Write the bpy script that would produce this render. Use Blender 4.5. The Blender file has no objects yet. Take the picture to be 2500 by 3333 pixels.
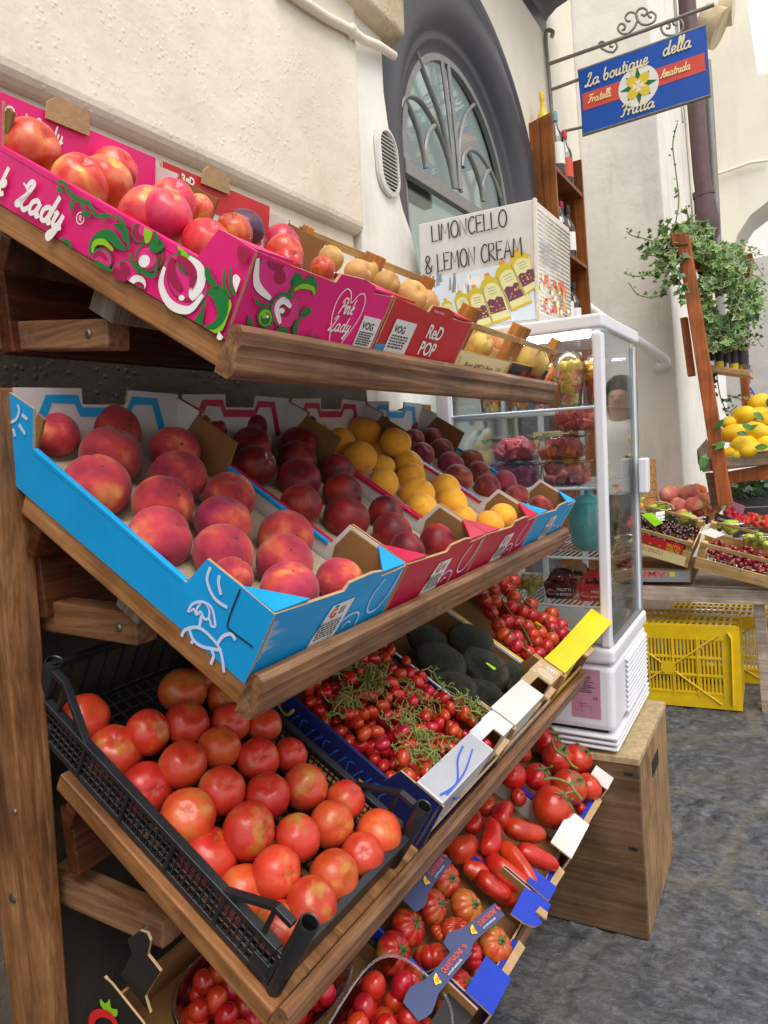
import bpy, bmesh, math, random
from math import sin, cos, pi, radians, exp, sqrt
from mathutils import Vector, Matrix, Euler
random.seed(11)
SC = bpy.context.scene
COL = SC.collection

# ------------------------------------------------------------------ camera
V = Vector
F_PX = 2317.9
_yaw, _pit, _rol = .5293, -.0799, -.0863
FW = V((-sin(_yaw)*cos(_pit), cos(_yaw)*cos(_pit), sin(_pit)))
_R = V((cos(_yaw), sin(_yaw), 0)); _U = _R.cross(FW)
RT = cos(_rol)*_R + sin(_rol)*_U
UP = -sin(_rol)*_R + cos(_rol)*_U
cam = bpy.data.objects.new('camera', bpy.data.cameras.new('camera')); COL.objects.link(cam)
cam.matrix_world = Matrix((RT, UP, -FW)).transposed().to_4x4()
cam.data.sensor_fit = 'HORIZONTAL'; cam.data.sensor_width = 36
cam.data.lens = F_PX/2500*36
cam.data.clip_start = .02; cam.data.clip_end = 500
SC.camera = cam

# ------------------------------------------------------------------ sky, sun, exposure
SUN_EL, SUN_AZ = 58, -35          # elevation; azimuth of the sun measured from +X towards +Y
w = bpy.data.worlds.new('World'); SC.world = w; w.use_nodes = True
nt = w.node_tree; nt.nodes.clear()
sky = nt.nodes.new('ShaderNodeTexSky'); sky.sky_type = 'NISHITA'; sky.sun_disc = False
sky.sun_elevation = radians(SUN_EL); sky.sun_rotation = radians(90-SUN_AZ)
sky.dust_density = 5; sky.air_density = 1.2; sky.ozone_density = .6
hs = nt.nodes.new('ShaderNodeHueSaturation'); hs.inputs['Saturation'].default_value = .28
bg = nt.nodes.new('ShaderNodeBackground'); bg.inputs[1].default_value = .15
wo = nt.nodes.new('ShaderNodeOutputWorld')
hz = nt.nodes.new('ShaderNodeMix'); hz.data_type = 'RGBA'; hz.inputs[0].default_value = .62; hz.inputs[7].default_value = (8.3, 8.15, 8.0, 1)   # thin white cloud
nt.links.new(sky.outputs[0], hs.inputs['Color']); nt.links.new(hs.outputs[0], hz.inputs[6]); nt.links.new(hz.outputs[2], bg.inputs[0]); nt.links.new(bg.outputs[0], wo.inputs[0])
sl = bpy.data.lights.new('sun', 'SUN'); sl.energy = 2.0; sl.angle = radians(40); sl.color = (1, .95, .88)
so = bpy.data.objects.new('sun', sl); COL.objects.link(so)
_d = V((cos(radians(SUN_EL))*cos(radians(SUN_AZ)), cos(radians(SUN_EL))*sin(radians(SUN_AZ)), sin(radians(SUN_EL))))
so.rotation_euler = _d.to_track_quat('Z', 'Y').to_euler()
SC.view_settings.view_transform = 'Standard'; SC.view_settings.look = 'None'
SC.view_settings.exposure = .14; SC.view_settings.gamma = 1
SC.cycles.max_bounces = 10; SC.cycles.transparent_max_bounces = 24

# ------------------------------------------------------------------ where a point of the survey lies
def ray(px, py): return FW + RT*((px-1250)/F_PX) - UP*((py-1666.5)/F_PX)
def Py(px, py, y): r = ray(px, py); return r*(y/r.y)
def Px(px, py, x): r = ray(px, py); return r*(x/r.x)
def Pz(px, py, z): r = ray(px, py); return r*(z/r.z)
def Pp(px, py, O, N): r = ray(px, py); return r*(O.dot(N)/r.dot(N))
def depth(p): return p.dot(FW)
def mpp(p): return depth(p)/F_PX          # metres per survey pixel at p

# ------------------------------------------------------------------ mesh builder
class MB:
    cnt=0
    def __init__(s): s.v=[]; s.f=[]; s.m=[]
    def add(s, vs, fs, mi=0):
        b=len(s.v); s.v += [V(v) for v in vs]
        for k,f in enumerate(fs):
            s.f.append([b+i for i in f]); s.m.append(mi if isinstance(mi,int) else mi[k])
    def box(s, lo, hi, mi=0, M=None):
        x0,y0,z0=lo; x1,y1,z1=hi
        vs=[V(p) for p in ((x0,y0,z0),(x1,y0,z0),(x1,y1,z0),(x0,y1,z0),(x0,y0,z1),(x1,y0,z1),(x1,y1,z1),(x0,y1,z1))]
        if M: vs=[M@v for v in vs]
        s.add(vs,[(0,3,2,1),(4,5,6,7),(0,1,5,4),(1,2,6,5),(2,3,7,6),(3,0,4,7)],mi)
    def prism(s, pts, fr, t, mi=(0,0,0)):
        """polygon in the frame fr=(o,ex,ey,ez), from z=0 (mi[0]) to z=t (mi[1]); rim mi[2]"""
        o,ex,ey,ez=[V(a) for a in fr]; n=len(pts)
        a=[o+ex*p[0]+ey*p[1] for p in pts]; b=[p+ez*t for p in a]
        s.add(a+b,[tuple(range(n)),tuple(range(2*n-1,n-1,-1))]+[(i,(i+1)%n,n+(i+1)%n,n+i) for i in range(n)],
              [mi[0],mi[1]]+[mi[2]]*n)
    def hexa(s, q0, q1, mi=0):
        n=len(q0); s.add(list(q0)+list(q1),[tuple(range(n)),tuple(range(2*n-1,n-1,-1))]+[(i,(i+1)%n,n+(i+1)%n,n+i) for i in range(n)],mi)
    def tube(s, path, r, n=8, mi=0, flat=1, closed=False):
        path=[V(p) for p in path]; k=len(path); rings=[]
        rr=r if isinstance(r,(list,tuple)) else [r]*k
        up=None
        for i,p in enumerate(path):
            if closed: t=(path[(i+1)%k]-path[i-1])
            else: t=path[min(i+1,k-1)]-path[max(i-1,0)]
            if t.length<1e-9: t=V((0,0,1))
            t.normalize()
            if up is None:
                up=V((0,0,1)) if abs(t.z)<.9 else V((1,0,0))
            a=t.cross(up)
            if a.length<1e-5: a=t.cross(V((.3,1,.2)))
            a.normalize(); b=a.cross(t); up=b
            rings.append([p+a*(cos(2*pi*j/n)*rr[i])+b*(sin(2*pi*j/n)*rr[i]*flat) for j in range(n)])
        vs=[v for g in rings for v in g]; fs=[]
        for i in range(k if closed else k-1):
            i2=(i+1)%k
            for j in range(n): fs.append((i*n+j,i*n+(j+1)%n,i2*n+(j+1)%n,i2*n+j))
        if not closed: fs+= [tuple(range(n-1,-1,-1)),tuple((k-1)*n+j for j in range(n))]
        s.add(vs,fs,mi)
    def lathe(s, prof, n=20, M=None, mi=0):
        vs=[];fs=[]
        for r,z in prof:
            for j in range(n): vs.append(V((r*cos(2*pi*j/n),r*sin(2*pi*j/n),z)))
        for i in range(len(prof)-1):
            for j in range(n): fs.append((i*n+j,i*n+(j+1)%n,(i+1)*n+(j+1)%n,(i+1)*n+j))
        fs+=[tuple(range(n-1,-1,-1)),tuple((len(prof)-1)*n+j for j in range(n))]
        if M: vs=[M@v for v in vs]
        s.add(vs,fs,mi)
    def sweep(s, frames, prof, mi=0, closed_prof=True):
        """profile points (a,b) placed in each frame (o,ea,eb)"""
        n=len(prof); vs=[V(o)+V(ea)*a+V(eb)*b for o,ea,eb in frames for a,b in prof]; fs=[]
        for i in range(len(frames)-1):
            for j in range(n if closed_prof else n-1):
                fs.append((i*n+j,i*n+(j+1)%n,(i+1)*n+(j+1)%n,(i+1)*n+j))
        if closed_prof: fs+=[tuple(range(n-1,-1,-1)),tuple((len(frames)-1)*n+j for j in range(n))]
        s.add(vs,fs,mi)
    def ribbon(s, pts, wd, fr, off, mi=0, closed=False):
        """flat strip of ink along 2-D points on the frame"""
        o,ex,ey,ez=fr; k=len(pts); L=[];Rr=[]
        for i in range(k):
            a=pts[(i-1)%k] if (closed or i>0) else pts[0]; b=pts[(i+1)%k] if (closed or i<k-1) else pts[-1]
            dx,dy=b[0]-a[0],b[1]-a[1]; l=math.hypot(dx,dy) or 1; nx,ny=-dy/l,dx/l
            h=(wd[i] if isinstance(wd,list) else wd)/2
            L.append((pts[i][0]+nx*h,pts[i][1]+ny*h)); Rr.append((pts[i][0]-nx*h,pts[i][1]-ny*h))
        MB.cnt=(MB.cnt+1)%14; ez=V(ez); b0=off+MB.cnt*7e-5
        vs=[V(o)+V(ex)*p[0]+V(ey)*p[1]+ez*(b0+5e-6*(i%k)) for i,p in enumerate(Rr+L)]
        fs=[(i,(i+1)%k,k+(i+1)%k,k+i) for i in range(k if closed else k-1)]
        s.add(vs,fs,mi)
    def flat(s, pts, fr, off, mi=0):
        o,ex,ey,ez=fr; s.add([V(o)+V(ex)*p[0]+V(ey)*p[1]+V(ez)*off for p in pts],[tuple(range(len(pts)))],mi)
    def build(s, name, mats, parent=None, M=None, smooth=False, bevel=0, recalc=True, seg=2, world=None):
        me=bpy.data.meshes.new(name); me.from_pydata([tuple(v) for v in s.v],[],s.f)
        mats=mats if isinstance(mats,(list,tuple)) else [mats]
        for m in mats: me.materials.append(m)
        me.polygons.foreach_set('material_index',s.m)
        if recalc:
            bm=bmesh.new(); bm.from_mesh(me); bmesh.ops.recalc_face_normals(bm,faces=bm.faces); bm.to_mesh(me); bm.free()
        if smooth is True: me.polygons.foreach_set('use_smooth',[True]*len(me.polygons))
        me.update()
        o=bpy.data.objects.new(name,me); COL.objects.link(o)
        if parent: o.parent=parent
        if M is not None: o.matrix_local=M
        if smooth and smooth is not True: me.set_sharp_from_angle(angle=radians(smooth)); me.polygons.foreach_set('use_smooth',[True]*len(me.polygons))
        if bevel:
            b=o.modifiers.new('edge','BEVEL'); b.width=bevel; b.segments=seg; b.limit_method='ANGLE'; b.angle_limit=radians(40)
        return o

def thing(name, label, cat, M=None, group=None, kind=None):
    o=bpy.data.objects.new(name,None); COL.objects.link(o); o.empty_display_size=.05
    if M is not None: o.matrix_world=M if isinstance(M,Matrix) else Matrix.Translation(M)
    return tag(o,label,cat,group,kind)
def tag(o, label=None, cat=None, group=None, kind=None):
    if label: o['label']=label
    if cat: o['category']=cat
    if group: o['group']=group
    if kind: o['kind']=kind
    return o
def frameM(o,ex,ey,ez):
    return Matrix((V(ex),V(ey),V(ez))).transposed().to_4x4() if o is None else Matrix.Translation(V(o))@Matrix((V(ex),V(ey),V(ez))).transposed().to_4x4()
def spline(pts, k=6, closed=False):
    out=[]; n=len(pts)
    for i in range(n if closed else n-1):
        g=lambda j: pts[j%n] if closed else pts[max(0,min(n-1,j))]
        p0,p1,p2,p3=g(i-1),g(i),g(i+1),g(i+2)
        for s_ in range(k):
            t=s_/k
            out.append(tuple(.5*((2*b)+(c-a)*t+(2*a-5*b+4*c-d)*t*t+(-a+3*b-3*c+d)*t**3) for a,b,c,d in zip(p0,p1,p2,p3)))
    if not closed: out.append(tuple(pts[-1]))
    return out
def ell(cx,cy,rx,ry=None,n=28,a0=0,a1=2*pi,rot=0):
    ry=ry or rx; full=abs(a1-a0-2*pi)<1e-6; out=[]
    for i in range(n if full else n+1):
        a=a0+(a1-a0)*i/n; x,y=rx*cos(a),ry*sin(a); out.append((cx+x*cos(rot)-y*sin(rot),cy+x*sin(rot)+y*cos(rot)))
    return out

# ------------------------------------------------------------------ lettering
_tc={}
def text2d(body, size=1, shear=0, bold=0):
    """type set in the built-in font -> (verts2d, faces), starting at x=0 on the baseline"""
    k=(body,shear,bold)
    if k not in _tc:
        c=bpy.data.curves.new('type','FONT'); c.body=body; c.size=1; c.shear=shear; c.offset=bold; c.resolution_u=3
        o=bpy.data.objects.new('type',c); COL.objects.link(o)
        me=bpy.data.meshes.new_from_object(o)
        _tc[k]=([(v.co.x,v.co.y) for v in me.vertices],[tuple(p.vertices) for p in me.polygons])
        bpy.data.objects.remove(o); bpy.data.meshes.remove(me); bpy.data.curves.remove(c)
    vs,fs=_tc[k]; return [(x*size,y*size) for x,y in vs],fs
def put_text(mb, body, fr, at, size, off, mi=0, rot=0, width=None, shear=0, bold=0, center=False, mirror=False):
    vs,fs=text2d(body,size,shear,bold)
    if not vs: return
    x0=min(v[0] for v in vs); x1=max(v[0] for v in vs)
    sx=(width/(x1-x0)) if width else 1
    c=(x0+x1)/2*sx if center else x0*sx
    o,ex,ey,ez=fr; P=[]
    for x,y in vs:
        x=x*sx-c
        if mirror: x=-x
        X=at[0]+x*cos(rot)-y*sin(rot); Y=at[1]+x*sin(rot)+y*cos(rot)
        P.append(V(o)+V(ex)*X+V(ey)*Y+V(ez)*off)
    mb.add(P,fs,mi)
SCRIPT={
'a':([[(.85,.75),(.55,1),(.15,.75),(.1,.3),(.35,0),(.7,.25),(.88,.95)],[(.88,.95),(.82,.3),(.95,0),(1.15,.2)]],1.12),
'b':([[(.28,2),(.14,1.2),(.1,.4),(.4,0),(.75,.3),(.7,.85),(.4,.95),(.15,.6)]],.95),
'd':([[(.85,.75),(.55,1),(.15,.75),(.1,.3),(.35,0),(.7,.25),(1.0,2)],[(.93,1.4),(.84,.3),(.95,0),(1.15,.2)]],1.12),
'e':([[(.08,.42),(.5,.5),(.65,.8),(.4,1),(.12,.7),(.15,.2),(.45,0),(.85,.28)]],.82),
'i':([[(.0,.6),(.2,1),(.15,.3),(.3,0),(.5,.2)],[(.27,1.42),(.33,1.52)]],.5),
'k':([[(.3,2),(.1,0)],[(.14,.5),(.5,1),(.58,.75),(.2,.5),(.5,.05),(.78,.2)]],.8),
'l':([[(.0,.4),(.38,1.5),(.38,2),(.2,1.9),(.12,.4),(.28,0),(.5,.2)]],.46),
'm':([[(0,.8),(.13,1),(.1,0)],[(.1,.5),(.38,1),(.52,.8),(.48,0)],[(.48,.5),(.78,1),(.95,.8),(.88,.25),(1.0,0),(1.2,.2)]],1.18),
'n':([[(0,.8),(.13,1),(.1,0)],[(.1,.5),(.4,1),(.6,.8),(.55,.25),(.68,0),(.88,.2)]],.86),
'o':([[(.45,1),(.12,.7),(.15,.15),(.5,0),(.78,.4),(.65,.9),(.42,.98)]],.88),
'q':([[(.85,.75),(.55,1),(.15,.75),(.1,.3),(.35,0),(.7,.25),(.88,.95)],[(.88,.95),(.72,-.9),(.9,-.5),(1.15,.2)]],1.12),
'r':([[(0,.75),(.16,1.05),(.12,0)],[(.12,.55),(.35,.98),(.6,.92)]],.6),
't':([[(.32,1.7),(.18,.3),(.32,0),(.55,.2)],[(0,1.08),(.58,1.15)]],.52),
'u':([[(0,.7),(.16,1),(.1,.3),(.3,0),(.6,.3),(.72,1)],[(.72,1),(.66,.25),(.78,0),(1,.2)]],.96),
'y':([[(0,.7),(.16,1),(.1,.3),(.3,0),(.6,.3),(.72,1)],[(.72,1),(.62,-.3),(.35,-.95),(.1,-.75),(.4,-.3),(.95,.2)]],.92),
'L':([[(.35,1.45),(.55,1.95),(.9,1.9),(.75,1.3),(.5,.6),(.3,.1),(.02,.05),(.12,.28),(.5,.15),(.9,-.05),(1.25,.3)]],1.15),
'F':([[(.1,1.65),(.45,1.95),(.9,1.85),(1.35,2.05)],[(.85,1.9),(.62,.8),(.4,.1),(.08,.12)],[(.38,1),(.95,1.1)]],1.0),
'A':([[(0,.3),(.2,0),(.55,.7),(1.02,1.95),(.98,.8),(1.05,0),(1.3,.2)],[(.3,.75),(1.15,.85)]],1.25),
'P':([[(.55,1.6),(.4,.6),(.22,-.1)],[(.05,1.3),(.35,1.95),(1,1.9),(1.12,1.3),(.65,.9),(.38,1)]],1.05),
' ':([],.5)}
def script(mb, body, fr, at, h, wd, off, mi=0, rot=0, shear=.3, sx=1, arc=0):
    """brush lettering; h = x-height, wd = stroke width"""
    x=0; tot=sum(SCRIPT[c][1] for c in body)*h*sx
    for c in body:
        st,ad=SCRIPT[c]
        for s_ in st:
            P=spline(s_,5) if len(s_)>2 else s_
            Q=[]
            for a,b in P:
                X=x+(a+b*shear)*h*sx; Y=b*h
                if arc: Y+= arc*(1-((X/tot)*2-1)**2)
                Q.append((at[0]+X*cos(rot)-Y*sin(rot),at[1]+X*sin(rot)+Y*cos(rot)))
            mb.ribbon(Q,wd,fr,off,mi)
        x+=ad*h*sx*1.1
    return x
HAND={'L':([[(0,1),(.02,0),(.36,.03)]],.44),'I':([[(.03,1),(.05,0)]],.16),'M':([[(0,0),(.06,1),(.27,.35),(.48,1),(.52,0)]],.62),
'O':([ell(.24,.5,.23,.5,16)+[(.47,.5)]],.56),'N':([[(0,0),(.03,1),(.38,.02),(.41,1)]],.52),'C':([[(.4,.88),(.25,1),(.06,.75),(.04,.3),(.2,0),(.42,.12)]],.5),
'E':([[(.38,.98),(0,1),(.02,0),(.38,.03)],[(.01,.52),(.3,.54)]],.46),'R':([[(.02,0),(0,1),(.3,.95),(.34,.68),(.02,.48),(.4,0)]],.5),
'A':([[(0,0),(.22,1),(.46,0)],[(.09,.38),(.38,.38)]],.56),'&':([[(.46,.05),(.1,.72),(.2,1),(.36,.8),(.08,.35),(.12,.02),(.35,.05),(.5,.42)]],.58),
'F':([[(.38,.98),(0,1),(.02,0)],[(.01,.52),(.3,.54)]],.44),'U':([[(0,1),(.03,.2),(.2,0),(.36,.2),(.4,1)]],.5),'T':([[(0,1),(.42,1)],[(.21,1),(.22,0)]],.48),
'S':([[(.38,.88),(.2,1),(.03,.8),(.2,.52),(.38,.25),(.2,0),(0,.12)]],.46),' ':([],.3)}
def hand(mb, body, fr, at, h, wd, off, mi=0, rot=0, sx=1):
    x=0
    for c in body:
        st,ad=HAND[c]
        for s_ in st:
            P=spline(s_,5) if c in 'CSU&' else s_
            Q=[(at[0]+(x+a*h*sx)*cos(rot)-b*h*sin(rot),at[1]+(x+a*h*sx)*sin(rot)+b*h*cos(rot)) for a,b in P]
            mb.ribbon(Q,wd,fr,off,mi)
        x+=ad*h*sx
    return x
# ------------------------------------------------------------------ materials
def lin(c):
    if isinstance(c,str): c=[int(c[i:i+2],16)/255 for i in (1,3,5)]
    return tuple((x/12.92 if x<=.04045 else ((x+.055)/1.055)**2.4) for x in c)+(1,)
def srgb(r,g,b): return lin((r/255,g/255,b/255))
class NT:
    """small wrapper round a node tree"""
    def __init__(s,name):
        s.m=bpy.data.materials.new(name); s.m.use_nodes=True; s.t=s.m.node_tree; s.b=s.t.nodes['Principled BSDF']; s.out=s.t.nodes['Material Output']
    def n(s,ty,**k):
        a=s.t.nodes.new(ty)
        for q,v in k.items(): setattr(a,q,v)
        return a
    def l(s,a,b): s.t.links.new(a,b)
    def coord(s,scale=(1,1,1),rnd=0,loc=(0,0,0)):
        c=s.n('ShaderNodeTexCoord'); mp=s.n('ShaderNodeMapping'); mp.inputs['Scale'].default_value=scale; mp.inputs['Location'].default_value=loc
        if rnd:
            oi=s.n('ShaderNodeObjectInfo'); vm=s.n('ShaderNodeVectorMath',operation='SCALE'); vm.inputs[0].default_value=(37,91,53)
            s.l(oi.outputs['Random'],vm.inputs['Scale']); ad=s.n('ShaderNodeVectorMath',operation='ADD')
            s.l(c.outputs['Object'],ad.inputs[0]); s.l(vm.outputs[0],ad.inputs[1]); s.l(ad.outputs[0],mp.inputs[0])
        else: s.l(c.outputs['Object'],mp.inputs[0])
        return mp.outputs[0]
    def noise(s,co,scale=5,detail=4,rough=.5,dist=0):
        a=s.n('ShaderNodeTexNoise'); a.inputs['Scale'].default_value=scale; a.inputs['Detail'].default_value=detail; a.inputs['Roughness'].default_value=rough; a.inputs['Distortion'].default_value=dist
        s.l(co,a.inputs['Vector']); return a.outputs['Fac']
    def voro(s,co,scale=5,feature='F1',rnd=1):
        a=s.n('ShaderNodeTexVoronoi',feature=feature); a.inputs['Scale'].default_value=scale; a.inputs['Randomness'].default_value=rnd; s.l(co,a.inputs['Vector']); return a.outputs['Distance']
    def ramp(s,f,stops,interp='LINEAR'):
        r=s.n('ShaderNodeValToRGB'); r.color_ramp.interpolation=interp; e=r.color_ramp.elements
        while len(e)<len(stops): e.new(.5)
        for x,(p,c) in zip(e,stops):
            x.position=p; x.color=lin(c) if isinstance(c,str) else (c if isinstance(c,tuple) else (c,c,c,1))
        s.l(f,r.inputs[0]); return r.outputs[0]
    def mix(s,f,a,b,mode='MIX'):
        x=s.n('ShaderNodeMix',data_type='RGBA',blend_type=mode)
        for i,v in ((0,f),(6,a),(7,b)):
            if hasattr(v,'is_linked'): s.l(v,x.inputs[i])
            else: x.inputs[i].default_value=(lin(v) if isinstance(v,str) else v)
        return x.outputs[2]
    def math(s,op,a,b=0,clamp=False):
        x=s.n('ShaderNodeMath',operation=op,use_clamp=clamp)
        for i,v in ((0,a),(1,b)):
            if hasattr(v,'is_linked'): s.l(v,x.inputs[i])
            else: x.inputs[i].default_value=v
        return x.outputs[0]
    def col(s,c):
        if hasattr(c,'is_linked'): s.l(c,s.b.inputs['Base Color'])
        else: s.b.inputs['Base Color'].default_value=lin(c) if isinstance(c,str) else c
    def rough(s,r):
        if hasattr(r,'is_linked'): s.l(r,s.b.inputs['Roughness'])
        else: s.b.inputs['Roughness'].default_value=r
    def bump(s,h,strength=.3,dist=.01):
        b=s.n('ShaderNodeBump'); b.inputs['Strength'].default_value=strength; b.inputs['Distance'].default_value=dist
        s.l(h,b.inputs['Height'])
        if s.b.inputs['Normal'].is_linked: s.l(s.b.inputs['Normal'].links[0].from_socket,b.inputs['Normal'])
        s.l(b.outputs[0],s.b.inputs['Normal'])
    def set(s,**k):
        for q,v in k.items(): s.b.inputs[q.replace('_',' ')].default_value=v
        return s

def plain(name,c,rough=.5,var=.12,scale=9,bump=0,bscale=60,metal=0,coat=0):
    t=NT(name); co=t.coord(); f=t.noise(co,scale,5,.6)
    c4=lin(c) if isinstance(c,str) else c
    dk=tuple(x*(1-var) for x in c4[:3])+(1,); lt=tuple(min(1,x*(1+var)) for x in c4[:3])+(1,)
    t.col(t.ramp(f,[(.3,dk),(.7,lt)])); t.rough(t.math('MULTIPLY_ADD',f,.25) if False else rough)
    t.set(Metallic=metal,Coat_Weight=coat)
    if bump: t.bump(t.noise(co,bscale,3),bump,.003)
    return t.m
def wood(name,dark,mid,light,axis=0,scale=1,rough=.42,wear=0,bump=.25,rnd=1):
    t=NT(name); sc=[14*scale]*3; sc[axis]=.9*scale
    co=t.coord(tuple(sc),rnd=rnd); f=t.noise(co,2.2,8,.62,1.6)
    sc2=[70*scale]*3; sc2[axis]=2.2*scale; co2=t.coord(tuple(sc2),rnd=rnd); g=t.noise(co2,3,6,.7,.6)
    c=t.ramp(f,[(.3,dark),(.5,mid),(.72,light)])
    c=t.mix(.55,c,t.ramp(g,[(.32,(.25,.22,.2,1)),(.62,(1,1,1,1))]),'MULTIPLY')
    k=t.noise(t.coord((1,1,1),rnd=rnd),7,5,.6)
    c=t.mix(1,c,t.ramp(k,[(.33,(.62,.58,.55,1)),(.6,(1.12,1.1,1.08,1))]),'MULTIPLY')
    sg=[34*scale]*3; sg[axis]=.7*scale; gv=t.ramp(t.noise(t.coord(tuple(sg),rnd=rnd),2.4,6,.7,.8),[(.5,0.),(.72,1.)]); c=t.mix(t.math('MULTIPLY',gv,.26 if wear else .12),c,'#a58f78')
    if wear:
        wv=t.ramp(t.noise(t.coord((1,1,1),rnd=rnd),13,7,.7),[(.66-wear*.08,(0,0,0,1)),(.78,(.55,.55,.55,1))])
        c=t.mix(wv,c,'#a08c78')
    t.col(c); t.rough(t.ramp(g,[(.3,rough+.18),(.7,rough-.06)])); t.set(Specular_IOR_Level=.35)
    t.bump(g,bump,.0015)
    return t.m
def plaster(name,c,c2,bump=.5,pim=.5,stain=None):
    t=NT(name); co=t.coord(); f=t.noise(co,2.2,6,.6)
    cc=t.ramp(f,[(.32,c2),(.62,c)])
    if stain:
        s_=t.ramp(t.noise(t.coord((3,3,.7)),1.7,7,.65),[(.52,(0,0,0,1)),(.75,(1,1,1,1))]); cc=t.mix(t.math('MULTIPLY',s_,.55),cc,stain)
    t.col(cc); t.rough(.85); t.set(Specular_IOR_Level=.15)
    t.bump(t.noise(co,5,6,.55),bump,.03)
    if pim:
        pv=t.ramp(t.voro(co,70),[(0,1.),(.34,0.)]); pm=t.ramp(t.noise(co,12,4),[(.42,0.),(.6,1.)])
        t.bump(t.math('MULTIPLY',pv,pm),pim,.006)
    return t.m
def shoulders(m,c1,amt,scar='#7a6a3c'):
    """paler ripening shoulders round the stem end, different on every fruit, and a small dry scar"""
    t=NT.__new__(NT); t.m=m; t.t=m.node_tree; t.b=t.t.nodes['Principled BSDF']; t.out=t.t.nodes['Material Output']
    src=t.b.inputs['Base Color'].links[0].from_socket; c=t.n('ShaderNodeTexCoord'); x=t.n('ShaderNodeSeparateXYZ'); t.l(c.outputs['Object'],x.inputs[0]); oi=t.n('ShaderNodeObjectInfo')
    ns=t.noise(t.coord((1,1,1),rnd=1),1.6,3,.6); r=t.math('FRACT',t.math('MULTIPLY',oi.outputs['Random'],29.7))
    f=t.math('ADD',t.math('ADD',t.math('MULTIPLY',x.outputs[2],.32),ns),t.math('MULTIPLY',r,.34)); f=t.ramp(t.math('MULTIPLY',f,.6),[(.6,0.),(.8,1.)])
    col=t.mix(t.math('MULTIPLY',f,amt),src,c1)
    rx=t.math('SQRT',t.math('ADD',t.math('MULTIPLY',x.outputs[0],x.outputs[0]),t.math('MULTIPLY',x.outputs[1],x.outputs[1])))
    rr=t.math('ADD',rx,t.math('MULTIPLY',t.math('SUBTRACT',t.noise(t.coord((1,1,1),rnd=1),9,2),.5),.22))
    sc=t.math('MULTIPLY',t.ramp(rr,[(.035,1.),(.075,0.)]),t.math('GREATER_THAN',x.outputs[2],.2)); col=t.mix(sc,col,scar)
    t.l(col,t.b.inputs['Base Color'])
def fruitmat(name,stops,scale=1.1,rough=.32,speck=None,sheen=0,detail=3,dist=.6,lobes=None,coat=0,hue=.02,val=.25,bump=0,bscale=30,stretch=(1,1,1),spec=.4,bottom=None):
    """skin of a fruit: colour patches through the flesh (object space, unit radius), different on every fruit"""
    t=NT(name); co=t.coord(stretch,rnd=1); f=t.noise(co,scale,detail,.5,dist)
    c=t.ramp(f,stops)
    if speck:
        sc,cl,lo,hi,amt=speck; sf=t.ramp(t.noise(t.coord((1,1,1),rnd=1),sc,5,.75),[(lo,0.),(hi,1.)]); c=t.mix(t.math('MULTIPLY',sf,amt),c,cl)
    oi=t.n('ShaderNodeObjectInfo'); h=t.n('ShaderNodeHueSaturation')
    t.l(t.math('MULTIPLY_ADD',oi.outputs['Random'],hue*2) if False else t.math('ADD',t.math('MULTIPLY',oi.outputs['Random'],hue*2),.5-hue),h.inputs['Hue'])
    r2=t.math('FRACT',t.math('MULTIPLY',oi.outputs['Random'],17.3)); t.l(t.math('ADD',t.math('MULTIPLY',r2,val),1-val*.6),h.inputs['Value'])
    t.l(c,h.inputs['Color']); t.col(h.outputs[0])
    t.rough(t.ramp(t.noise(co,7,4),[(.3,rough-.05),(.7,rough+.1)])); t.set(Specular_IOR_Level=spec,Coat_Weight=coat,Coat_Roughness=.12,Sheen_Weight=sheen,Sheen_Roughness=.5)
    if bump: t.bump(t.noise(t.coord((1,1,1),rnd=1),bscale,4,.6),bump,.05)
    return t.m
def glassm(name,tint=(1,1,1,1),rough=.02,refl=1.0,ior=1.5,bump=0,bscale=20,haze=0):
    t=NT(name); tr=t.n('ShaderNodeBsdfTransparent'); tr.inputs[0].default_value=tint; gl=t.n('ShaderNodeBsdfGlossy'); gl.inputs['Roughness'].default_value=rough
    fr=t.n('ShaderNodeFresnel'); fr.inputs[0].default_value=ior; mx=t.n('ShaderNodeMixShader')
    fm=t.math('ADD',t.math('MULTIPLY',fr.outputs[0],refl),haze,True); t.l(fm,mx.inputs[0]); t.l(tr.outputs[0],mx.inputs[1]); t.l(gl.outputs[0],mx.inputs[2]); t.l(mx.outputs[0],t.out.inputs[0])
    if bump:
        b=t.n('ShaderNodeBump'); b.inputs['Strength'].default_value=bump; b.inputs['Distance'].default_value=.01; t.l(t.noise(t.coord(),bscale,3),b.inputs['Height']); t.l(b.outputs[0],gl.inputs['Normal'])
    return t.m
def card(name,c,rough=.42,wear='#c9b497',spec=.35,amt=.5):
    """printed corrugated board: faint flutes, rubbed spots"""
    t=NT(name); co=t.coord(); f=t.noise(co,7,5,.6); c4=lin(c) if isinstance(c,str) else c
    a=t.ramp(f,[(.3,tuple(x*.86 for x in c4[:3])+(1,)),(.7,tuple(min(1,x*1.1) for x in c4[:3])+(1,))])
    wv=t.ramp(t.noise(t.coord((1,3,6)),26,7,.8),[(.66,0.),(.74,1.)]); a=t.mix(t.math('MULTIPLY',wv,amt),a,wear)
    t.col(a); t.rough(rough); t.set(Specular_IOR_Level=spec)
    wt=t.n('ShaderNodeTexWave'); wt.inputs['Scale'].default_value=55; wt.inputs['Distortion'].default_value=.4; t.l(co,wt.inputs[0]); t.bump(wt.outputs['Fac'],.06,.001)
    t.bump(t.noise(co,6,3),.25,.012)
    return t.m
M={}
M['wood_u']=wood('varnished_wood_long','#573822','#8a6142','#b08a66',0,1,.4,.35)
M['wood_v']=wood('varnished_wood_side','#70482a','#a87444','#c8986a',1,1,.45,.25)
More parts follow.
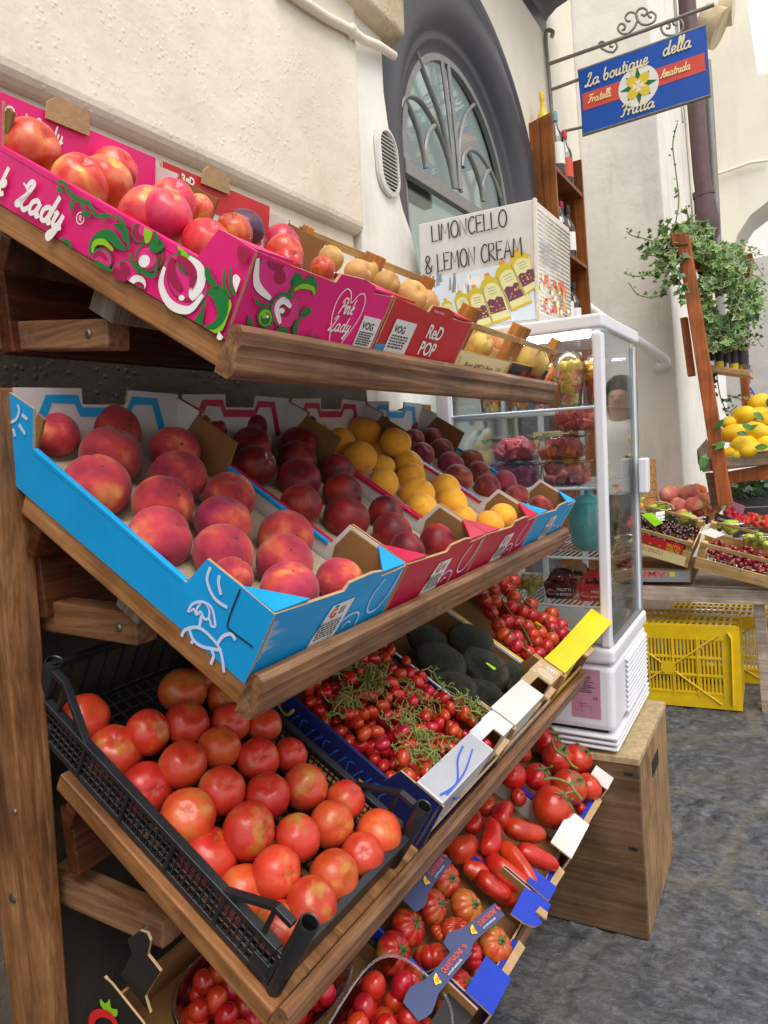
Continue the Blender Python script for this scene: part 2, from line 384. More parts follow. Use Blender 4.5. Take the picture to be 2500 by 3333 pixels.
M['wood_z']=wood('varnished_wood_post','#5a361c','#966640','#b88c5e',2,1,.45,0,.3)
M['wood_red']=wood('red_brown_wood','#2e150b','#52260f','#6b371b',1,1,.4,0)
M['wood_raw']=wood('grey_raw_wood','#5c5048','#84776b','#a29584',2,1,.8,0)
M['wood_case']=wood('bookcase_wood','#6b3a17','#92531f','#a8672c',2,.7,.4,0,.1)
M['wood_orange']=wood('orange_painted_wood','#8f4420','#b4602e','#c4753c',2,.6,.5,.12,.2)
M['wood_crate']=wood('poplar_crate_wood','#b48c54','#d0ab70','#e2c490',0,.8,.7,0,.2)
M['wood_crate_o']=wood('orange_crate_wood','#a8652c','#c88440','#d69a58',2,.8,.7,0,.2)
M['wood_pale']=wood('pale_weathered_wood','#a09082','#bfaea0','#d0c4b8',0,.8,.75,0,.3)
M['wood_grey']=wood('grey_weathered_wood','#6b5d50','#8d7c6a','#a6957f',0,.8,.8,0,.3)
M['ply']=wood('plywood','#5a4431','#75593f','#8a6d50',0,.45,.6,.1,.15)
M['ply_side']=wood('plywood_side','#7d6142','#987852','#ac8c66',2,.45,.6,.05,.15)
M['ply_edge']=plain('ply_edge','#a8926e',.7,.3,60,.4,90)
M['screw']=plain('screw_metal','#8d8a80',.35,.2,30,metal=.9)
M['dado']=plaster('dark_lower_plaster','#5a534c','#463f39',.5,.4)  # deep shade behind the stand, put into the plaster colour
M['pier']=plaster('rough_cream_plaster','#e9e0d0','#dacfbd',.4,.3,'#c2b49a')
M['wall']=plaster('smooth_cream_plaster','#efe8d8','#e6decd',.2,0)
M['wall_white']=plaster('white_plaster','#ece8e0','#dcd8d0',.3,0,'#b8b2a8')
M['wall_sun']=plain('sunlit_white_render','#f6f4f0',.9,.02,3)  # glare of the sunny street put into a paler base colour
M['wall_far']=plaster('far_cream_plaster','#f2eddf','#eae4d8',.15,0,'#d8d2c6')
M['stone']=plaster('weathered_stone','#d8cbb0','#a8906a',.8,.6,'#8a744c')
M['greyp']=plain('charcoal_paint','#403f45',.42,.08,5,.15,40)
M['greym']=plain('grey_metal','#8d8c88',.5,.12,20,.2,60,.3)
M['ironw']=plain('wrought_iron','#8a857c',.55,.25,40,.4,80,.4)
M['whitep']=plain('white_enamel','#e6e6ea',.3,.03,6)
M['fridge']=plain('fridge_white','#dcdde4',.32,.04,4)
M['fridge_in']=plain('fridge_wire','#eef0f2',.3,.03)
M['dark']=plain('dark_void','#151414',.7,.2)
M['blackp']=plain('black_plastic','#212327',.38,.25,14,.25,90)
M['pulp']=plain('moulded_pulp','#b9a98c',.95,.12,12,.5,160)
M['brown']=card('brown_board','#8a6440',.85,'#b8966c',.15,.3)
M['edge']=plain('torn_board_edge','#b0906a',.9,.14,40,.4,120)
M['whitec']=card('white_board','#d4d1ce',.55,'#cabca8',.3,.3)
for k,c in dict(blue='#169bdc',crim='#c01845',pink='#e6207a',red='#c92a2f',navy='#1b2560',yellow='#eac416',royal='#1a39b0',purple='#3b2f98',black='#262524',kraft='#b59a70',skyb='#3d9fd0',silver='#c9cbd3').items():
    M[k]=card(k+'_printed_board',c)
for k,c in dict(white='#f4f2f0',paleblue='#d4dfea',limon='#c9b82c',limlab='#dbd9a0',plumc='#6e3a58',ink='#2a2a2c',green='#0f7a35',lime='#8cc81e',darkred='#a2164a',magenta='#e42d86',hotred='#d8222a',grey='#8d8f94',cream='#f2e3a8',label='#e9e7e2',orange='#e88a1e',signblue='#1050b0',signred='#d8503e',lblue='#c6d2ee',gold='#e6c832',dgreen='#1d6b3c',pinkplate='#b9849a',pblue='#2f58c8',bluestrip='#3c4770').items():
    M['i_'+k]=plain('ink_'+k,c,.45,.05,12)
# fruit skins
M['peach']=fruitmat('peach_skin',[(.25,'#dea252'),(.35,'#d06c4a'),(.45,'#bc3e44'),(.6,'#9c2c40'),(.76,'#601c30')],.85,.66,(40,'#dca070',.6,.72,.4),.18,dist=.15,spec=.15,val=.3,hue=.012)
M['palepeach']=fruitmat('pale_peach_skin',[(.3,'#eecb8a'),(.46,'#e8907a'),(.66,'#d85a68'),(.82,'#b83c54')],1.0,.55,(30,'#f0c8a0',.6,.75,.3),.2,dist=.15,spec=.2,val=.15)
M['nectarine']=fruitmat('nectarine_skin',[(.2,'#cc6a2c'),(.32,'#a02222'),(.52,'#701420'),(.72,'#40101c')],.9,.42,(34,'#c8683a',.64,.72,.5),.08,dist=.2,spec=.3,val=.3,hue=.012)
M['apricot']=fruitmat('yellow_peach_skin',[(.3,'#eda52e'),(.55,'#f0ac34'),(.75,'#e08f28')],1.2,.6,(14,'#c8702c',.68,.76,.5),.2,spec=.2,val=.12,hue=.008)
M['dpeach']=fruitmat('dark_peach_skin',[(.25,'#b4553a'),(.45,'#8a2a2e'),(.7,'#541c2a')],1.2,.62,(18,'#b8784a',.6,.74,.5),.25,spec=.2)
M['apple']=fruitmat('pink_apple_skin',[(.28,'#edb24e'),(.4,'#e4604a'),(.55,'#dc3048'),(.75,'#c41e3c')],1.0,.28,(30,'#f3c9b8',.66,.7,.6),coat=.3,stretch=(1,1,.5),val=.15)
M['redapple']=fruitmat('red_apple_skin',[(.25,'#e0783c'),(.42,'#cc2a34'),(.7,'#a8162c')],1.0,.25,(30,'#e8b09a',.68,.72,.6),coat=.4,stretch=(1,1,.5),val=.15)
M['plum']=fruitmat('plum_skin',[(.3,'#6a2c48'),(.55,'#402a42'),(.75,'#55506a')],1.1,.35,(16,'#9a90a8',.55,.75,.35),coat=.1)
M['tomato']=fruitmat('tomato_skin',[(.24,'#a8983a'),(.33,'#c06c34'),(.43,'#ca4e2a'),(.62,'#c03f22'),(.8,'#98341e')],.75,.3,(46,'#d89a60',.6,.74,.25),coat=.15,hue=.01,val=.3,dist=.1)
shoulders(M['tomato'],'#a39a3c',.85)
M['ripetom']=fruitmat('ripe_tomato_skin',[(.3,'#c83a20'),(.6,'#b42018'),(.8,'#9c1814')],1.0,.24,None,coat=.25,hue=.006,val=.2)
M['ribbed']=fruitmat('ribbed_tomato_skin',[(.28,'#8e8428'),(.38,'#b4602a'),(.5,'#b4361e'),(.75,'#9c2418')],.8,.28,None,dist=.1,coat=.2,hue=.012,val=.2)
M['cherrytom']=fruitmat('cherry_tomato_skin',[(.2,'#d07a28'),(.3,'#c03a20'),(.6,'#b02018'),(.85,'#8c1814')],.6,.22,None,coat=.25,hue=.012,val=.3)
M['avocado']=fruitmat('avocado_skin',[(.3,'#181a14'),(.52,'#2c2f22'),(.75,'#46462f')],3,.33,None,bump=.6,bscale=24,spec=.6)
M['pear']=fruitmat('pear_skin',[(.28,'#c8b04a'),(.45,'#c99a5c'),(.62,'#b98552'),(.8,'#9a6a40')],1.4,.5,(24,'#7e6a38',.62,.72,.5))
M['greenpear']=fruitmat('green_pear_skin',[(.3,'#b8c44a'),(.7,'#98b03c')],1.2,.4,(24,'#8a8a38',.64,.72,.4))
M['lemon']=fruitmat('lemon_skin',[(.3,'#f2cc22'),(.7,'#e8b818')],1.4,.4,None,bump=.25,bscale=26,hue=.006,val=.12)
M['orange']=fruitmat('orange_skin',[(.3,'#f09420'),(.7,'#e07a14')],1.4,.45,None,bump=.2,bscale=26)
M['cherry']=fruitmat('black_cherry_skin',[(.3,'#4a0e1e'),(.7,'#22080f')],1,.14,None,coat=.6,hue=.01)
M['redcherry']=fruitmat('red_cherry_skin',[(.3,'#a01428'),(.7,'#5a0a18')],1,.14,None,coat=.6,hue=.01)
M['strawb']=fruitmat('strawberry_skin',[(.3,'#d82a30'),(.7,'#b8141e')],1,.3,(30,'#e8b860',.7,.74,.7),bump=.3,bscale=22)
M['calyx']=plain('green_calyx','#4f6430',.6,.35,60)
M['vine']=plain('green_vine','#75803e',.6,.35,50)
M['stemb']=plain('brown_stem','#4e3d24',.8,.3,60)
shoulders(M['ribbed'],'#8c8c34',.6,'#4c4424'); shoulders(M['peach'],'#6a2234',.35,'#5a3a24'); shoulders(M['nectarine'],'#40101c',.3,'#5a3a24')
def leafm(name,a,b,edge=None):
    t=NT(name); co=t.coord((1,1,1),rnd=1); c=t.ramp(t.noise(co,9,4),[(.35,a),(.65,b)])
    t.col(c); t.rough(.42); t.set(Specular_IOR_Level=.4); return t.m
M['leaf']=leafm('ivy_leaf','#37582c','#5f843e'); M['leafp']=leafm('pale_leaf_rim','#9fae6c','#86a056'); M['leafd']=leafm('dark_leaf','#223c24','#365832')
M['lemonleaf']=leafm('lemon_leaf','#2f6428','#4c8a34')
M['glass']=glassm('fridge_glass',(.97,.985,.98,1),.012,.8,1.5,0,20,.03)
M['winglass']=glassm('window_glass',(.8,.88,.84,1),.02,.75,1.5)
M['clear']=glassm('clear_plastic',(.95,.96,.97,1),.16,1.0,1.5,.3,40,.04)
M['film']=glassm('cling_film',(.9,.9,.92,1),.12,1.6,1.5,.8,30)
M['bottleg']=glassm('bottle_glass',(.75,.82,.85,1),.03,1.5,1.5)
M['bottled']=plain('dark_bottle','#1f2a20',.1,.1,coat=.5)
M['watermelon']=fruitmat('watermelon_flesh',[(.3,'#d8444a'),(.6,'#e87474'),(.8,'#f4aaa2')],9,.25,(30,'#3a1416',.72,.76,.8))
M['salad']=fruitmat('fruit_salad',[(.3,'#e8a820'),(.5,'#f0c83a'),(.7,'#e07030')],5,.3,None,val=.1)
M['teal']=plain('teal_glaze','#6cbcbc',.18,.2,24,.5,50,coat=.5)
M['basket']=plain('woven_chip_wood','#c8935a',.7,.3,30,.4,60)
M['physalis']=plain('physalis_husk','#a5a04c',.6,.3,30)
M['yplast']=plain('yellow_plastic','#d9b410',.35,.12,10,.2,60)
M['led']=NT('led_tube').m; _b=M['led'].node_tree.nodes['Principled BSDF']; _b.inputs['Emission Color'].default_value=(.85,.95,1,1); _b.inputs['Emission Strength'].default_value=60
M['foil']=plain('silver_bubble_foil','#ebe6dc',.25,.06,10,.6,70,metal=.6)
M['pipe']=plain('maroon_pipe_paint','#5a4547',.4,.2,12,.3,40)
M['skin']=plain('skin','#c99a80',.5,.06); M['hair']=plain('dark_hair','#2a1f1a',.5,.2,60); M['shirt']=plain('white_cotton','#eceae6',.85,.05,20,.3,90); M['denim']=plain('grey_trousers','#6b6f76',.85,.15,30); M['lips']=plain('lip','#a8605a',.5); M['eye']=plain('eye_dark','#1d1714',.2)
# paving: dark basalt; the relief itself is geometry
t=NT('basalt_paving'); co=t.coord(); at_=t.n('ShaderNodeAttribute',attribute_name='joint')
f1=t.noise(t.coord((1,1.4,1)),30,9,.7,.3); f2=t.noise(co,3,5,.6); f3=t.noise(co,120,4,.6)
c=t.ramp(f1,[(.34,'#2e3035'),(.5,'#4c4f55'),(.66,'#6a6d73')]); c=t.mix(t.ramp(f2,[(.48,0.),(.68,.55)]),c,'#6e675c')
c=t.mix(t.math('MULTIPLY',at_.outputs['Fac'],.8),c,t.ramp(f1,[(.35,'#4f4d4a'),(.65,'#74716c')]))
sp=t.ramp(t.noise(co,26,3,.75),[(.73,0.),(.745,1.)]); c=t.mix(t.math('MULTIPLY',sp,.75),c,'#d8d4cc')
t.col(c); t.rough(t.ramp(f1,[(.35,.5),(.65,.27)])); t.set(Specular_IOR_Level=.5); t.bump(f1,.7,.012); t.bump(f3,.4,.004)
M['paving']=t.m
# ------------------------------------------------------------------ the stall: four tilted shelves
_t=radians(32.95); TILT=V((-cos(_t),0,sin(_t)))
class Shelf:
    def __init__(s,a,b):
        s.o=V(a); s.ex=(V(b)-V(a)).normalized(); s.ez=s.ex.cross(TILT).normalized(); s.ey=s.ez.cross(s.ex)
        s.M=frameM(s.o,s.ex,s.ey,s.ez)
    def at(s,u,v,n): return s.o+s.ex*u+s.ey*v+s.ez*n
    def onn(s,q,n): return Pp(q[0],q[1],s.o+s.ez*n,s.ez)
    def loc(s,p): d=p-s.o; return d.dot(s.ex),d.dot(s.ey),d.dot(s.ez)
    def Mat(s,u,v=0,n=0): return s.M@Matrix.Translation((u,v,n))
SH={1:Shelf((-.5146,.585,.1336),(-.5396,1.785,.1306)),2:Shelf((-.536,.585,-.239),(-.536,1.785,-.238)),
    3:Shelf((-.5476,.585,-.6304),(-.5126,1.785,-.6094)),4:Shelf((-.547,.585,-1.012),(-.532,1.785,-1.0))}
def crop(ox,oy,s): return lambda x,y:(ox+x*s,oy+y*s)
C1=crop(0,300,.7535); C2=crop(0,1150,.7535); C3=crop(1000,1150,.6028); C4=crop(0,2050,.844); C5=crop(900,1850,.7233); C6=crop(700,700,.7233); C9=crop(1150,2300,.5425)
C1.s=.7535; C2.s=.7535; C3.s=.6028; C4.s=.844; C5.s=.7233; C6.s=.7233; C9.s=.5425

stand=thing('display_stand','dark varnished wooden market stand with four slanted shelves against the cream wall','stand',V((-.75,1.18,-1.375)))
SI=stand.matrix_world.inverted()
def part(mb,name,mats,W=None,**k):     # a part of the stand, given in world or in frame W
    return mb.build(name,mats,stand,SI@(W or Matrix()),**k)
RAIL=[(-.003,-.004),(-.003,.014),(-.006,.021),(-.014,.0235),(-.021,.019),(-.025,.006),(-.022,-.001),(-.0235,-.006),(-.028,-.013),(-.0275,-.027),(-.021,-.034),(-.003,-.034)]
for k,S in SH.items():
    b=MB(); b.box((-.004,-.002,-.03),(1.204,.42,0)); part(b,'shelf_board',M['wood_v'],S.M,bevel=.0025)
    r=MB(); r.sweep([((x,0,0),(0,1,0),(0,0,1)) for x in [-.008+i*.0405 for i in range(31)]],RAIL); part(r,'front_rail',M['wood_u'],S.M,smooth=40)
    c=MB(); p=[S.loc(Py(x,y,.62)) for x,y in ((384,1146),(430,1158),(505,1099),(480,1075))]
    c.box((.02,.19,-.062),(1.18,.235,-.031)); part(c,'cross_bar',M['wood_raw'] ,S.M,bevel=.002)
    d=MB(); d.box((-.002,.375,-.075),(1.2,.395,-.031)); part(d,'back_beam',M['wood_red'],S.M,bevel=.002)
arms=[[(-60,1048),(347,1035),(350,1135),(-60,1140)],[(60,1945),(442,1996),(445,2104),(60,2042)],[(150,2832),(530,3006),(530,3094),(150,2924)]]
for q in arms:
    for y0 in (.612,1.70):
        a=MB(); f=[Py(x,y,.612) for x,y in q]; f=[V((p.x,y0,p.z)) for p in f]; a.hexa(f,[p+V((.0,.036,0)) for p in f]); part(a,'bracket_arm',M['wood_u'],bevel=.003)
        if y0<1:
            c=(f[1]*.5+f[2]*.5)*.87+(f[0]*.5+f[3]*.5)*.13; s=MB(); s.lathe([(.0001,.003),(.0035,.003),(.0058,.0014),(.006,0)],14,frameM(c,(1,0,0),(0,0,1),(0,-1,0)))
            s.box((-.0034,-.0007,.0028),(.0034,.0007,.0036),M=frameM(c,(.8,0,.6),(-.6,0,.8),(0,-1,0))); part(s,'screw_head',M['screw'],smooth=35)
for y0 in (.548,1.79):
    e=[Py(17,2050,.548),Py(118,3333,.548)]; d=(e[1]-e[0]); up=e[0]-d*.55; dn=e[0]+d*2.2; wv=V((-.085,0,-.005))
    f=[V((p.x,y0,p.z)) for p in (up,dn,dn+wv,up+wv)]; a=MB(); a.hexa(f,[p+V((0,.052,0)) for p in f]); part(a,'post',M['wood_z'],bevel=.003)
    if y0<1:
        for px,py,r in ((50,2640,.0045),(42,2923,.0075)):
            c=Py(px,py,.548); s=MB(); s.lathe([(.0001,.003),(r*.6,.003),(r,.001),(r,-.001)],14,frameM(c,(1,0,0),(0,0,1),(0,-1,0))); part(s,'screw_head',M['screw'],smooth=35)
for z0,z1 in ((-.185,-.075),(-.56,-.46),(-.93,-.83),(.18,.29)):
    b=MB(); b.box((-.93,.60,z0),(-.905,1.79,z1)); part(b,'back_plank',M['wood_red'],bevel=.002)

# ------------------------------------------------------------------ fruit boxes
FN=lambda u:((u,0,0),(0,-1,0),(0,0,1),(-1,0,0))      # print frame of the near side: x=-v
FF=lambda v=0:((0,v,0),(1,0,0),(0,0,1),(0,-1,0))       # print frame of the front
SIDE=((0,0,0),(0,1,0),(0,0,1),(1,0,0))
def side_panel(o,u,t,poly,mats,name='side_panel'):
    b=MB(); b.prism(poly,((u,0,0),(0,1,0),(0,0,1),(1,0,0)),t,(0,1,2)); return b.build(name,mats,o,recalc=True)
def front_panel(o,v,t,poly,mats,name='front_panel'):
    b=MB(); b.prism(poly,((0,v,0),(1,0,0),(0,0,1),(0,1,0)),t,(0,1,2)); return b.build(name,mats,o)
def label_part(o,fr,c,wd,ht,off,rot=0,lines=5,head=None,shape=None):
    b=MB(); x,y=c
    R=lambda a,d:(x+a*cos(rot)-d*sin(rot),y+a*sin(rot)+d*cos(rot))
    b.flat([R(a,d) for a,d in (shape or ((-wd/2,-ht/2),(wd/2,-ht/2),(wd/2,ht/2),(-wd/2,ht/2)))],fr,off,0)
    if head: put_text(b,head,fr,R(-wd*.42,ht*.12),ht*.3,off+.0004,1,rot,bold=.02)
    rr=random.Random(len(o.name)+int(x*1000))
    for i in range(lines):
        d=ht*(.02-.43*i/lines)-.001; xx=-wd*.42
        while xx<wd*.3:
            l=rr.uniform(.05,.16)*wd; b.flat([R(xx,d),R(xx+l,d),R(xx+l,d+ht*.045),R(xx,d+ht*.045)],fr,off+.0004,1); xx+=l+wd*.03
    return b.build('paper_label',[M['i_label'],M['i_ink']],o,recalc=False)
def tray_box(k,u0,wd,L,out,label,group,rim=None,back=True,extra=None,tab=.67,v0=0,cw=.106):
    """low cardboard tray with raised corners, near side at u0 of shelf k"""
    S=SH[k]; o=thing('fruit_box',label,'box',S.Mat(u0,v0,.001),group); m=[out,M['whitec'],M['edge']]
    side=[(0,0),(L,0),(L+.040,.062),(L+.042,.110),(L-.012,.113),(L-.03,.064),(cw+.016,.055 if cw>.1 else .062),(cw,.098),(cw*.5,.0975),(0,.0955)]
    side_panel(o,0,.004,side,m); side_panel(o,wd-.004,.004,side,[M['whitec'],out,M['edge']])
    f=[(.004,0),(wd-.004,0),(wd-.004,.094),(wd-.034,.092),(wd*tab+.03,.091),(wd*tab+.028,.1),(wd*tab,.104),(wd*tab-.055,.101),(wd*tab-.06,.0895),(.066,.0925),(.004,.095)]
    front_panel(o,0,.004,f,m)
    b=MB(); b.box((.004,.004,.001),(wd-.004,L-.004,.004)); b.build('base',M['brown'],o)
    if back:
        b=MB(); e=(0,.3487,.9372)
        b.prism([(.004,0),(wd-.004,0),(wd-.004,.125),(wd*.64,.128),(wd*.63,.105),(wd*.37,.105),(wd*.36,.128),(.004,.125)],((0,L-.003,0),(1,0,0),e,(0,.9372,-.3487)),.004,(0,1,2)); b.build('back_panel',[M['whitec'],out,M['edge']],o)
        b=MB(); bf=((0,L-.003,0),(1,0,0),e,(0,-.9372,.3487)); ys=.112
        b.ribbon([(.03,.05),(.055,ys),(wd*.33,ys),(wd*.36,.094),(wd*.64,.094),(wd*.67,ys),(wd-.055,ys),(wd-.03,.05)],.014,bf,.0012,0)
        b.build('coloured_border',[out],o,recalc=False)
    for uu,sg in ((.0045,1),(wd-.0045,-1)):          # brown inner flaps at the raised corners
        for lo,hi,top in ((.006,cw-.002,.094),(L-(.11 if sg<0 else .03),L-.012,.108)):
            b=MB(); b.prism([(lo,.02),(hi,.02),(hi+.008,top*.62),(hi-.005,top),(lo,top*.985)],((uu,0,0),(0,1,0),(0,0,1),(sg,0,0)),.004); b.build('corner_flap',M['brown'],o)
    for a,c,d in (((.002,.052),(.002,.002),(.066,.002)),((wd-.002,.052),(wd-.066,.002),(wd-.002,.002))):
        b=MB(); b.prism([a,c,d],((0,0,.0945),(1,0,0),(0,1,0),(0,0,1)),.003); b.build('folded_corner',out,o)
    for uu in (-.0005,wd-.0075):
        b=MB(); b.hexa([V((uu,cw+.02,.05)),V((uu+.008,cw+.02,.05)),V((uu+.008,cw+.02,.0565 if cw>.1 else .063)),V((uu,cw+.02,.0565 if cw>.1 else .063))],[V((uu,L-.03,.058)),V((uu+.008,L-.03,.058)),V((uu+.008,L-.03,.0655)),V((uu,L-.03,.0655))]); b.build('rim',rim or out,o,bevel=.0015)
    return o
def pulp_tray(k,u0,wd,L,label,nx,ny,h=.03):
    S=SH[k]; o_=MB(); NX,NY=nx*9,ny*9
    for j in range(NY+1):
        for i in range(NX+1):
            x=i/NX;y=j/NY; z=h+.010*cos(2*pi*(x*nx))*cos(2*pi*y*ny*.5*2)
            z=h-.016*exp(-(((x*nx)%1-.5)**2+((y*ny)%1-.5)**2)/.07)+.004*sin(40*x+3*y)*.3
            o_.v.append(V((.008+x*(wd-.016),.008+y*(L-.016),z)))
    for j in range(NY):
        for i in range(NX): a=j*(NX+1)+i; o_.f.append([a,a+1,a+NX+2,a+NX+1]); o_.m.append(0)
    ob=o_.build('fruit_tray',M['pulp'],smooth=True); ob.matrix_world=S.Mat(u0,0,.001); return tag(ob,label,'tray',None)

BW=.2985
blue1=tray_box(2,-.006,BW,.455,M['blue'],'bright blue cardboard fruit box with white sun and parasol drawings, nearest on the second shelf','peach boxes on the second shelf')
crim1=tray_box(2,.2955,BW,.455,M['crim'],'crimson cardboard fruit box of dark nectarines, beside the near blue box','peach boxes on the second shelf')
crim2=tray_box(2,.597,BW,.455,M['crim'],'crimson cardboard fruit box of yellow peaches, third along the second shelf','peach boxes on the second shelf')
blue2=tray_box(2,.8985,BW,.455,M['blue'],'blue cardboard fruit box of small dusky peaches at the far end of the second shelf','peach boxes on the second shelf')
pulp_tray(2,-.006,BW,.455,'cream moulded pulp tray under the large peaches in the near blue box',3,5)
pulp_tray(2,.2955,BW,.455,'cream moulded pulp tray under the dark nectarines',4,6)
pulp_tray(2,.597,BW,.455,'cream moulded pulp tray under the yellow peaches',4,6)
pulp_tray(2,.8985,BW,.455,'cream moulded pulp tray under the dusky peaches in the far blue box',4,6)
def proj_on(k,u0,what):
    """survey pixel -> 2-D point on the near side ('n') or front ('f') of a box whose near side is at u0"""
    S=SH[k]
    def f(q):
        if what=='n': p=Pp(q[0],q[1],S.at(u0,0,0),S.ex); u,v,n=S.loc(p); return (-v,n)
        p=Pp(q[0],q[1],S.at(u0,0,0),S.ey); u,v,n=S.loc(p); return (u-u0,n)
    return f
# white line drawings on the near blue box
fn=proj_on(2,-.006,'n'); b=MB(); fr=FN(0); L2=lambda pts:[fn(C2(*p)) for p in pts]
W=.0042
b.ribbon(spline(L2([(3,290),(30,305),(70,290),(85,255),(80,225)])),W,fr,.0008)
for a in (((28,335),(30,392)),((60,328),(68,362)),((85,310),(112,352)),((98,268),(122,288)),((30,530),(42,532))): b.ribbon(L2(a),W*1.2,fr,.0008)
b.ribbon(spline(L2([(912,925),(898,985),(930,1060),(985,1100)])),W,fr,.0008); b.ribbon(spline(L2([(950,960),(948,1000),(958,1045)])),W,fr,.0008)
b.ribbon(spline(L2([(815,1120),(835,1085),(880,1075),(920,1105),(935,1180)])),W*.8,fr,.0008); b.ribbon(spline(L2([(815,1120),(838,1108),(850,1130),(868,1120),(885,1150),(905,1150),(915,1180),(935,1182)])),W*.8,fr,.0008)
b.ribbon(spline(L2([(872,1078),(852,1105),(852,1128)])),W*.7,fr,.0008); b.ribbon(spline(L2([(885,1078),(905,1110),(905,1150)])),W*.7,fr,.0008); b.ribbon(L2([(872,1135),(862,1190)]),W,fr,.0008)
b.ribbon(spline(L2([(785,1225),(805,1195),(862,1188),(920,1235),(955,1290),(970,1380)])),W,fr,.0008); b.ribbon(spline(L2([(820,1195),(838,1240),(880,1270),(960,1285)])),W,fr,.0008)
b.ribbon(spline(L2([(838,1240),(828,1255)])),W,fr,.0008); b.ribbon(spline(L2([(915,1280),(925,1310),(912,1345)])),W,fr,.0008); b.ribbon(spline(L2([(938,1262),(965,1225),(1000,1215),(1020,1240)])),W,fr,.0008)
b.build('beach_drawing',M['i_lblue'],blue1,recalc=False)
# seam between side and corner
s=MB(); s.ribbon(spline(L2([(1040,1020),(1012,1090),(985,1170),(1000,1200),(1095,1272)]),3),.0022,fr,.0006); s.build('cut_seam',M['i_ink'],blue1,recalc=False)
for o,nm in ((blue1,0),(crim1,1),(crim2,1),(blue2,0)):
    b=MB(); fr=FF()
    b.ribbon(spline([(.245,.085),(.228,.06),(.236,.032),(.262,.03),(.282,.055),(.286,.09)]),.0036,fr,.0008); b.ribbon(spline([(.15,.014),(.16,.032),(.19,.042),(.212,.034),(.214,.008)]),.0036,fr,.0008)
    b.ribbon(spline([(.178,.022),(.186,.03),(.196,.026)]),.0025,fr,.0008)
    b.build('line_drawing',M['i_lblue'] ,o,recalc=False)
    lp=label_part(o,FF(),(.14,.042),.062,.058,.0012,0,6,None,((-.036,-.03),(.024,-.03),(.036,.03),(-.014,.03)))
    b=MB(); put_text(b,'G',FF(),(.128,.052),.02,.0022,0,bold=.03); b.flat([(.148,.054),(.151,.054),(.153,.066),(.150,.066)],FF(),.0022,1); b.flat([(.155,.054),(.158,.054),(.160,.066),(.157,.066)],FF(),.0022,0); b.flat(ell(.137,.069,.004,.002,8),FF(),.0022,1)
    put_text(b,('PESCHE BIANCHE' if o is blue1 else 'PESCHE GIALLE' if o is crim2 else 'PESCHE'),FF(),(.113,.043),.008,.0022,2,width=.05)
    b.build('label_print',[M['i_hotred'],M['i_green'],M['i_grey']],lp,recalc=False)
    if o is blue1:
        b=MB(); rr=random.Random(4)
        for i in range(26):
            y=.03+i*.0022; b.flat([(.004,y),(.004+rr.uniform(.006,.05)*(1-abs(i-13)/15),y+.0004),(.004,y+.0014)],FF(),.0007)
        b.build('scuff',M['whitec'],o,recalc=False)

# pink box and red box on the top shelf
pink=tray_box(1,-.006,.298,.455,M['pink'],'hot pink cardboard apple box printed with cherries and swirling leaves on the top shelf','apple boxes on the top shelf',tab=.72,cw=.054)
red=tray_box(1,.295,.292,.455,M['red'],'red cardboard apple box with white rounded lettering, second on the top shelf','apple boxes on the top shelf',tab=.6,cw=.054)
_fn=proj_on(1,-.006,'n'); _ff=proj_on(1,-.006,'f')
def fn(q): x,y=_fn(q); return (min(-.002,x),max(.0015,min(y,.094 if x>-.053 else .0625)))
def ff(q): x,y=_ff(q); return (max(.003,x),max(.002,min(y,.09)))
FRN=FN(0); FRF=FF()
mats=[M['i_white'],M['i_green'],M['i_lime'],M['i_darkred'],M['i_magenta'],M['i_ink']]; b=MB(); lay=[0]
def shp(fr,fmap,pts,mi,closed=True):
    lay[0]+=1; b.flat([fmap(C1(*p)) for p in pts],fr,.0006+lay[0]*.00009,mi)
def strk(fr,fmap,pts,w_,mi,sm=True):
    lay[0]+=1; P=[fmap(C1(*p)) for p in (spline(pts,5) if sm else pts)]; n=len(P)
    b.ribbon(P,[w_*(.35+.65*sin(pi*(i+.6)/(n+.2))) for i in range(n)],fr,.0006+lay[0]*.00009,mi)
K=fn,FRN
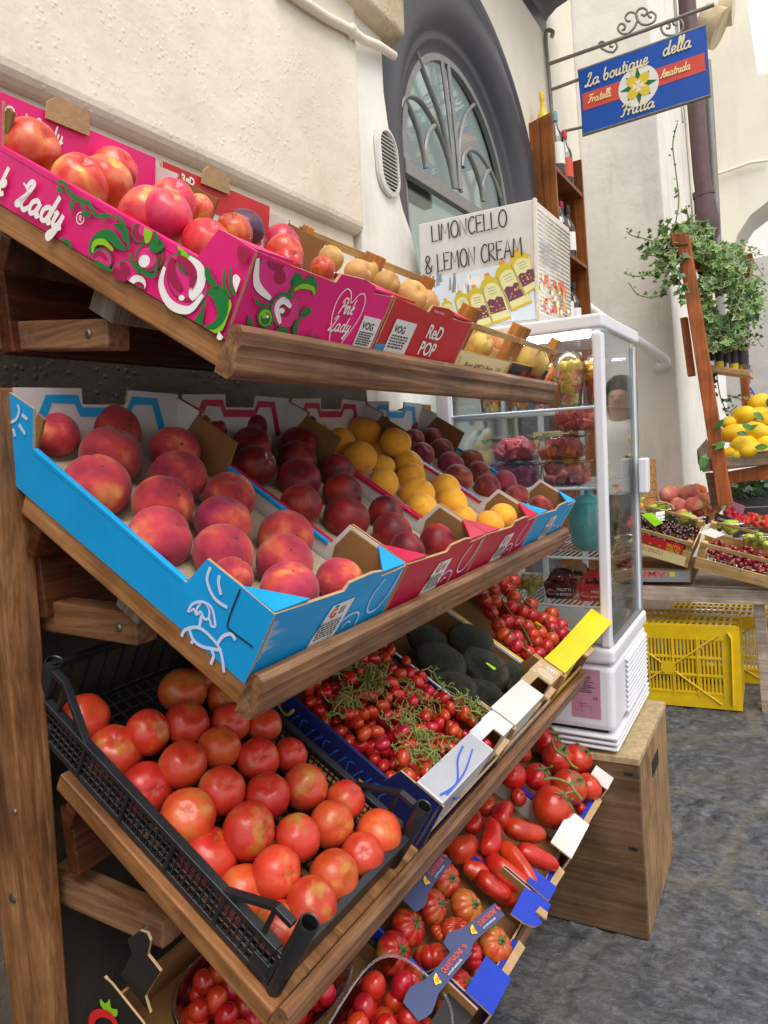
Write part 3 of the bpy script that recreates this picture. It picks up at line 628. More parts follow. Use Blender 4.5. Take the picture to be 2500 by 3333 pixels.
def side_art():
    F=FRN; f=fn
    shp(F,f,ell(795,825,105,128,32,rot=-.2),1); shp(F,f,ell(795,825,100,122,32,rot=-.2),4); shp(F,f,ell(802,815,78,100,28,rot=-.2),3); shp(F,f,ell(790,815,60,80,26,rot=-.2),4)
    strk(F,f,[(715,760),(700,840),(740,920),(820,945),(880,880)],.010,0); strk(F,f,[(820,720),(868,770),(870,840),(830,900)],.012,0); shp(F,f,ell(850,855,28,52,18,rot=.4),0)
    shp(F,f,ell(787,893,13,13,12),0); strk(F,f,[(750,720),(745,790),(790,860)],.012,3); strk(F,f,[(770,720),(800,740),(840,790),(830,850)],.012,3)
    shp(F,f,spline([(770,670),(800,690),(835,730),(838,760),(815,740),(790,715)],4,True),2); strk(F,f,[(778,690),(780,745),(810,790)],.007,1)
    shp(F,f,ell(650,715,62,66,22),1); shp(F,f,ell(650,717,56,60,22),3); shp(F,f,ell(640,722,40,46,18),4); shp(F,f,ell(628,735,24,28,16,rot=.3),0)
    shp(F,f,ell(630,610,60,50,20),1); shp(F,f,ell(630,610,54,44,20),3); shp(F,f,ell(640,600,36,30,18),4); shp(F,f,spline([(632,590),(660,600),(658,640),(636,660),(628,620)],4,True),2); 
    shp(F,f,ell(548,790,60,60,22),1); shp(F,f,ell(548,790,54,54,22),4); strk(F,f,[(510,760),(505,810),(545,845)],.012,3); shp(F,f,ell(548,770,20,36,14,rot=-.5),3)
    shp(F,f,ell(600,835,38,40,16),0); shp(F,f,ell(606,850,26,26,14),3); shp(F,f,ell(604,856,16,16,12),1); shp(F,f,ell(603,860,8,8,10),2)
    shp(F,f,ell(442,730,52,50,20),1); shp(F,f,ell(442,732,46,44,20),4); strk(F,f,[(412,720),(440,700),(470,730)],.006,3)
    for P in ([(398,720),(395,660),(430,610),(490,600),(540,660),(555,690),(510,680),(480,650),(440,655),(420,690)],[(500,580),(530,575),(560,610),(560,660),(540,640),(530,610)],[(655,660),(690,640),(720,670),(690,700),(660,690)]): shp(F,f,spline(P,4,True),1)
    strk(F,f,[(410,700),(420,660),(460,655),(500,690)],.007,2)
    shp(F,f,spline([(905,870),(950,840),(990,880),(1000,950),(970,1020),(900,1055),(885,1020),(930,1000),(950,960),(930,900)],4,True),1); shp(F,f,spline([(1000,900),(1012,950),(985,1020),(920,1060),(880,1050),(950,1025),(990,970)],4,True),2)
    shp(F,f,spline([(840,1010),(870,960),(900,900),(890,960),(880,1020)],4,True),1); strk(F,f,[(905,760),(910,800),(950,850)],.008,1)
    strk(F,f,[(940,1085),(960,1060),(1000,1075)],.008,0); shp(F,f,spline([(945,1075),(975,1085),(990,1100),(965,1098)],3,True),2)
    strk(F,f,[(1010,760),(1005,830),(1030,885),(1060,905)],.004,1); strk(F,f,[(985,770),(980,840),(1010,890)],.004,1); shp(F,f,ell(1040,840,20,48,16,rot=-.3),0); shp(F,f,ell(1075,700,40,46,18),3)
    for P in ([(270,420),(268,395),(300,400),(305,430),(350,470),(400,490),(430,540),(480,540),(520,560)],[(320,520),(330,480),(350,470)],[(380,520),(372,490),(400,480)],[(460,560),(480,540)],[(520,540),(560,600),(575,690)],[(280,640),(315,660),(325,690)],[(420,740),(450,770),(500,785)],[(575,700),(600,760),(680,800),(690,720)],[(700,660),(680,600)]): strk(F,f,P,.0052,1)
    for e in ((275,432,12,14),(388,535,22,14),(466,548,12,10),(328,500,8,14)): shp(F,f,ell(*e,12),1)
    shp(F,f,spline([(280,640),(305,645),(322,680),(300,670)],3,True),1)
    # lettering: brush script running down towards the front
    a=f(C1(-95,395)); c=f(C1(350,650)); rot=math.atan2(c[1]-a[1],c[0]-a[0])
    script(b,'nk',F,_fn(C1(-42,416)),.0172,.006,.0038,0,rot,.25,1.1); script(b,'Lady',F,_fn(C1(80,492)),.0172,.006,.0038,0,rot,.25,1.1)
    cc=f(C1(360,552)); b.ribbon(ell(cc[0],cc[1],.0065,.0065,14),.0012,F,.0045,0,True); put_text(b,'R',F,(cc[0],cc[1]-.0032),.009,.004,0,rot,center=True)
    strk(F,f,[(120,400),(140,440),(100,470)],.004,0)
side_art()
b.build('printed_pattern',mats,pink,recalc=False)
b=MB(); lay[0]=0; F=FRF; f=ff
shp(F,f,ell(1190,790,85,120,24,rot=.2),1); shp(F,f,ell(1190,788,79,113,24,rot=.2),4); strk(F,f,[(1110,720),(1105,830),(1165,895)],.009,0); shp(F,f,ell(1205,800,26,34,16),3); shp(F,f,ell(1190,740,40,34,16),3)
shp(F,f,spline([(1250,830),(1262,795),(1290,782),(1310,815),(1340,790),(1368,830),(1355,880),(1335,850),(1300,845)],4,True),1); strk(F,f,[(1262,858),(1300,840),(1345,850),(1352,875)],.006,2)
shp(F,f,ell(1225,945,62,78,24),1); shp(F,f,ell(1225,945,57,73,24),4); strk(F,f,[(1205,1000),(1190,930),(1220,900),(1250,930)],.009,0); shp(F,f,ell(1225,935,28,40,16),3); shp(F,f,ell(1212,945,12,12,12),0)
shp(F,f,ell(1140,975,36,45,18),1); shp(F,f,ell(1140,975,28,36,16),2); shp(F,f,ell(1140,978,22,28,16),1); shp(F,f,ell(1135,965,12,14,12),2); shp(F,f,ell(1148,970,7,7,10),0)
for P in ([(1290,960),(1320,925),(1340,950),(1320,960)],[(1070,960),(1085,1000),(1090,1050),(1060,1010)],[(1290,1060),(1340,1055),(1370,1085),(1320,1082)],[(1180,1035),(1215,1010),(1240,1040),(1225,1070)],[(1110,1055),(1150,1045),(1170,1065)],[(1280,985),(1258,1010),(1275,1050)]): shp(F,f,spline(P,3,True),1)
for P in ([(1180,890),(1215,870),(1260,890)],[(1270,800),(1250,870),(1230,890)],[(1325,960),(1270,990),(1262,1040),(1300,1075)],[(1090,880),(1110,915),(1175,910)],[(1345,1030),(1330,1065),(1372,1060)]): strk(F,f,P,.004,1)
b.build('printed_pattern',mats,pink,recalc=False)
b=MB(); hx,hz=.2,.052; heart=[(0,-.047),(-.031,-.008),(-.037,.018),(-.026,.034),(-.011,.032),(0,.02),(.011,.032),(.026,.034),(.037,.018),(.031,-.008)]
b.ribbon(spline([(hx+p[0]*.86,hz+p[1]) for p in heart],6,True),.0016,FRF,.0012,0,True)
script(b,'Pink',FRF,(hx-.021,hz+.004),.0098,.0022,.0012,0,.05,.2); script(b,'Lady',FRF,(hx-.026,hz-.020),.0098,.0022,.0012,0,.05,.2)
b.build('lettering',M['i_white'],pink,recalc=False)
label_part(pink,FRF,(.266,.038),.046,.046,.0012,0,6,'VOG')
def _t(bx,fr,s): pass
b=MB(); b.flat([(.0,.0),(.022,.0),(.028,.03),(.0,.026)],FRF,.0008,0); b.build('blue_panel',M['skyb'],red,recalc=False)
label_part(red,FRF,(.06,.043),.066,.05,.0014,0,5,'VOG')
b=MB(); put_text(b,'ReD',FRF,(.165,.052),.031,.0012,0,center=True,bold=.022); put_text(b,'POP',FRF,(.163,.024),.031,.0012,0,center=True,bold=.022); put_text(b,'little big sweet',FRF,(.16,.01),.0115,.0012,0,center=True); put_text(b,'Product of Italy',FRF,(.146,.0925),.006,.0012,0,center=True)
b.build('lettering',M['i_white'],red,recalc=False)
# writing on the inside of the two back panels
for o,lines in ((pink,1),(red,0)):
    b=MB(); bf=((0,.452,0),(1,0,0),(0,.3487,.9372),(0,-.9372,.3487))
    b.box((.01,.0,.0),(.012,.0,.0)) if False else None
    if lines: script(b,'Pink Lady',bf,(.03,.093),.010,.0024,.004,0,0,.2)
    else: put_text(b,'ReD',bf,(.06,.108),.017,.004,0,center=True,bold=.04); put_text(b,'POP',bf,(.06,.092),.017,.004,0,center=True,bold=.04)
    b.build('lettering',M['i_white'],o,recalc=False)
    b=MB(); b.prism([(.006,.078),(.292 if o is pink else .286,.078),(.29 if o is pink else .284,.127),(.006,.127)],((0,.4525,0),(1,0,0),(0,.3487,.9372),(0,-.9372,.3487)),.0022); b.build('folded_rim',M['pink'] if o is pink else M['red'],o)
    b=MB(); b.prism([(.09,.118),(.16,.118),(.158,.145),(.14,.152),(.105,.15),(.092,.14)],((0,.448,0),(1,0,0),(0,.3487,.9372),(0,-.9372,.3487)),.004); b.build('torn_handle_flap',M['edge'],o)

# two shallow wooden crates of pears, far end of the top shelf
def wood_crate(u0,wd,label,dark):
    S=SH[1]; o=thing('wooden_crate',label,'crate',S.Mat(u0,.012,.001),'pear crates on the top shelf'); L=.42
    b=MB(); b.box((0,0,.0),(wd,.004,.042)); b.build('front_slat',M['wood_crate'],o,bevel=.001)
    b=MB(); b.box((.0,.002,.082),(wd,.006,.094)); b.build('front_slat',M['wood_crate'],o,bevel=.001)
    b=MB(); b.box((0,L-.004,0),(wd,L,.05)); b.box((0,L-.004,.095),(wd,L,.112)); b.build('back_slat',M['wood_crate'],o,bevel=.001)
    for x in (0,wd-.004):
        b=MB(); b.box((x,.004,0),(x+.004,L-.004,.05)); b.build('side_slat',M['wood_crate'],o,bevel=.001)
    for x,y,sx,sy in ((.004,.004,1,1),(wd-.004,.004,-1,1),(.004,L-.004,1,-1),(wd-.004,L-.004,-1,-1)):
        b=MB(); b.prism([(x,y),(x+sx*.03,y),(x,y+sy*.03)],((0,0,0),(1,0,0),(0,1,0),(0,0,1)),.118); b.build('corner_post',M['wood_crate_o'],o,bevel=.0015)
    b=MB(); b.box((.004,.004,.0),(wd-.004,L-.004,.004)); b.build('base',M['wood_crate'],o)
    fr=((0,-.0005,0),(1,0,0),(0,0,1),(0,-1,0))
    b=MB(); b.flat([(.003,.001),(wd-.003,.001),(wd-.003,.041),(.003,.041)],fr,.001,0)
    if dark:
        for x in (.3,.36,.5,.55,.61,.67,.73,.79): b.ribbon(spline([(wd*x,.012),(wd*x+.008,.03),(wd*x+.014,.013)],3),.004,fr,.002,1)
        b.build('paper_label',[M['i_ink'],M['i_signred']],o,recalc=False)
    else:
        x=.02; rr=random.Random(3)
        put_text(b,'Rinat AMO b Nota',fr,(.05,.012),.018,.002,1,shear=.4,width=.15); put_text(b,'1.50',fr,(.215,.012),.017,.002,2,shear=.3)
        b.ribbon([(.016,.034),(.02,.02)],.002,fr,.002,1); b.ribbon([(wd-.015,.032),(wd-.013,.012)],.002,fr,.002,1)
        b.build('paper_label',[M['i_cream'],M['i_ink'],M['i_green']],o,recalc=False)
wood_crate(.605,.285,'pale wooden pear crate with a handwritten cream label, third on the top shelf',False)
wood_crate(.9,.285,'pale wooden pear crate with a dark printed label, last on the top shelf',True)
# ------------------------------------------------------------------ boxes of the third shelf
# black plastic crate of big tomatoes
S3=SH[3]; o=thing('plastic_crate','black plastic lattice crate full of large tomatoes at the near end of the third shelf','crate',S3.Mat(.008,.012,.002)); cw,cl=.29,.505
b=MB()
for i in range(15): b.box((.006+i*(cw-.016)/14,.006,.0),(.0105+i*(cw-.016)/14,cl-.006,.004))
for i in range(25): b.box((.006,.006+i*(cl-.016)/24,.0006),(cw-.006,.0105+i*(cl-.016)/24,.0036))
b.build('lattice_base',M['blackp'],o)
for x,sg in ((0,1),(cw-.006,1)):
    b=MB(); b.box((x,.0,.052),(x+.007,cl,.062)); b.box((x,0,.0),(x+.006,cl,.010)); b.box((x-.003,.02,.058),(x+.010,cl-.02,.0645)); b.box((x+.001,0,.03),(x+.004,cl,.033)); b.box((x+.001,0,.020),(x+.004,cl,.0225)); b.box((x+.001,0,.042),(x+.004,cl,.0445))
    n=46
    for i in range(n+1):
        y=.012+i*(cl-.026)/n
        b.box((x+.0005,y,.008),(x+.0045,y+.0026,.054)) if i%9 else b.box((x-.002,y-.001,.006),(x+.006,y+.005,.058))
    for ya,yb,za,zb in ((.115,.045,.06,.112),(cl-.115,cl-.045,.06,.118)):
        b.hexa([V((x-.002,ya,.055)),V((x+.009,ya,.055)),V((x+.009,ya,.064)),V((x-.002,ya,.064))],[V((x-.002,yb,zb-.008)),V((x+.009,yb,zb-.008)),V((x+.009,yb,zb)),V((x-.002,yb,zb))])
        y0,y1=(yb,.018) if ya<.2 else (yb,cl-.018)
        b.box((x-.002,min(y0,y1),zb-.008),(x+.009,max(y0,y1),zb)); b.box((x+.0,yb-.003,.06),(x+.006,yb+.003,zb-.004)); b.box((x,min(y0,y1),0),(x+.005,max(y0,y1),.03))
    b.build('side_panel',M['blackp'],o,bevel=.0008)
b=MB(); b.box((0,0,0),(cw,.005,.06)); b.box((.01,-.003,.055),(cw-.01,.008,.068)); b.build('front_panel',M['blackp'],o,bevel=.001)
b=MB(); b.box((0,cl-.006,0),(cw,cl,.008)); b.box((0,cl-.007,.105),(cw,cl+.001,.118)); 
for i in range(9): b.hexa(*[[V((.01+i*.031+dx*k,cl-.005+yy,.004 if k==0 else .108)) for dx,yy in ((.0 if k==0 else .02*(1 if i%2 else -1),0),(.007 if k==0 else .007+.02*(1 if i%2 else -1),0),(.007 if k==0 else .007+.02*(1 if i%2 else -1),.004),(.0 if k==0 else .02*(1 if i%2 else -1),.004))] for k in (0,1)]) if False else b.box((.01+i*.031,cl-.005,.004),(.014+i*.031,cl-.002,.108))
b.build('back_panel',M['blackp'],o,bevel=.001)
for x in (.008,cw-.008):
    for y in (.004,cl-.006):
        b=MB(); ro,ri=.0122,.0098
        b.lathe([(ro*.86,.0),(ro*.95,.05),(ro,.052),(ro,.122),(ro-.0008,.124),(ri,.123),(ri,.06),(.001,.06)],24,Matrix.Translation((x,y,0))); b.build('corner_tube',M['blackp'],o,smooth=40)

def ledge_box(k,u0,wd,L,label,group,out,ink,ledges,name='fruit_box',inside=None,low=.06,frontlow=.03,hi=.1,sidehi=None,rim=None,fmat=None):
    """open cardboard box with folded-over board along the front; ledges: (u0,u1,v_front,v_back,n,material)"""
    S=SH[k]; o=thing(name,label,'box',S.Mat(u0,0,.001),group); m=[out,inside or M['brown'],M['edge']]
    side=[(-.003,0),(L,0),(L+.03,hi+.012),(L-.03,hi+.012),(L-.05,low),(.1,low-.006),(.085,hi-.004),(0,hi-.004)]
    side_panel(o,0,.004,side,m); side_panel(o,wd-.004,.004,side,[m[1],m[0],m[2]])
    front_panel(o,0,.004,[(.004,0),(wd-.004,0),(wd-.004,frontlow),(.004,frontlow)],[fmat or out,m[1],m[2]])
    b=MB(); b.box((.004,L-.004,0),(wd-.004,L,hi+.01)); b.build('back_panel',m[1],o)
    b=MB(); b.box((.004,.004,.001),(wd-.004,L-.004,.004)); b.build('base',M['brown'],o)
    for a,c,vf,vb,n,mt in ledges:
        b=MB(); b.prism([(a,vf),(c,vf),(c,vb),(a,vb)],((0,0,n-.0035),(1,0,0),(0,1,0),(0,0,1)),.0035,(0,0,1))
        b.prism([(a,.0),(c,.0),(c,n-.0036),(a,n-.0036)],((0,vf,0),(1,0,0),(0,0,1),(0,1,0)),.0035,(0,0,1)); b.build('folded_front',[mt,M['edge']],o)
    for uu in (-.0006,wd-.0054):
        b=MB(); b.box((uu,.1,low-.006),(uu+.006,L-.05,low+.001)); b.build('rim',rim or out,o,bevel=.001)
    return o
navy=ledge_box(3,.349,.305,.40,'navy and silver patterned cardboard box of small vine tomatoes, beside the black crate','boxes on the third shelf',M['navy'],None,[(.0,.2,.004,.054,.1,M['silver']),(.255,.305,.008,.058,.1,M['silver'])],hi=.1,low=.066,fmat=M['navy'])
b=MB(); b.prism([(.2,.03),(.255,.03),(.255,.056),(.2,.056)],((0,0,.0965),(1,0,0),(0,1,0),(0,0,1)),.0035); b.build('folded_front',M['silver'],navy)
b=MB(); b.prism([(.2,.0),(.255,.004),(.258,-.006),(.196,-.008)],((0,0,.094),(1,0,0),(0,1,0),(0,0,1)),.005); b.build('torn_handle_flap',M['edge'],navy)
b=MB(); fr=((0,0.0035,0),(1,0,0),(0,0,1),(0,-1,0)); rr=random.Random(5)
for i in range(8): b.ribbon(spline([(.006+i*.012,.02),(.01+i*.012,.05+.02*sin(i)),(.018+i*.012,.07)],4),.003,fr,.001,i%2)
b.ribbon(spline([(.002,.085),(.05,.08),(.09,.05),(.13,.03)],5),.003,fr,.001,0)
for x,y in ((.02,.04),(.045,.06),(.06,.03),(.085,.045),(.1,.02),(.03,.075),(.12,.05)): b.flat(ell(x,y,.0045,.006,10),fr,.0016,2)
b.build('printed_pattern',[M['i_pblue'],M['i_lblue'],M['i_gold']],navy,recalc=False)
b=MB(); fr=FN(0)
for i in range(16): b.ribbon(spline([(-.09-i*.018,.012),(-.095-i*.018,.03+.012*sin(i*2)),(-.084-i*.018,.048)],4),.003,fr,.001,0)
b.ribbon(spline([(-.33,.054),(-.325,.034),(-.305,.03),(-.296,.05)],5),.005,fr,.0012,1); b.flat([(-.14,.03),(-.115,.034),(-.112,.026),(-.135,.024)],fr,.0012,1)
b.build('printed_pattern',[M['i_pblue'],M['i_gold']],navy,recalc=False)
b=MB(); fr=((0,0,.1005),(1,0,0),(0,1,0),(0,0,1))
for i in range(40): x=.006+i*.0048; b.flat([(x,.005),(x+.0012,.005),(x+.0012,.053),(x,.053)],fr,.0003,0)
b.ribbon(spline([(.01,.015),(.06,.01),(.11,.035),(.15,.045)],6),.0035,fr,.0008,1); b.ribbon(spline([(.02,.008),(.09,.012),(.16,.03)],6),.003,fr,.0008,1)
b.build('printed_pattern',[M['i_grey'],M['i_pblue']],navy,recalc=False)
avo=ledge_box(3,.658,.302,.40,'white and kraft cardboard box of dark avocados between the navy box and the yellow box','boxes on the third shelf',M['whitec'],None,[(.0,.165,.006,.062,.1,M['whitec']),(.222,.302,.01,.066,.1,M['kraft'])],low=.064)
b=MB(); b.prism([(.165,.042),(.222,.042),(.222,.064),(.165,.064)],((0,0,.0965),(1,0,0),(0,1,0),(0,0,1)),.0035); b.build('folded_front',M['kraft'],avo); b=MB(); b.prism([(.165,.0),(.222,0),(.222,.05),(.165,.05)],((0,.006,0),(1,0,0),(0,0,1),(0,1,0)),.0035); b.build('folded_front',M['kraft'],avo)
b=MB(); b.prism([(.17,.006),(.222,.008),(.224,-.004),(.168,-.006)],((0,0,.092),(1,0,0),(0,1,0),(0,0,1)),.005); b.build('torn_handle_flap',M['edge'],avo)
b=MB(); fr=((0,0,.1005),(1,0,0),(0,1,0),(0,0,1))
for r in (.004,.009,.014,.018): b.ribbon(ell(.245,.035,r*.8,r,20),.0011,fr,.0006,0,True)
for x,y in ((.228,.056),(.27,.058),(.236,.018)): b.ribbon(ell(x,y,.004,.004,12),.0011,fr,.0006,0,True)
for i in range(7): a=i*2*pi/7; b.ribbon(spline([(.278,.03),(.278+.008*cos(a)-.003*sin(a),.03+.01*sin(a)+.003*cos(a)),(.278+.013*cos(a),.03+.015*sin(a)),(.278+.008*cos(a)+.003*sin(a),.03+.01*sin(a)-.003*cos(a)),(.278,.03)],4),.001,fr,.0006,0)
b.build('line_drawing',M['i_white'],avo,recalc=False)
yel=ledge_box(3,.968,.232,.40,'yellow cardboard box of round tomatoes on the vine, last on the third shelf','boxes on the third shelf',M['yellow'],None,[(.0,.1,.006,.062,.1,M['yellow'])],low=.062,inside=M['brown'])
b=MB(); b.hexa([V((.1,.006,.0965)),V((.1,.062,.0965)),V((.1,.062,.1)),V((.1,.006,.1))],[V((.355,.002,.128)),V((.355,.066,.128)),V((.355,.066,.1315)),V((.355,.002,.1315))]); b.build('folded_front',M['yellow'],yel)
b=MB(); b.prism([(.14,-.006),(.2,-.008),(.205,.006),(.138,.005)],((0,0,.098),(1,0,0),(0,1,0),(0,0,1)),.005); b.build('torn_handle_flap',M['edge'],yel)

# ------------------------------------------------------------------ boxes of the bottom shelf
dark=ledge_box(4,-.01,.42,.40,'charcoal cardboard box with a green leaf and red fruit outline on the bottom shelf','boxes on the bottom shelf',M['black'],None,[(.33,.42,.0,.05,.09,M['black'])],low=.05,hi=.11)
b=MB(); fr=FN(-.0035)
fnd=proj_on(4,-.01,'n'); CC=crop(0,2400,.4219); Lp=lambda pts:[fnd(CC(*p)) for p in pts]
b.flat(spline(Lp([(795,2005),(835,2040),(865,2005),(878,2075),(925,2085),(918,2140),(870,2130),(800,2060)]),3,True),fr,.001,0); b.ribbon(spline(Lp([(925,2215),(880,2140),(810,2110),(750,2130),(728,2200),(745,2330),(830,2420)])),.012,fr,.001,1)
b.build('fruit_emblem',[M['i_lime'],M['i_hotred']],dark,recalc=False)
dp=[_p for _p in Lp([(640,2120),(822,1850),(870,1890),(1110,2190),(1240,2420),(640,2420)])]
b=MB(); b.prism([(-x,max(0,y)) for x,y in dp],((-.003,0,0),(0,1,0),(0,0,1),(1,0,0)),.003,(0,0,1)); b.build('side_panel',[M['black'],M['edge']],dark)
dp=[_p for _p in Lp([(925,1610),(1020,1540),(1075,1560),(1100,1620),(1080,1730),(1180,1860),(1060,2050),(1100,2185),(870,1890),(960,1720)])]
b=MB(); b.prism([(-x,max(0,y)) for x,y in dp],((.012,0,0),(0,1,0),(0,0,1),(1,0,0)),.004,(0,0,1)); b.build('corner_flap',[M['black'],M['edge']],dark)
ribx=ledge_box(4,.425,.312,.40,'royal blue cardboard box of deeply ribbed tomatoes on the bottom shelf','boxes on the bottom shelf',M['royal'],None,[(.0,.09,-.024,.03,.1,M['royal']),],low=.062,frontlow=.06)
b=MB(); b.prism([(.215,.03),(.30,.032),(.312,.005),(.312,-.026),(.285,-.026),(.281,-.008),(.262,-.006),(.255,-.027),(.232,-.02),(.219,.0)],((0,0,.0965),(1,0,0),(0,1,0),(0,0,1)),.0035,(0,0,1)); b.build('folded_front',[M['royal'],M['edge']],ribx)
b=MB(); b.prism([(.262,-.006),(.281,-.008),(.283,-.026),(.264,-.03)],((0,0,.1),(1,0,0),(0,1,0),(0,-.2,.98)),.004); b.build('torn_handle_flap',M['edge'],ribx)
sanx=ledge_box(4,.742,.312,.40,'purple and white box of long plum tomatoes on the bottom shelf','boxes on the bottom shelf',M['purple'],None,[(.0,.05,-.02,.034,.1,M['royal']),(.16,.312,-.02,.034,.1,M['whitec'])],low=.062,frontlow=.06,inside=M['whitec'])
vinx=ledge_box(4,1.059,.315,.40,'purple and white box of large vine tomatoes, last on the bottom shelf','boxes on the bottom shelf',M['purple'],None,[(.18,.315,-.02,.034,.1,M['whitec'])],low=.062,frontlow=.055,inside=M['whitec'])
for o,x0,x1 in ((ribx,.09,.215),(sanx,.05,.16),(vinx,.0,.18)):
    b=MB(); b.box((x0,-.012,.045),(x1,.004,.062)); b.build('rolled_front',M['royal'],o,bevel=.006,seg=3)
    b=MB(); b.prism([(x0+.01,-.02),(x1-.01,-.024),(x1-.006,-.008),(x0+.012,-.006)],((0,0,.064),(1,0,0),(0,1,0),(0,0,1)),.005); b.build('torn_handle_flap',M['edge'],o)
b=MB(); fr=((.308,0,0),(0,1,0),(0,0,1),(-1,0,0)); script(b,'F lli',fr,(.1,.02),.014,.004,.002,0,0,.3); b.build('lettering',M['i_gold'],ribx,recalc=False)
# paper banners lying over the ribbed tomatoes
def banner(pa,pb,n0,label,k=4):
    S=SH[k]; A=S.loc(S.onn(pa,n0)); B_=S.loc(S.onn(pb,n0)); o=S.at(*A); ex=(S.at(*B_)-o); L=ex.length; ex.normalize(); ez=(S.ez+V((.12,-.12,.1))).normalized(); ey=ez.cross(ex).normalized(); ez=ex.cross(ey)
    m=frameM(o,ex,ey,ez); b=MB(); N=20
    hw=lambda t: .0135+.0105*max(0,1-abs(t-.14)/.17)**.6
    ht=lambda t: .006*sin(pi*t)
    for i in range(N+1):
        t=i/N
        for d in (-1,1): b.v+= [V((t*L,d*hw(t),ht(t))),V((t*L,d*hw(t),ht(t)-.0006))]
    for i in range(N):
        a=i*4; c=a+4
        for f in ((a,c,c+2,a+2),(a+1,a+3,c+3,c+1),(a,a+1,c+1,c),(a+2,c+2,c+3,a+3)): b.f.append(list(f)); b.m.append(0)
    ob=b.build('paper_banner',M['i_bluestrip'],smooth=False); ob.matrix_world=m; tag(ob,label,'banner','blue paper banners over the ribbed tomatoes')
    fr=((0,0,0),(1,0,0),(0,1,0),(0,0,1)); t2=MB()
    put_text(t2,'QUARTARONE',fr,(L*.52,-.001),.0125,.0075,0,width=L*.36,bold=.02); put_text(t2,'ortofrutticola',fr,(L*.55,-.0085),.006,.0075,2,width=L*.25)
    t2.flat(spline([(L*.36,-.002),(L*.39,.006),(L*.42,.008),(L*.455,.009),(L*.44,.0),(L*.43,-.007),(L*.39,-.004)],3,True),fr,.0075,1); put_text(t2,'QS',fr,(L*.385,-.002),.008,.008,0,bold=.02)
    t2.ribbon([(L*.93,.006),(L*.97,-.002)],.002,fr,.004,0); t2.ribbon([(L*.945,.008),(L*.985,.0)],.002,fr,.004,0)
    for v in t2.v: v.z+=.0
    t2.build('lettering',[M['i_signred'],M['i_gold'],M['i_label']],ob,recalc=False)
banner(C9(345,1830),C9(680,1440),.112,'blue paper banner with red lettering, the lower of the two over the ribbed tomatoes')
banner(C9(580,1470),C9(880,1215),.112,'blue paper banner with red lettering, the upper of the two over the ribbed tomatoes')
banner(C9(330,1190),C9(560,900),.1,'blue paper banner half hidden under the shelf above the ribbed tomatoes')

# ------------------------------------------------------------------ fruit
def fmesh(name,fn,mat,seg=32,rings=20):
    b=MB(); vs=[]
    for i in range(rings+1):
        th=min(pi*i/rings,3.14159)
        if i in (0,rings): vs.append(fn(th,0)); continue
        for j in range(seg): vs.append(fn(th,2*pi*j/seg))
    f=[]
    for j in range(seg): f.append((0,1+j,1+(j+1)%seg))
    for i in range(rings-2):
        for j in range(seg):
            a=1+i*seg+j; c=1+i*seg+(j+1)%seg; f.append((a,a+seg,c+seg,c))
    l=len(vs)-1; bb=1+(rings-2)*seg
    for j in range(seg): f.append((bb+j,l,bb+(j+1)%seg))
    me=bpy.data.meshes.new(name); me.from_pydata([tuple(v) for v in vs],[],f); me.materials.append(mat)
    me.polygons.foreach_set('use_smooth',[True]*len(me.polygons)); me.update(); return me
def sph(th,ph,r,sx=1,sy=1,sz=1): return V((sx*r*sin(th)*cos(ph),sy*r*sin(th)*sin(ph),sz*r*cos(th)))
def wrap(a): return (a+pi)%(2*pi)-pi
def peachf(s): 
    rr=random.Random(s); e=rr.uniform(.07,.12); z=rr.uniform(.88,.97); a1,p1=rr.uniform(.01,.03),rr.uniform(0,6)
    return lambda th,ph: sph(th,ph,(1-.17*exp(-(th/.36)**2)-e*exp(-(wrap(ph)/.13)**2)*sin(th)**.5*(.5+.5*cos(th)*.8+.1)+a1*cos(2*ph+p1)*sin(th)),1,1,z)
def applef(s):
    rr=random.Random(s); p1=rr.uniform(0,6)
    return lambda th,ph: sph(th,ph,(1-.28*exp(-(th/.33)**2)-.16*exp(-((pi-th)/.3)**2)+.022*cos(5*ph+p1)*(.4+.6*(th/pi)))*(1-.06*(th/pi)),1,1,1.05)
def tomf(s):
    rr=random.Random(s); k=rr.choice((4,5,6)); a=rr.uniform(.008,.025); p1=rr.uniform(0,6); z=rr.uniform(.84,.94); a2=rr.uniform(0,.03)
    return lambda th,ph: sph(th,ph,1-.14*exp(-(th/.3)**2)-.02*exp(-((pi-th)/.2)**2)+a*cos(k*ph+p1)*sin(th)*(.6+.4*cos(th))+a2*cos(2*ph),1,1,z)
def ribf(s):
    rr=random.Random(s); k=rr.choice((8,9,10,11)); a=rr.uniform(.10,.15); p1=rr.uniform(0,6); a2=rr.uniform(.02,.06)
    return lambda th,ph: sph(th,ph,1.04-.32*exp(-(th/.34)**2)-.2*exp(-((pi-th)/.34)**2)-a*(1-abs(sin(k*(ph+.12*sin(2*ph+p1))/2+p1)))**1.6*sin(th)**.5*(.55+.45*cos(th*.7))+a2*cos(2*ph+p1),1,1,.7)
def cherf(s):
    rr=random.Random(s); z=rr.uniform(1.02,1.35); 
    return lambda th,ph: sph(th,ph,1-.06*exp(-(th/.25)**2),1,1,z)
def tinyf(s):
    z=1.3+.09*(s%4)
    return lambda th,ph: sph(th,ph,1-.05*exp(-(th/.25)**2),1,1,z)
def sanf(s):
    rr=random.Random(s); a=rr.uniform(.06,.16); p1=rr.uniform(-.5,.5); bd=rr.uniform(-.12,.12)
    def g(th,ph):
        z=cos(th); w_=(sin(th)**.62)*(.42-.05*z-a*.35*exp(-((z-p1)/.3)**2))*(1+.05*cos(3*ph+s)); return V((w_*cos(ph)+bd*(z*z),w_*sin(ph),z))
    return g
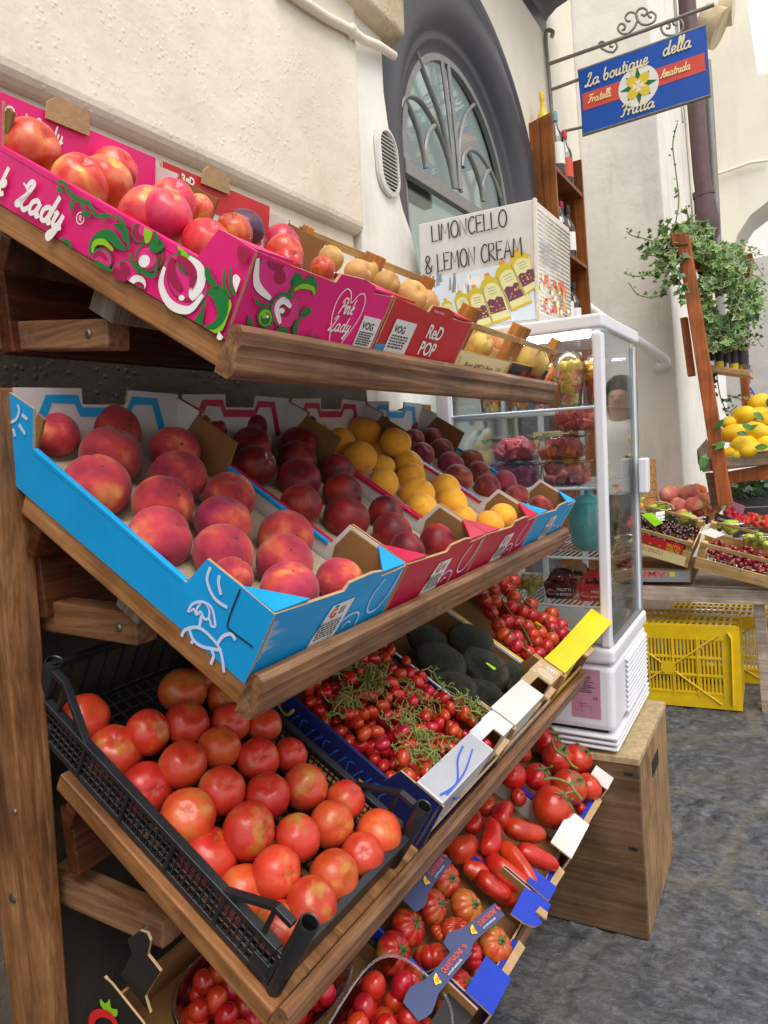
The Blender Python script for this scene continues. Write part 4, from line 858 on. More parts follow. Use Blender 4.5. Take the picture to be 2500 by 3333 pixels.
def pearf(s):
    rr=random.Random(s); nk=rr.uniform(.42,.55); bd=rr.uniform(-.1,.15)
    def g(th,ph):
        z=cos(th); q=(z+1)/2; w_=sin(th)**.75*(.82-(.82-nk)*max(0,min(1,(q-.3)/.55))**1.2)*(1+.02*cos(5*ph)); return V((w_*cos(ph)+bd*q*q,w_*sin(ph),z*1.12))
    return g
def avof(s):
    def g(th,ph):
        z=cos(th); q=(z+1)/2; w_=sin(th)**.8*(.74-.24*q*q); return V((w_*cos(ph)+.06*q,w_*sin(ph),z*1.08))
    return g
def lemf(s):
    def g(th,ph):
        z=cos(th); w_=.76*sin(th)**.82*(1+.02*cos(4*ph+s)); e=.16*exp(-((th)/.22)**2)+.08*exp(-((pi-th)/.2)**2)*-1; return V((w_*cos(ph),w_*sin(ph),z+e))
    return g
def berf(s):
    def g(th,ph): return sph(th,ph,(1-.05*exp(-(th/.4)**2)),.8-.25*(1-cos(th))/2,.8-.25*(1-cos(th))/2,1)
    return g
FM={}
for nm,fn_,mt,sg,rg,nv in (('peach',peachf,'peach',40,26,4),('nectarine',peachf,'nectarine',32,22,3),('pale_peach',peachf,'palepeach',28,18,2),('yellow_peach',peachf,'apricot',32,22,3),('dusky_peach',peachf,'dpeach',32,22,3),('apple',applef,'apple',40,24,3),('red_apple',applef,'redapple',36,22,3),('plum',peachf,'plum',28,18,2),
    ('tomato',tomf,'tomato',36,22,5),('ripe_tomato',tomf,'ripetom',36,22,4),('ribbed_tomato',ribf,'ribbed',72,26,5),('tiny_tomato',tinyf,'cherrytom',18,12,4),('russet',applef,'pear',28,18,3),('cherry_tomato',cherf,'cherrytom',18,12,4),('vine_tomato',cherf,'cherrytom',20,14,2),('plum_tomato',sanf,'ripetom',28,22,5),('avocado',avof,'avocado',36,24,2),('pear',pearf,'pear',28,20,3),('green_pear',pearf,'greenpear',24,18,2),
    ('lemon',lemf,'lemon',26,20,3),('orange',tomf,'orange',24,16,2),('cherry',applef,'cherry',12,9,2),('red_cherry',applef,'redcherry',14,10,2),('strawberry',berf,'strawb',14,10,1)):
    FM[nm]=[fmesh(nm,fn_(i*7+len(nm)),M[mt],sg,rg) for i in range(nv)]
FR=random.Random(77)
def fruit(kind,p,r,label=None,group=None,rot=None,name=None,cat=None,sc=None):
    o=bpy.data.objects.new(name or kind,FR.choice(FM[kind])); COL.objects.link(o)
    o.location=p; o.scale=(r,r,r) if sc is None else sc
    o.rotation_euler=rot if rot is not None else Euler((FR.uniform(-.7,.7),FR.uniform(-.7,.7),FR.uniform(0,6.28)))
    return tag(o,label,cat or kind.split('_')[-1],group)
ORD=['first','second','third','fourth','fifth','sixth','seventh','eighth','ninth','tenth','eleventh','twelfth']
def label_rows(items,desc,where,rowh):
    """items: (object,u,v). Names each by its row up from the front rail and its place along the row"""
    items=sorted(items,key=lambda a:a[2]); rows=[]; 
    for it in items:
        if rows and it[2]-rows[-1][0][2]<rowh: rows[-1].append(it)
        else: rows.append([it])
    for i,rw in enumerate(rows):
        rw.sort(key=lambda a:a[1])
        for j,(o,u,v) in enumerate(rw):
            rn='front row' if i==0 else 'back row' if i==len(rows)-1 else ORD[i]+' row up'
            d=desc(o) if callable(desc) else desc
            o['label']=f"{d} {where}, {rn}, {'alone in its row' if len(rw)==1 else ORD[j]+' from the left'}"
def batch(kind,k,cf,pts,n,desc,where,group,rowh,rs=.97,tilt=None,name=None,cat=None,lim=None):
    S=SH[k]; its=[]
    for q in pts:
        x,y,r=q[:3]; nn=q[3] if len(q)>3 else n
        p=S.onn(cf(x,y),nn); rad=r*cf.s*mpp(p)*rs; u,v,_=S.loc(p)
        if lim:
            for _ in range(3):
                a,c_=lim[0]+rad*.96+.004,lim[1]-rad*.96-.004
                if u<a-1e-5 or u>c_+1e-5:
                    p=Pp(*cf(x,y),S.at(a if u<a else c_,0,0),S.ex)
                elif v<rad*.9+.005: p=Pp(*cf(x,y),S.at(0,rad*.9+.006,0),S.ey)
                u,v,n_=S.loc(p); rad=r*cf.s*mpp(p)*rs
        e=(S.M.to_3x3()@Matrix.Rotation(FR.uniform(0,6.28),3,'Z')@Euler((0,0,0)).to_matrix()).to_euler()
        e=(S.M.to_3x3()@Euler((FR.uniform(-.1,.8),FR.uniform(-.6,.25),0)).to_matrix()@Matrix.Rotation(FR.uniform(0,6.28),3,'Z')).to_euler()
        o=fruit(q[4] if len(q)>4 else kind,p,rad,None,group,e if tilt is None else tilt,name,cat); its.append((o,u,v))
    label_rows(its,desc,where,rowh); return [i[0] for i in its]
batch('peach',2,C2,[(235,350,105),(490,340,125),(480,440,138),(755,420,110),(420,572,146),(770,535,126),(705,652,134),(990,625,120),(690,800,146),(965,728,125),(965,862,138),(1235,795,125),(1230,900,130),(1005,965,92),(1250,1020,136),(1468,980,106)],.058,'large rosy peach','in the near blue box','peaches in the near blue box',.055,lim=(-.006,.2925))
batch('nectarine',2,C2,[(915,330,68),(1065,312,92),(1090,400,92),(1100,490,100),(1290,395,84),(1282,460,90),(1290,548,100),(1300,655,97),(1460,512,80),(1480,605,90),(1497,712,104)],.055,'dark red nectarine','in the first crimson box','nectarines in the crimson box',.05,lim=(.2955,.594))
batch('nectarine',2,C3,[(425,862,100),(460,965,112),(540,1060,102),(705,1025,110)],.055,'bright red nectarine','right in the first crimson box','nectarines in the crimson box',.05,lim=(.2955,.594))
batch('yellow_peach',2,C3,[(55,412,60),(185,482,85),(310,422,94),(478,482,88),(287,560,95),(392,530,66,.04),(408,610,70,.04),(548,602,85),(562,672,84,.04),(412,702,92),(595,760,100),(748,735,88),(620,845,92),(785,808,88),(845,890,72),(985,925,84),(1056,884,80)],.05,'golden yellow peach','in the second crimson box','yellow peaches in the second crimson box',.05,lim=(.597,.8955))
batch('dusky_peach',2,C3,[(462,398,44),(540,395,64),(575,465,62),(620,545,70),(672,462,64),(725,525,72),(775,602,76),(815,675,82),(885,582,70),(922,652,72),(972,722,76),(1068,703,76),(1132,775,70),(1262,825,66)],.047,'small dusky peach','in the far blue box','dusky peaches in the far blue box',.05,lim=(.8985,1.197))
batch('apple',1,C1,[(130,240,125,.085),(345,400,128,.075),(455,395,118,.075),(490,345,105,.08),(640,545,135,.078),(715,540,118,.078),(745,480,105,.08),(860,505,65,.075),(890,660,112,.07)],.075,'shiny pink apple','in the pink box','apples in the pink box',.055,lim=(-.006,.292))
batch('red_apple',1,C1,[(1060,585,88,.08,'plum'),(1010,610,86,.075),(1215,655,85),(1225,700,88),(1240,740,72)],.075,lambda o:('dark purple plum' if 'plum' in o.data.name else 'shiny red apple'),'in the red box','apples in the red box',.045,lim=(.295,.587))
batch('russet',1,C6,[(520,200,64),(485,245,62,.09,'red_apple'),(640,262,66,.09),(690,250,50,.08),(770,312,66,.09),(880,372,82,.085),(950,400,66,.075),(1195,585,62,.05),(1285,590,72,.05),(1425,660,80,.05)],.085,lambda o:('ruddy apple' if 'red_apple' in o.data.name else 'round russet pear'),'in the pear crates','pears in the wooden crates',.05,.95,None,'pear','pear')
batch('tomato',3,C4,[(330,340,92),(440,476,106),(570,395,86),(705,235,88),(790,190,62),(720,362,86),(875,262,74),(890,358,76),(1020,368,66),(846,455,82),(705,520,90),(995,500,80),(1120,482,66),(563,616,101),(855,620,90),(1030,640,87),(1178,607,86),(1332,657,75),(724,722,105),(960,776,106),(1148,802,89),(1278,750,87),(1460,787,90),(805,872,111),(1065,936,96),(1287,956,101),(1397,868,82),(940,1022,107),(1202,1057,100),(1083,1152,103)],.062,'large orange red tomato','in the black crate','large tomatoes in the black crate',.05,1.03,lim=(.012,.292))
# calyx on top of a tomato (child of it)
def calyx_mesh(seed,stem=.5,nl=5,ln=.75,wd=.14):
    rr=random.Random(seed); b=MB()
    for i in range(nl):
        a=2*pi*i/nl+rr.uniform(-.2,.2); l=ln*rr.uniform(.75,1.15); P=[]
        for t_ in (0,.35,.7,1): P.append((cos(a)*l*t_,sin(a)*l*t_,.80+.16*sin(pi*t_)*.8-.12*t_*t_+rr.uniform(0,.1)*t_))
        n=V((-sin(a),cos(a),0))
        vs=[];
        for t_,p in zip((0,.35,.7,1),P): h=wd*(1.0,1,.6,.05)[(0,.35,.7,1).index(t_)]; vs+=[V(p)+n*h,V(p)-n*h,V(p)+V((0,0,.05))]
        f=[]
        for k in range(3): f+=[(k*3,k*3+2,k*3+5,k*3+3),(k*3+2,k*3+1,k*3+4,k*3+5)]
        b.add(vs,f)
    b.tube([(0,0,.72),(.02,.02,.9),(.08,.05,.9+stem*.5),(.15,.02,.9+stem)],[.1,.08,.07,.08],7)
    me=b.build('calyx',M['calyx'],smooth=True); d=me.data; bpy.data.objects.remove(me); return d
CAL=[calyx_mesh(i,.3+.2*i,5+i%2) for i in range(3)]; CALR=[calyx_mesh(i+9,.35,6,.5,.1) for i in range(2)]
def add_calyx(o,meshes,z=0):
    c=bpy.data.objects.new('calyx',FR.choice(meshes)); COL.objects.link(c); c.parent=o; c.location=(0,0,z); c.rotation_euler=(0,0,FR.uniform(0,6)); return c
# ribbed tomatoes
N_=SH[4].M.to_3x3()
def face_rot(ax,ay,sp=0): # top of the fruit tipped by (ax,ay) from the shelf normal
    return (N_@Euler((ax,ay,0)).to_matrix()@Matrix.Rotation(sp,3,'Z')).to_euler()
its=[]; S=SH[4]
for x,y,r,n,ax,ay in ((560,1040,95,.07,.5,-.2),(480,1200,100,.07,.5,.2),(680,1205,108,.07,.45,.1),(330,1325,112,.06,.4,.2),(240,1480,122,.065,.5,.1),(465,1500,105,.06,-.8,.8),(610,1345,85,.07,-.4,-.3),(345,1665,102,.055,1.2,1.0),(720,1510,80,.05,.9,.9),(850,1425,108,.06,.3,-.1),(770,1590,72,.045,-.9,.5),(640,1695,115,.055,.35,.3),(540,1830,70,.05,1,.4),(510,1350,60,.05,.2,.5)):
    p=S.onn(C9(x,y),n); u,v,_=S.loc(p); o=fruit('ribbed_tomato',p,r*C9.s*mpp(p),None,'ribbed tomatoes in the royal blue box',face_rot(ax,ay,FR.uniform(0,6)),cat='tomato')
    if ax<.7 and ax>0: add_calyx(o,CALR,-.28)
    its.append((o,u,v))
label_rows(its,'deeply ribbed tomato','in the royal blue box',.05)
its=[]
for x,y,r,n in ((1160,205,90,.09),(1222,302,95,.09),(1345,312,92,.09),(960,415,82,.075),(1105,422,88,.085),(1195,605,128,.085),(1295,482,106,.095),(1410,482,82,.08),(1020,285,52,.075),(990,545,52,.055),(1365,610,35,.05)):
    p=S.onn(C9(x,y),n); u,v,_=S.loc(p); o=fruit('ripe_tomato',p,r*C9.s*mpp(p),None,'large vine tomatoes at the end of the bottom shelf',face_rot(FR.uniform(.1,.5),FR.uniform(-.2,.3),FR.uniform(0,6)),cat='tomato')
    if r>86: add_calyx(o,CAL,-.1)
    its.append((o,u,v))
label_rows(its,'large glossy tomato','in the last bottom box',.05)
def vine(name,k,cf,pts,n,r,label,group,mat='vine'):
    S=SH[k]; b=MB(); P=[S.onn(cf(x,y),n+dz) for x,y,dz in pts]; b.tube(spline([tuple(p) for p in P],4),r,7); o=b.build(name,M[mat],smooth=True); return tag(o,label,'stem',group)
vine('tomato_vine',4,C9,[(1190,200,.075),(1215,260,.08),(1270,300,.08),(1310,350,.085),(1345,372,.08)],.06,.0035,'thick green vine running over the two farthest large tomatoes','green vines on the large tomatoes')
vine('tomato_vine',4,C9,[(1140,440,.07),(1200,430,.085),(1290,460,.09),(1330,510,.09),(1370,555,.08)],.06,.0035,'thick green vine arching across the middle large tomatoes','green vines on the large tomatoes')
vine('tomato_vine',4,C9,[(1250,545,.075),(1280,520,.09),(1330,510,.085)],.06,.003,'short green vine on the nearest large tomato of the end box','green vines on the large tomatoes')
its=[]
for x,y,l,w_,ang,n in ((725,690,92,52,1.4,.07),(800,590,72,52,1.3,.06),(895,640,105,62,1.15,.085),(830,780,138,66,1.45,.085),(1035,755,138,66,-.25,.085),(665,850,112,76,.55,.07),(1105,905,136,62,-.4,.08),(1000,960,170,62,-.95,.085),(930,1010,160,66,-.7,.075),(840,1085,115,60,-.6,.06),(735,985,85,56,-.5,.05),(905,1135,78,52,-.5,.045),(760,920,75,58,.3,.04)):
    p=S.onn(C9(x,y),n); u,v,_=S.loc(p); m=mpp(p)*C9.s
    a=S.onn(C9(x+cos(ang)*l,y-sin(ang)*l),n)-p; d=a.normalized()*FR.choice((1,1,-1)); ex=S.ez.cross(d).normalized(); ez2=d.cross(ex)
    o=fruit('plum_tomato',p,1,None,'long plum tomatoes on the bottom shelf',Matrix((ex,-ez2 if False else d.cross(ex),d)).transposed().to_euler(),cat='tomato',sc=(w_*m/.42,w_*m/.42,l*m))
    its.append((o,u,v))
label_rows(its,'long red plum tomato','beside the ribbed tomatoes',.05)
# avocados
its=[]; S=SH[3]
for x,y,l,w_,ang,n in ((735,425,125,95,-.6,.065),(935,450,125,88,-.7,.065),(800,535,105,80,-.5,.055),(935,565,95,65,-.6,.05),(870,330,110,85,-.5,.06),(1055,490,95,72,-.8,.055),(670,320,90,75,-.5,.055)):
    p=S.onn(C5(x,y),n); u,v,_=S.loc(p); m=mpp(p)*C5.s; a=S.onn(C5(x+cos(ang)*l,y-sin(ang)*l),n)-p; d=-a.normalized(); ex=S.ez.cross(d).normalized()
    o=fruit('avocado',p,1,None,'avocados in the white and kraft box',Matrix((ex,d.cross(ex),d)).transposed().to_euler(),sc=(w_*m/.72,w_*m/.72,l*m/1.08)); its.append((o,u,v))
    c=MB(); c.lathe([(.06,1.0),(.07,1.06),(.05,1.1)],8,Matrix.Translation((.06,0,.0))); q=c.build('stem_end',M['i_orange'],o)
label_rows(its,'dark knobbly avocado','in the white and kraft box',.05)
b=MB(); b.flat([(-.006,-.011),(.006,-.011),(.004,.011),(-.003,.012)],((0,0,0),(1,0,0),(0,1,0),(0,0,1)),0); o=b.build('fruit_sticker',M['i_lime']); p=S.onn(C5(965,440),.103); o.matrix_world=frameM(p,S.ex,S.ey,S.ez); tag(o,'small pale green sticker on the middle avocado','sticker')
# round vine tomatoes in the yellow box
for x,y in ((975,100),(1040,95),(1062,60),(985,150),(1070,132),(1055,178),(965,200),(1145,165),(1035,240),(1080,245),(1145,213),(1195,228),(1237,205),(1230,245),(1130,265),(1187,292),(1280,260),(1282,302),(1235,270),(1080,312),(1165,332),(1215,355),(1020,300),(1080,350),(1130,382),(1175,388),(1000,260),(940,150),(920,110),(1015,60),(1110,200),(1150,300),(1045,320),(1240,320)):
    p=S.onn(C5(x,y),.068+FR.uniform(-.004,.006)); o=fruit('vine_tomato',p,33*C5.s*mpp(p),'small round red tomato on the vine in the yellow box','round vine tomatoes in the yellow box',cat='tomato',name='round_tomato')
    if FR.random()<.75:
        o.rotation_euler=(S.M.to_3x3()@Euler((FR.uniform(-.9,.9),FR.uniform(-.9,.9),0)).to_matrix()).to_euler(); add_calyx(o,CAL,.02)
for i,pts in enumerate(([(960,90),(1010,140),(1060,210),(1110,270),(1150,350)],[(1060,60),(1110,140),(1180,200),(1230,260),(1260,300)],[(960,180),(1020,260),(1080,330),(1150,390)])):
    vine('tomato_vine',3,C5,[(x,y,.085+.006*sin(x)) for x,y in pts],0,.0022,('dark green vine nearest the avocados','dark green vine along the far edge','dark green vine down the middle')[(2,1,0)[i]]+' of the yellow tomato box','vines in the yellow box','calyx')
# little datterini in the navy box, heaped in three layers with their trusses
r2=random.Random(21); n_c=0
for lay_,n0,nx,ny in ((0,.028,11,15),(1,.05,11,15),(2,.07,9,13)):
    for j in range(ny):
        for i in range(nx):
            u=.349+.018+(i+.5+r2.uniform(-.35,.35))*(.275)/nx; v=.012+(j+.5+r2.uniform(-.35,.35))*.365/ny
            if v>.30 and lay_<2 or (lay_==0 and r2.random()<.5) or (lay_==1 and r2.random()<.12) or (lay_==2 and r2.random()<.15) or v<.012+.01: continue
            r=r2.uniform(.0095,.0122); q=S.at(u,v,n0+r2.uniform(-.006,.008)+(.012 if lay_==2 and .08<v<.3 else 0)); n_c+=1
            o=fruit('tiny_tomato',q,r,'tiny oval red tomato on its truss in the navy patterned box','tiny oval tomatoes in the navy box',name='tiny_tomato',cat='tomato',rot=Euler((r2.uniform(0,6),r2.uniform(0,6),r2.uniform(0,6))))
print('tiny tomatoes',n_c)
for i in range(32):
    b=MB(); u=.36+r2.uniform(.015,.265); v=r2.uniform(.1,.36); a=r2.uniform(-1.2,1.2); n=.088+r2.uniform(-.004,.012); P=[]; L=r2.uniform(.07,.13)
    for k in range(8): P.append((u,v,n+.007*sin(k*1.3+i))); u=min(.64,max(.36,u+sin(a)*L/8)); v=min(.38,max(.072,v-cos(a)*L/8)); a+=r2.uniform(-.35,.35)
    W=[tuple(S.at(*p)) for p in P]; b.tube(W,.0014,6)
    for k in range(1,8):
        for sg in (-1,1):
            if r2.random()<.2: continue
            aa=a+sg*r2.uniform(.7,1.3); l=r2.uniform(.012,.026); p=P[k]; q=(p[0]+sin(aa)*l*.6,p[1]-cos(aa)*l*.6,p[2]+.004); e=(p[0]+sin(aa)*l,p[1]-cos(aa)*l,p[2]-.004)
            b.tube([tuple(S.at(*t_)) for t_ in (p,q,e)],.0009,5)
            for m in range(5):
                am=2*pi*m/5+r2.random(); E0=S.at(*e); d=(S.ex*cos(am)+S.ey*sin(am)+S.ez*r2.uniform(.1,.7)).normalized()*r2.uniform(.006,.011); s_=d.cross(S.ez).normalized()*.0011
                b.add([E0-s_,E0+s_,E0+d],[(0,1,2)])
    o=b.build('tomato_truss',M['vine'],recalc=False); tag(o,'thin green forked truss lying among the tiny tomatoes of the navy box','stem','green trusses in the navy box')
# clear punnets of small tomatoes standing in the dark box
def punnet(uv,label,tl,ang=0,rx=.085,ry=.065,h=.085,k=4,kind='cherry_tomato',tr=.0165):
    S=SH[k]; p=S.at(uv[0],uv[1],.008); o=thing('plastic_punnet',label,'punnet',frameM(p,S.ex,S.ey,S.ez)@Matrix.Rotation(ang,4,'Z'),'clear punnets at the bottom')
    b=MB(); NR=40; prof=[(.72,0),(.8,.004),(.93,h*.5),(1,h),(1.04,h+.001),(1.045,h-.004)]
    sq=lambda a,e: math.copysign(abs(a)**e,a)
    vs=[V((rx*s_*sq(cos(2*pi*j/NR),.62),ry*s_*sq(sin(2*pi*j/NR),.62),z)) for s_,z in prof for j in range(NR)]
    fs=[tuple(range(NR-1,-1,-1))]
    for i in range(len(prof)-1):
        for j in range(NR): fs.append((i*NR+j,i*NR+(j+1)%NR,(i+1)*NR+(j+1)%NR,(i+1)*NR+j))
    b.add(vs,fs); b.build('tub',M['clear'],o,smooth=50,recalc=False)
    rim=MB(); rim.tube([(rx*1.03*sq(cos(2*pi*j/56),.62),ry*1.03*sq(sin(2*pi*j/56),.62),h) for j in range(56)],.0013,6,closed=True); rim.build('rim',M['clear'],o,smooth=True)
    rr=random.Random(int(uv[0]*900)); st=tr*1.85
    for L_ in range(3):
        z=tr*1.1+L_*tr*1.45; f_=(.72,.8,.84)[L_]; nx=int(2*rx*f_/st)+1; ny=int(2*ry*f_/st)+1
        for a in range(nx):
            for c in range(ny):
                x=-rx*f_+(a+.5)*2*rx*f_/nx+rr.uniform(-.2,.2)*tr; y=-ry*f_+(c+.5)*2*ry*f_/ny+rr.uniform(-.3,.3)*tr
                if abs(x/(rx*f_*1.02))**3+abs(y/(ry*f_*1.02))**3>1 or (L_==2 and rr.random()<.25): continue
                fruit(kind,o.matrix_world@V((x,y,z+rr.uniform(-.004,.004))),tr*rr.uniform(.88,1.1),tl,'small tomatoes in the '+('farther' if tr<.018 else 'nearer')+' punnet',name='small_tomato',cat='tomato')
    return o
t=NT('punnet_rim_plastic'); _a=t.n('ShaderNodeBsdfTransparent'); _b2=t.n('ShaderNodeMixShader'); _b2.inputs[0].default_value=.2; t.set(Roughness=.2); t.b.inputs['Base Color'].default_value=(.75,.75,.8,1); t.l(_a.outputs[0],_b2.inputs[1]); t.l(t.b.outputs[0],_b2.inputs[2]); t.l(_b2.outputs[0],t.out.inputs[0]); M['clear2']=t.m
punnet((.185,.275),'large clear plastic punnet of small red tomatoes, the one nearer the wooden post','small round red tomato in the clear punnet nearer the wooden post',-.12,.145,.088)
punnet((.245,.085),'large clear plastic punnet of small red tomatoes, the one nearer the ribbed tomatoes','small round red tomato in the clear punnet nearer the ribbed tomatoes',.1,.15,.085,tr=.0195)

# ------------------------------------------------------------------ the display fridge
fz=V((.037,0,1.169)).normalized(); fx=V((fz.z,0,-fz.x)); FRM=frameM(V((-.483,1.9,-.852)),fx,(0,1,0),fz)
fr_=thing('display_fridge','tall white glass sided countertop display fridge standing on a plywood box','fridge',FRM)
FW_,FD=.47,.47; X0,X1=-.445,.028     # width and depth
b=MB(); b.box((X0,.0,.05),(X1+.005,FD,.235)); bcab=b.build('base_cabinet',M['fridge'],fr_,bevel=.018,seg=4)
b=MB(); b.box((X0-.004,-.004,.238),(X1+.009,FD+.004,.285)); b.build('base_band',M['fridge'],fr_,bevel=.014,seg=4)
b=MB()
for z in (.002,.017,.032): b.box((X0-.004,-.008,z),(X1+.012,FD+.006,z+.008))
b.build('foot_grille',M['fridge'],fr_,bevel=.003); b=MB(); b.box((X0+.02,.02,-.008),(X1-.02,FD-.02,.049)); b.build('plinth',M['dark'],fr_)
b=MB()
for i in range(11):
    z=.065+i*.0145; b.hexa([V((X1+.004,.14+.01*i*.2,z)),V((X1+.014,.14,z-.004)),V((X1+.014,.14,z+.001)),V((X1+.004,.14,z+.007))],[V((X1+.004,.44,z)),V((X1+.014,.44,z-.004)),V((X1+.014,.44,z+.001)),V((X1+.004,.44,z+.007))])
b.build('side_louvres',M['fridge'],bcab)
for x,y in ((X0,.0),(X1-.034,.0),(X0,FD-.034),(X1-.034,FD-.034)):
    b=MB(); b.box((x+(.006 if x>0-.1 and x>-.2 else 0),y,.285),(x+.034,y+.028,1.12)); b.build('corner_post',M['fridge'],fr_,bevel=.007,seg=3)
b=MB(); b.box((X0-.004,-.004,1.13),(X1+.004,FD+.004,1.168)); tfr=b.build('top_frame',M['fridge'],fr_,bevel=.008,seg=3)
b=MB(); b.box((X0+.05,.06,1.118),(X1-.05,.075,1.128)); b.build('light_tube',M['led'],tfr)
b=MB(); b.box((X0+.034,.012,.286),(X1-.034,.016,1.129)); b.build('glass_pane',M['glass'],fr_); b=MB(); b.box((X1-.012,.034,.286),(X1-.008,FD-.034,1.129)); b.build('glass_pane',M['glass'],fr_)
b=MB(); b.box((X0+.008,.034,.286),(X0+.012,FD-.034,1.129)); b.build('glass_pane',M['glass'],fr_); b=MB(); b.box((X0+.034,FD-.016,.286),(X1-.034,FD-.012,1.129)); b.build('glass_pane',M['glass'],fr_)
b=MB(); b.box((X1+.001,FD-.034,.286),(X1+.004,FD-.03,1.129)); b.box((X1+.001,.03,.29),(X1+.004,FD-.03,.298)); b.build('door_trim',M['greym'],fr_)
b=MB(); b.box((X1+.004,FD-.06,.665),(X1+.032,FD-.015,.775)); b.build('door_handle',M['fridge'],fr_,bevel=.006)
for z in (.93,.715,.525,.39):
    b=MB(); b.tube([(X0+.02,.02,z),(X1-.016,.02,z),(X1-.016,FD-.02,z),(X0+.02,FD-.02,z)],.004,7,closed=True)
    for i in range(27): x=X0+.03+i*(FW_-.06)/26; b.tube([(x,.02,z+.003),(x,FD-.02,z+.003)],.0016,5)
    for y in (.15,.3): b.tube([(X0+.02,y,z),(X1-.016,y,z)],.0025,6)
    b.build('wire_shelf',M['fridge_in'],fr_,smooth=True)
b=MB(); b.box((X0+.03,.03,.286),(X1-.03,FD-.03,.29)); b.build('fridge_floor',M['fridge_in'],fr_)
for x in (X0+.16,X1-.18):
    b=MB(); b.box((x,FD-.05,.29),(x+.016,FD-.035,1.12)); b.build('shelf_upright',M['fridge_in'],fr_)
b=MB(); fr=((0,-.001,0),(1,0,0),(0,0,1),(0,-1,0)); b.flat([(-.082,.085),(-.004,.085),(-.004,.222),(-.082,.222)],fr,.0006,0); rr=random.Random(9)
for i in range(10): b.flat([(-.078,.2-i*.0048),(-.078+rr.uniform(.03,.07),.2-i*.0048),(-.078+.05,.202-i*.0048),(-.078,.202-i*.0048)],fr,.0012,1)
put_text(b,'CE',fr,(-.024,.138),.011,.0012,1); 
for q in ([(-.07,.1),(-.06,.118),(-.03,.118),(-.03,.1)],[(-.07,.125),(-.04,.125)],[(-.055,.1),(-.055,.13)]): b.ribbon(q,.0008,fr,.0012,1)
b.build('data_plate',[M['i_pinkplate'],M['i_ink']],bcab,recalc=False)
FI=FRM
def inF(x,y,z): return FI@V((x,y,z))
def FM_(x,y,z,a=0): return FI@Matrix.Translation((x,y,z))@Matrix.Rotation(a,4,'Z')
def cup(x,y,z,label,mat):
    o=thing('fruit_cup',label,'cup',FM_(x,y,z),'fruit salad cups in the fridge'); b=MB(); b.lathe([(.028,0),(.038,.115),(.041,.116),(.041,.119),(.036,.135),(.022,.152),(.004,.158)],24); b.build('clear_cup',M['clear'],o,smooth=40,recalc=False)
    b=MB(); rr=random.Random(int(x*999)); 
    for i in range(46):
        a=rr.uniform(0,6.28); zz=rr.uniform(.012,.125); q=rr.uniform(.2,1)**.5*(.016+.012*min(1,zz/.11)); s_=rr.uniform(.007,.012)
        b.box((-s_,-s_*.8,-s_*.7),(s_,s_*.8,s_*.7),rr.choice((0,0,1,2)),Matrix.Translation((q*cos(a),q*sin(a),zz))@Euler((rr.uniform(0,3),rr.uniform(0,3),0)).to_matrix().to_4x4())
    b.build('cut_fruit',[M['salad'],M['i_orange'],M['watermelon']] if mat else [M['i_gold'],M['salad'],M['watermelon']],o,bevel=.002)
cup(-.085,.10,.935,'clear cup of yellow pineapple salad at the front right of the top fridge shelf',0); cup(-.025,.16,.935,'clear domed cup of mixed fruit salad beside the right corner post of the fridge',1)
cup(-.17,.13,.935,'clear domed cup of fruit salad third from the right in the fridge',1); cup(-.36,.2,.935,'clear cup of orange fruit seen under the top shelf rail, left of the fridge',1); cup(-.27,.2,.935,'clear cup of orange fruit second from the left in the fridge',1)
def tub(x,y,z,label,a=0):
    o=thing('watermelon_tub',label,'tub',FM_(x,y,z,a),'watermelon tubs in the fridge'); b=MB(); q0=[(-.062,-.05),(.062,-.05),(.062,.05),(-.062,.05)]
    lo=[V((p[0]*.86,p[1]*.86,0)) for p in q0]; hi=[V((p[0],p[1],.062)) for p in q0]; b.hexa(lo,hi); b.build('clear_tub',M['clear'],o,bevel=.012,seg=3,smooth=40)
    b=MB(); b.box((-.066,-.054,.0625),(.066,.054,.067)); b.box((-.05,-.04,.067),(.05,.04,.073)); b.build('clear_lid',M['clear'],o,bevel=.003)
    b=MB(); rr=random.Random(int(x*777+z*999)); 
    for i in range(40): s_=rr.uniform(.011,.017); b.box((-s_,-s_,-s_),(s_,s_,s_),0,Matrix.Translation((rr.uniform(-.042,.042),rr.uniform(-.033,.033),rr.uniform(.014,.049)))@Euler((rr.uniform(0,3),rr.uniform(0,3),rr.uniform(0,3))).to_matrix().to_4x4())
    b.build('watermelon_chunks',M['watermelon'],o,bevel=.003)
for x,z,l in ((-.245,.72,'bottom left'),(-.105,.72,'bottom right'),(-.25,.795,'upper left'),(-.11,.795,'middle right'),(-.06,.87,'topmost')): tub(x,.1,z,f'clear tub of red watermelon chunks, {l} of the stack in the fridge',FR.uniform(-.06,.06))
o=thing('teal_jar','turquoise embossed ceramic jar on the third fridge shelf','jar',FM_(-.055,.14,.53)); b=MB(); b.lathe([(.03,0),(.05,.02),(.058,.07),(.056,.115),(.05,.13),(.052,.138)],32); b.build('jar_body',M['teal'],o,smooth=40); b=MB(); b.lathe([(.052,.1385),(.04,.152),(.012,.158),(.012,.17),(.004,.174)],28); b.build('jar_lid',M['teal'],o,smooth=40)
o=thing('price_card','small cream card with a handwritten price hanging under the top shelf of the fridge','card',FM_(-.24,FD-.055,.8)); b=MB(); b.box((-.06,0,0),(.06,.001,.075)); b.build('card',M['i_cream'],o); b=MB(); put_text(b,'3.00 €',((0,-.0006,0),(1,0,0),(0,0,1),(0,-1,0)),(0,.028),.034,.0005,0,center=True,mirror=True); b.build('lettering',M['i_ink'],o,recalc=False)
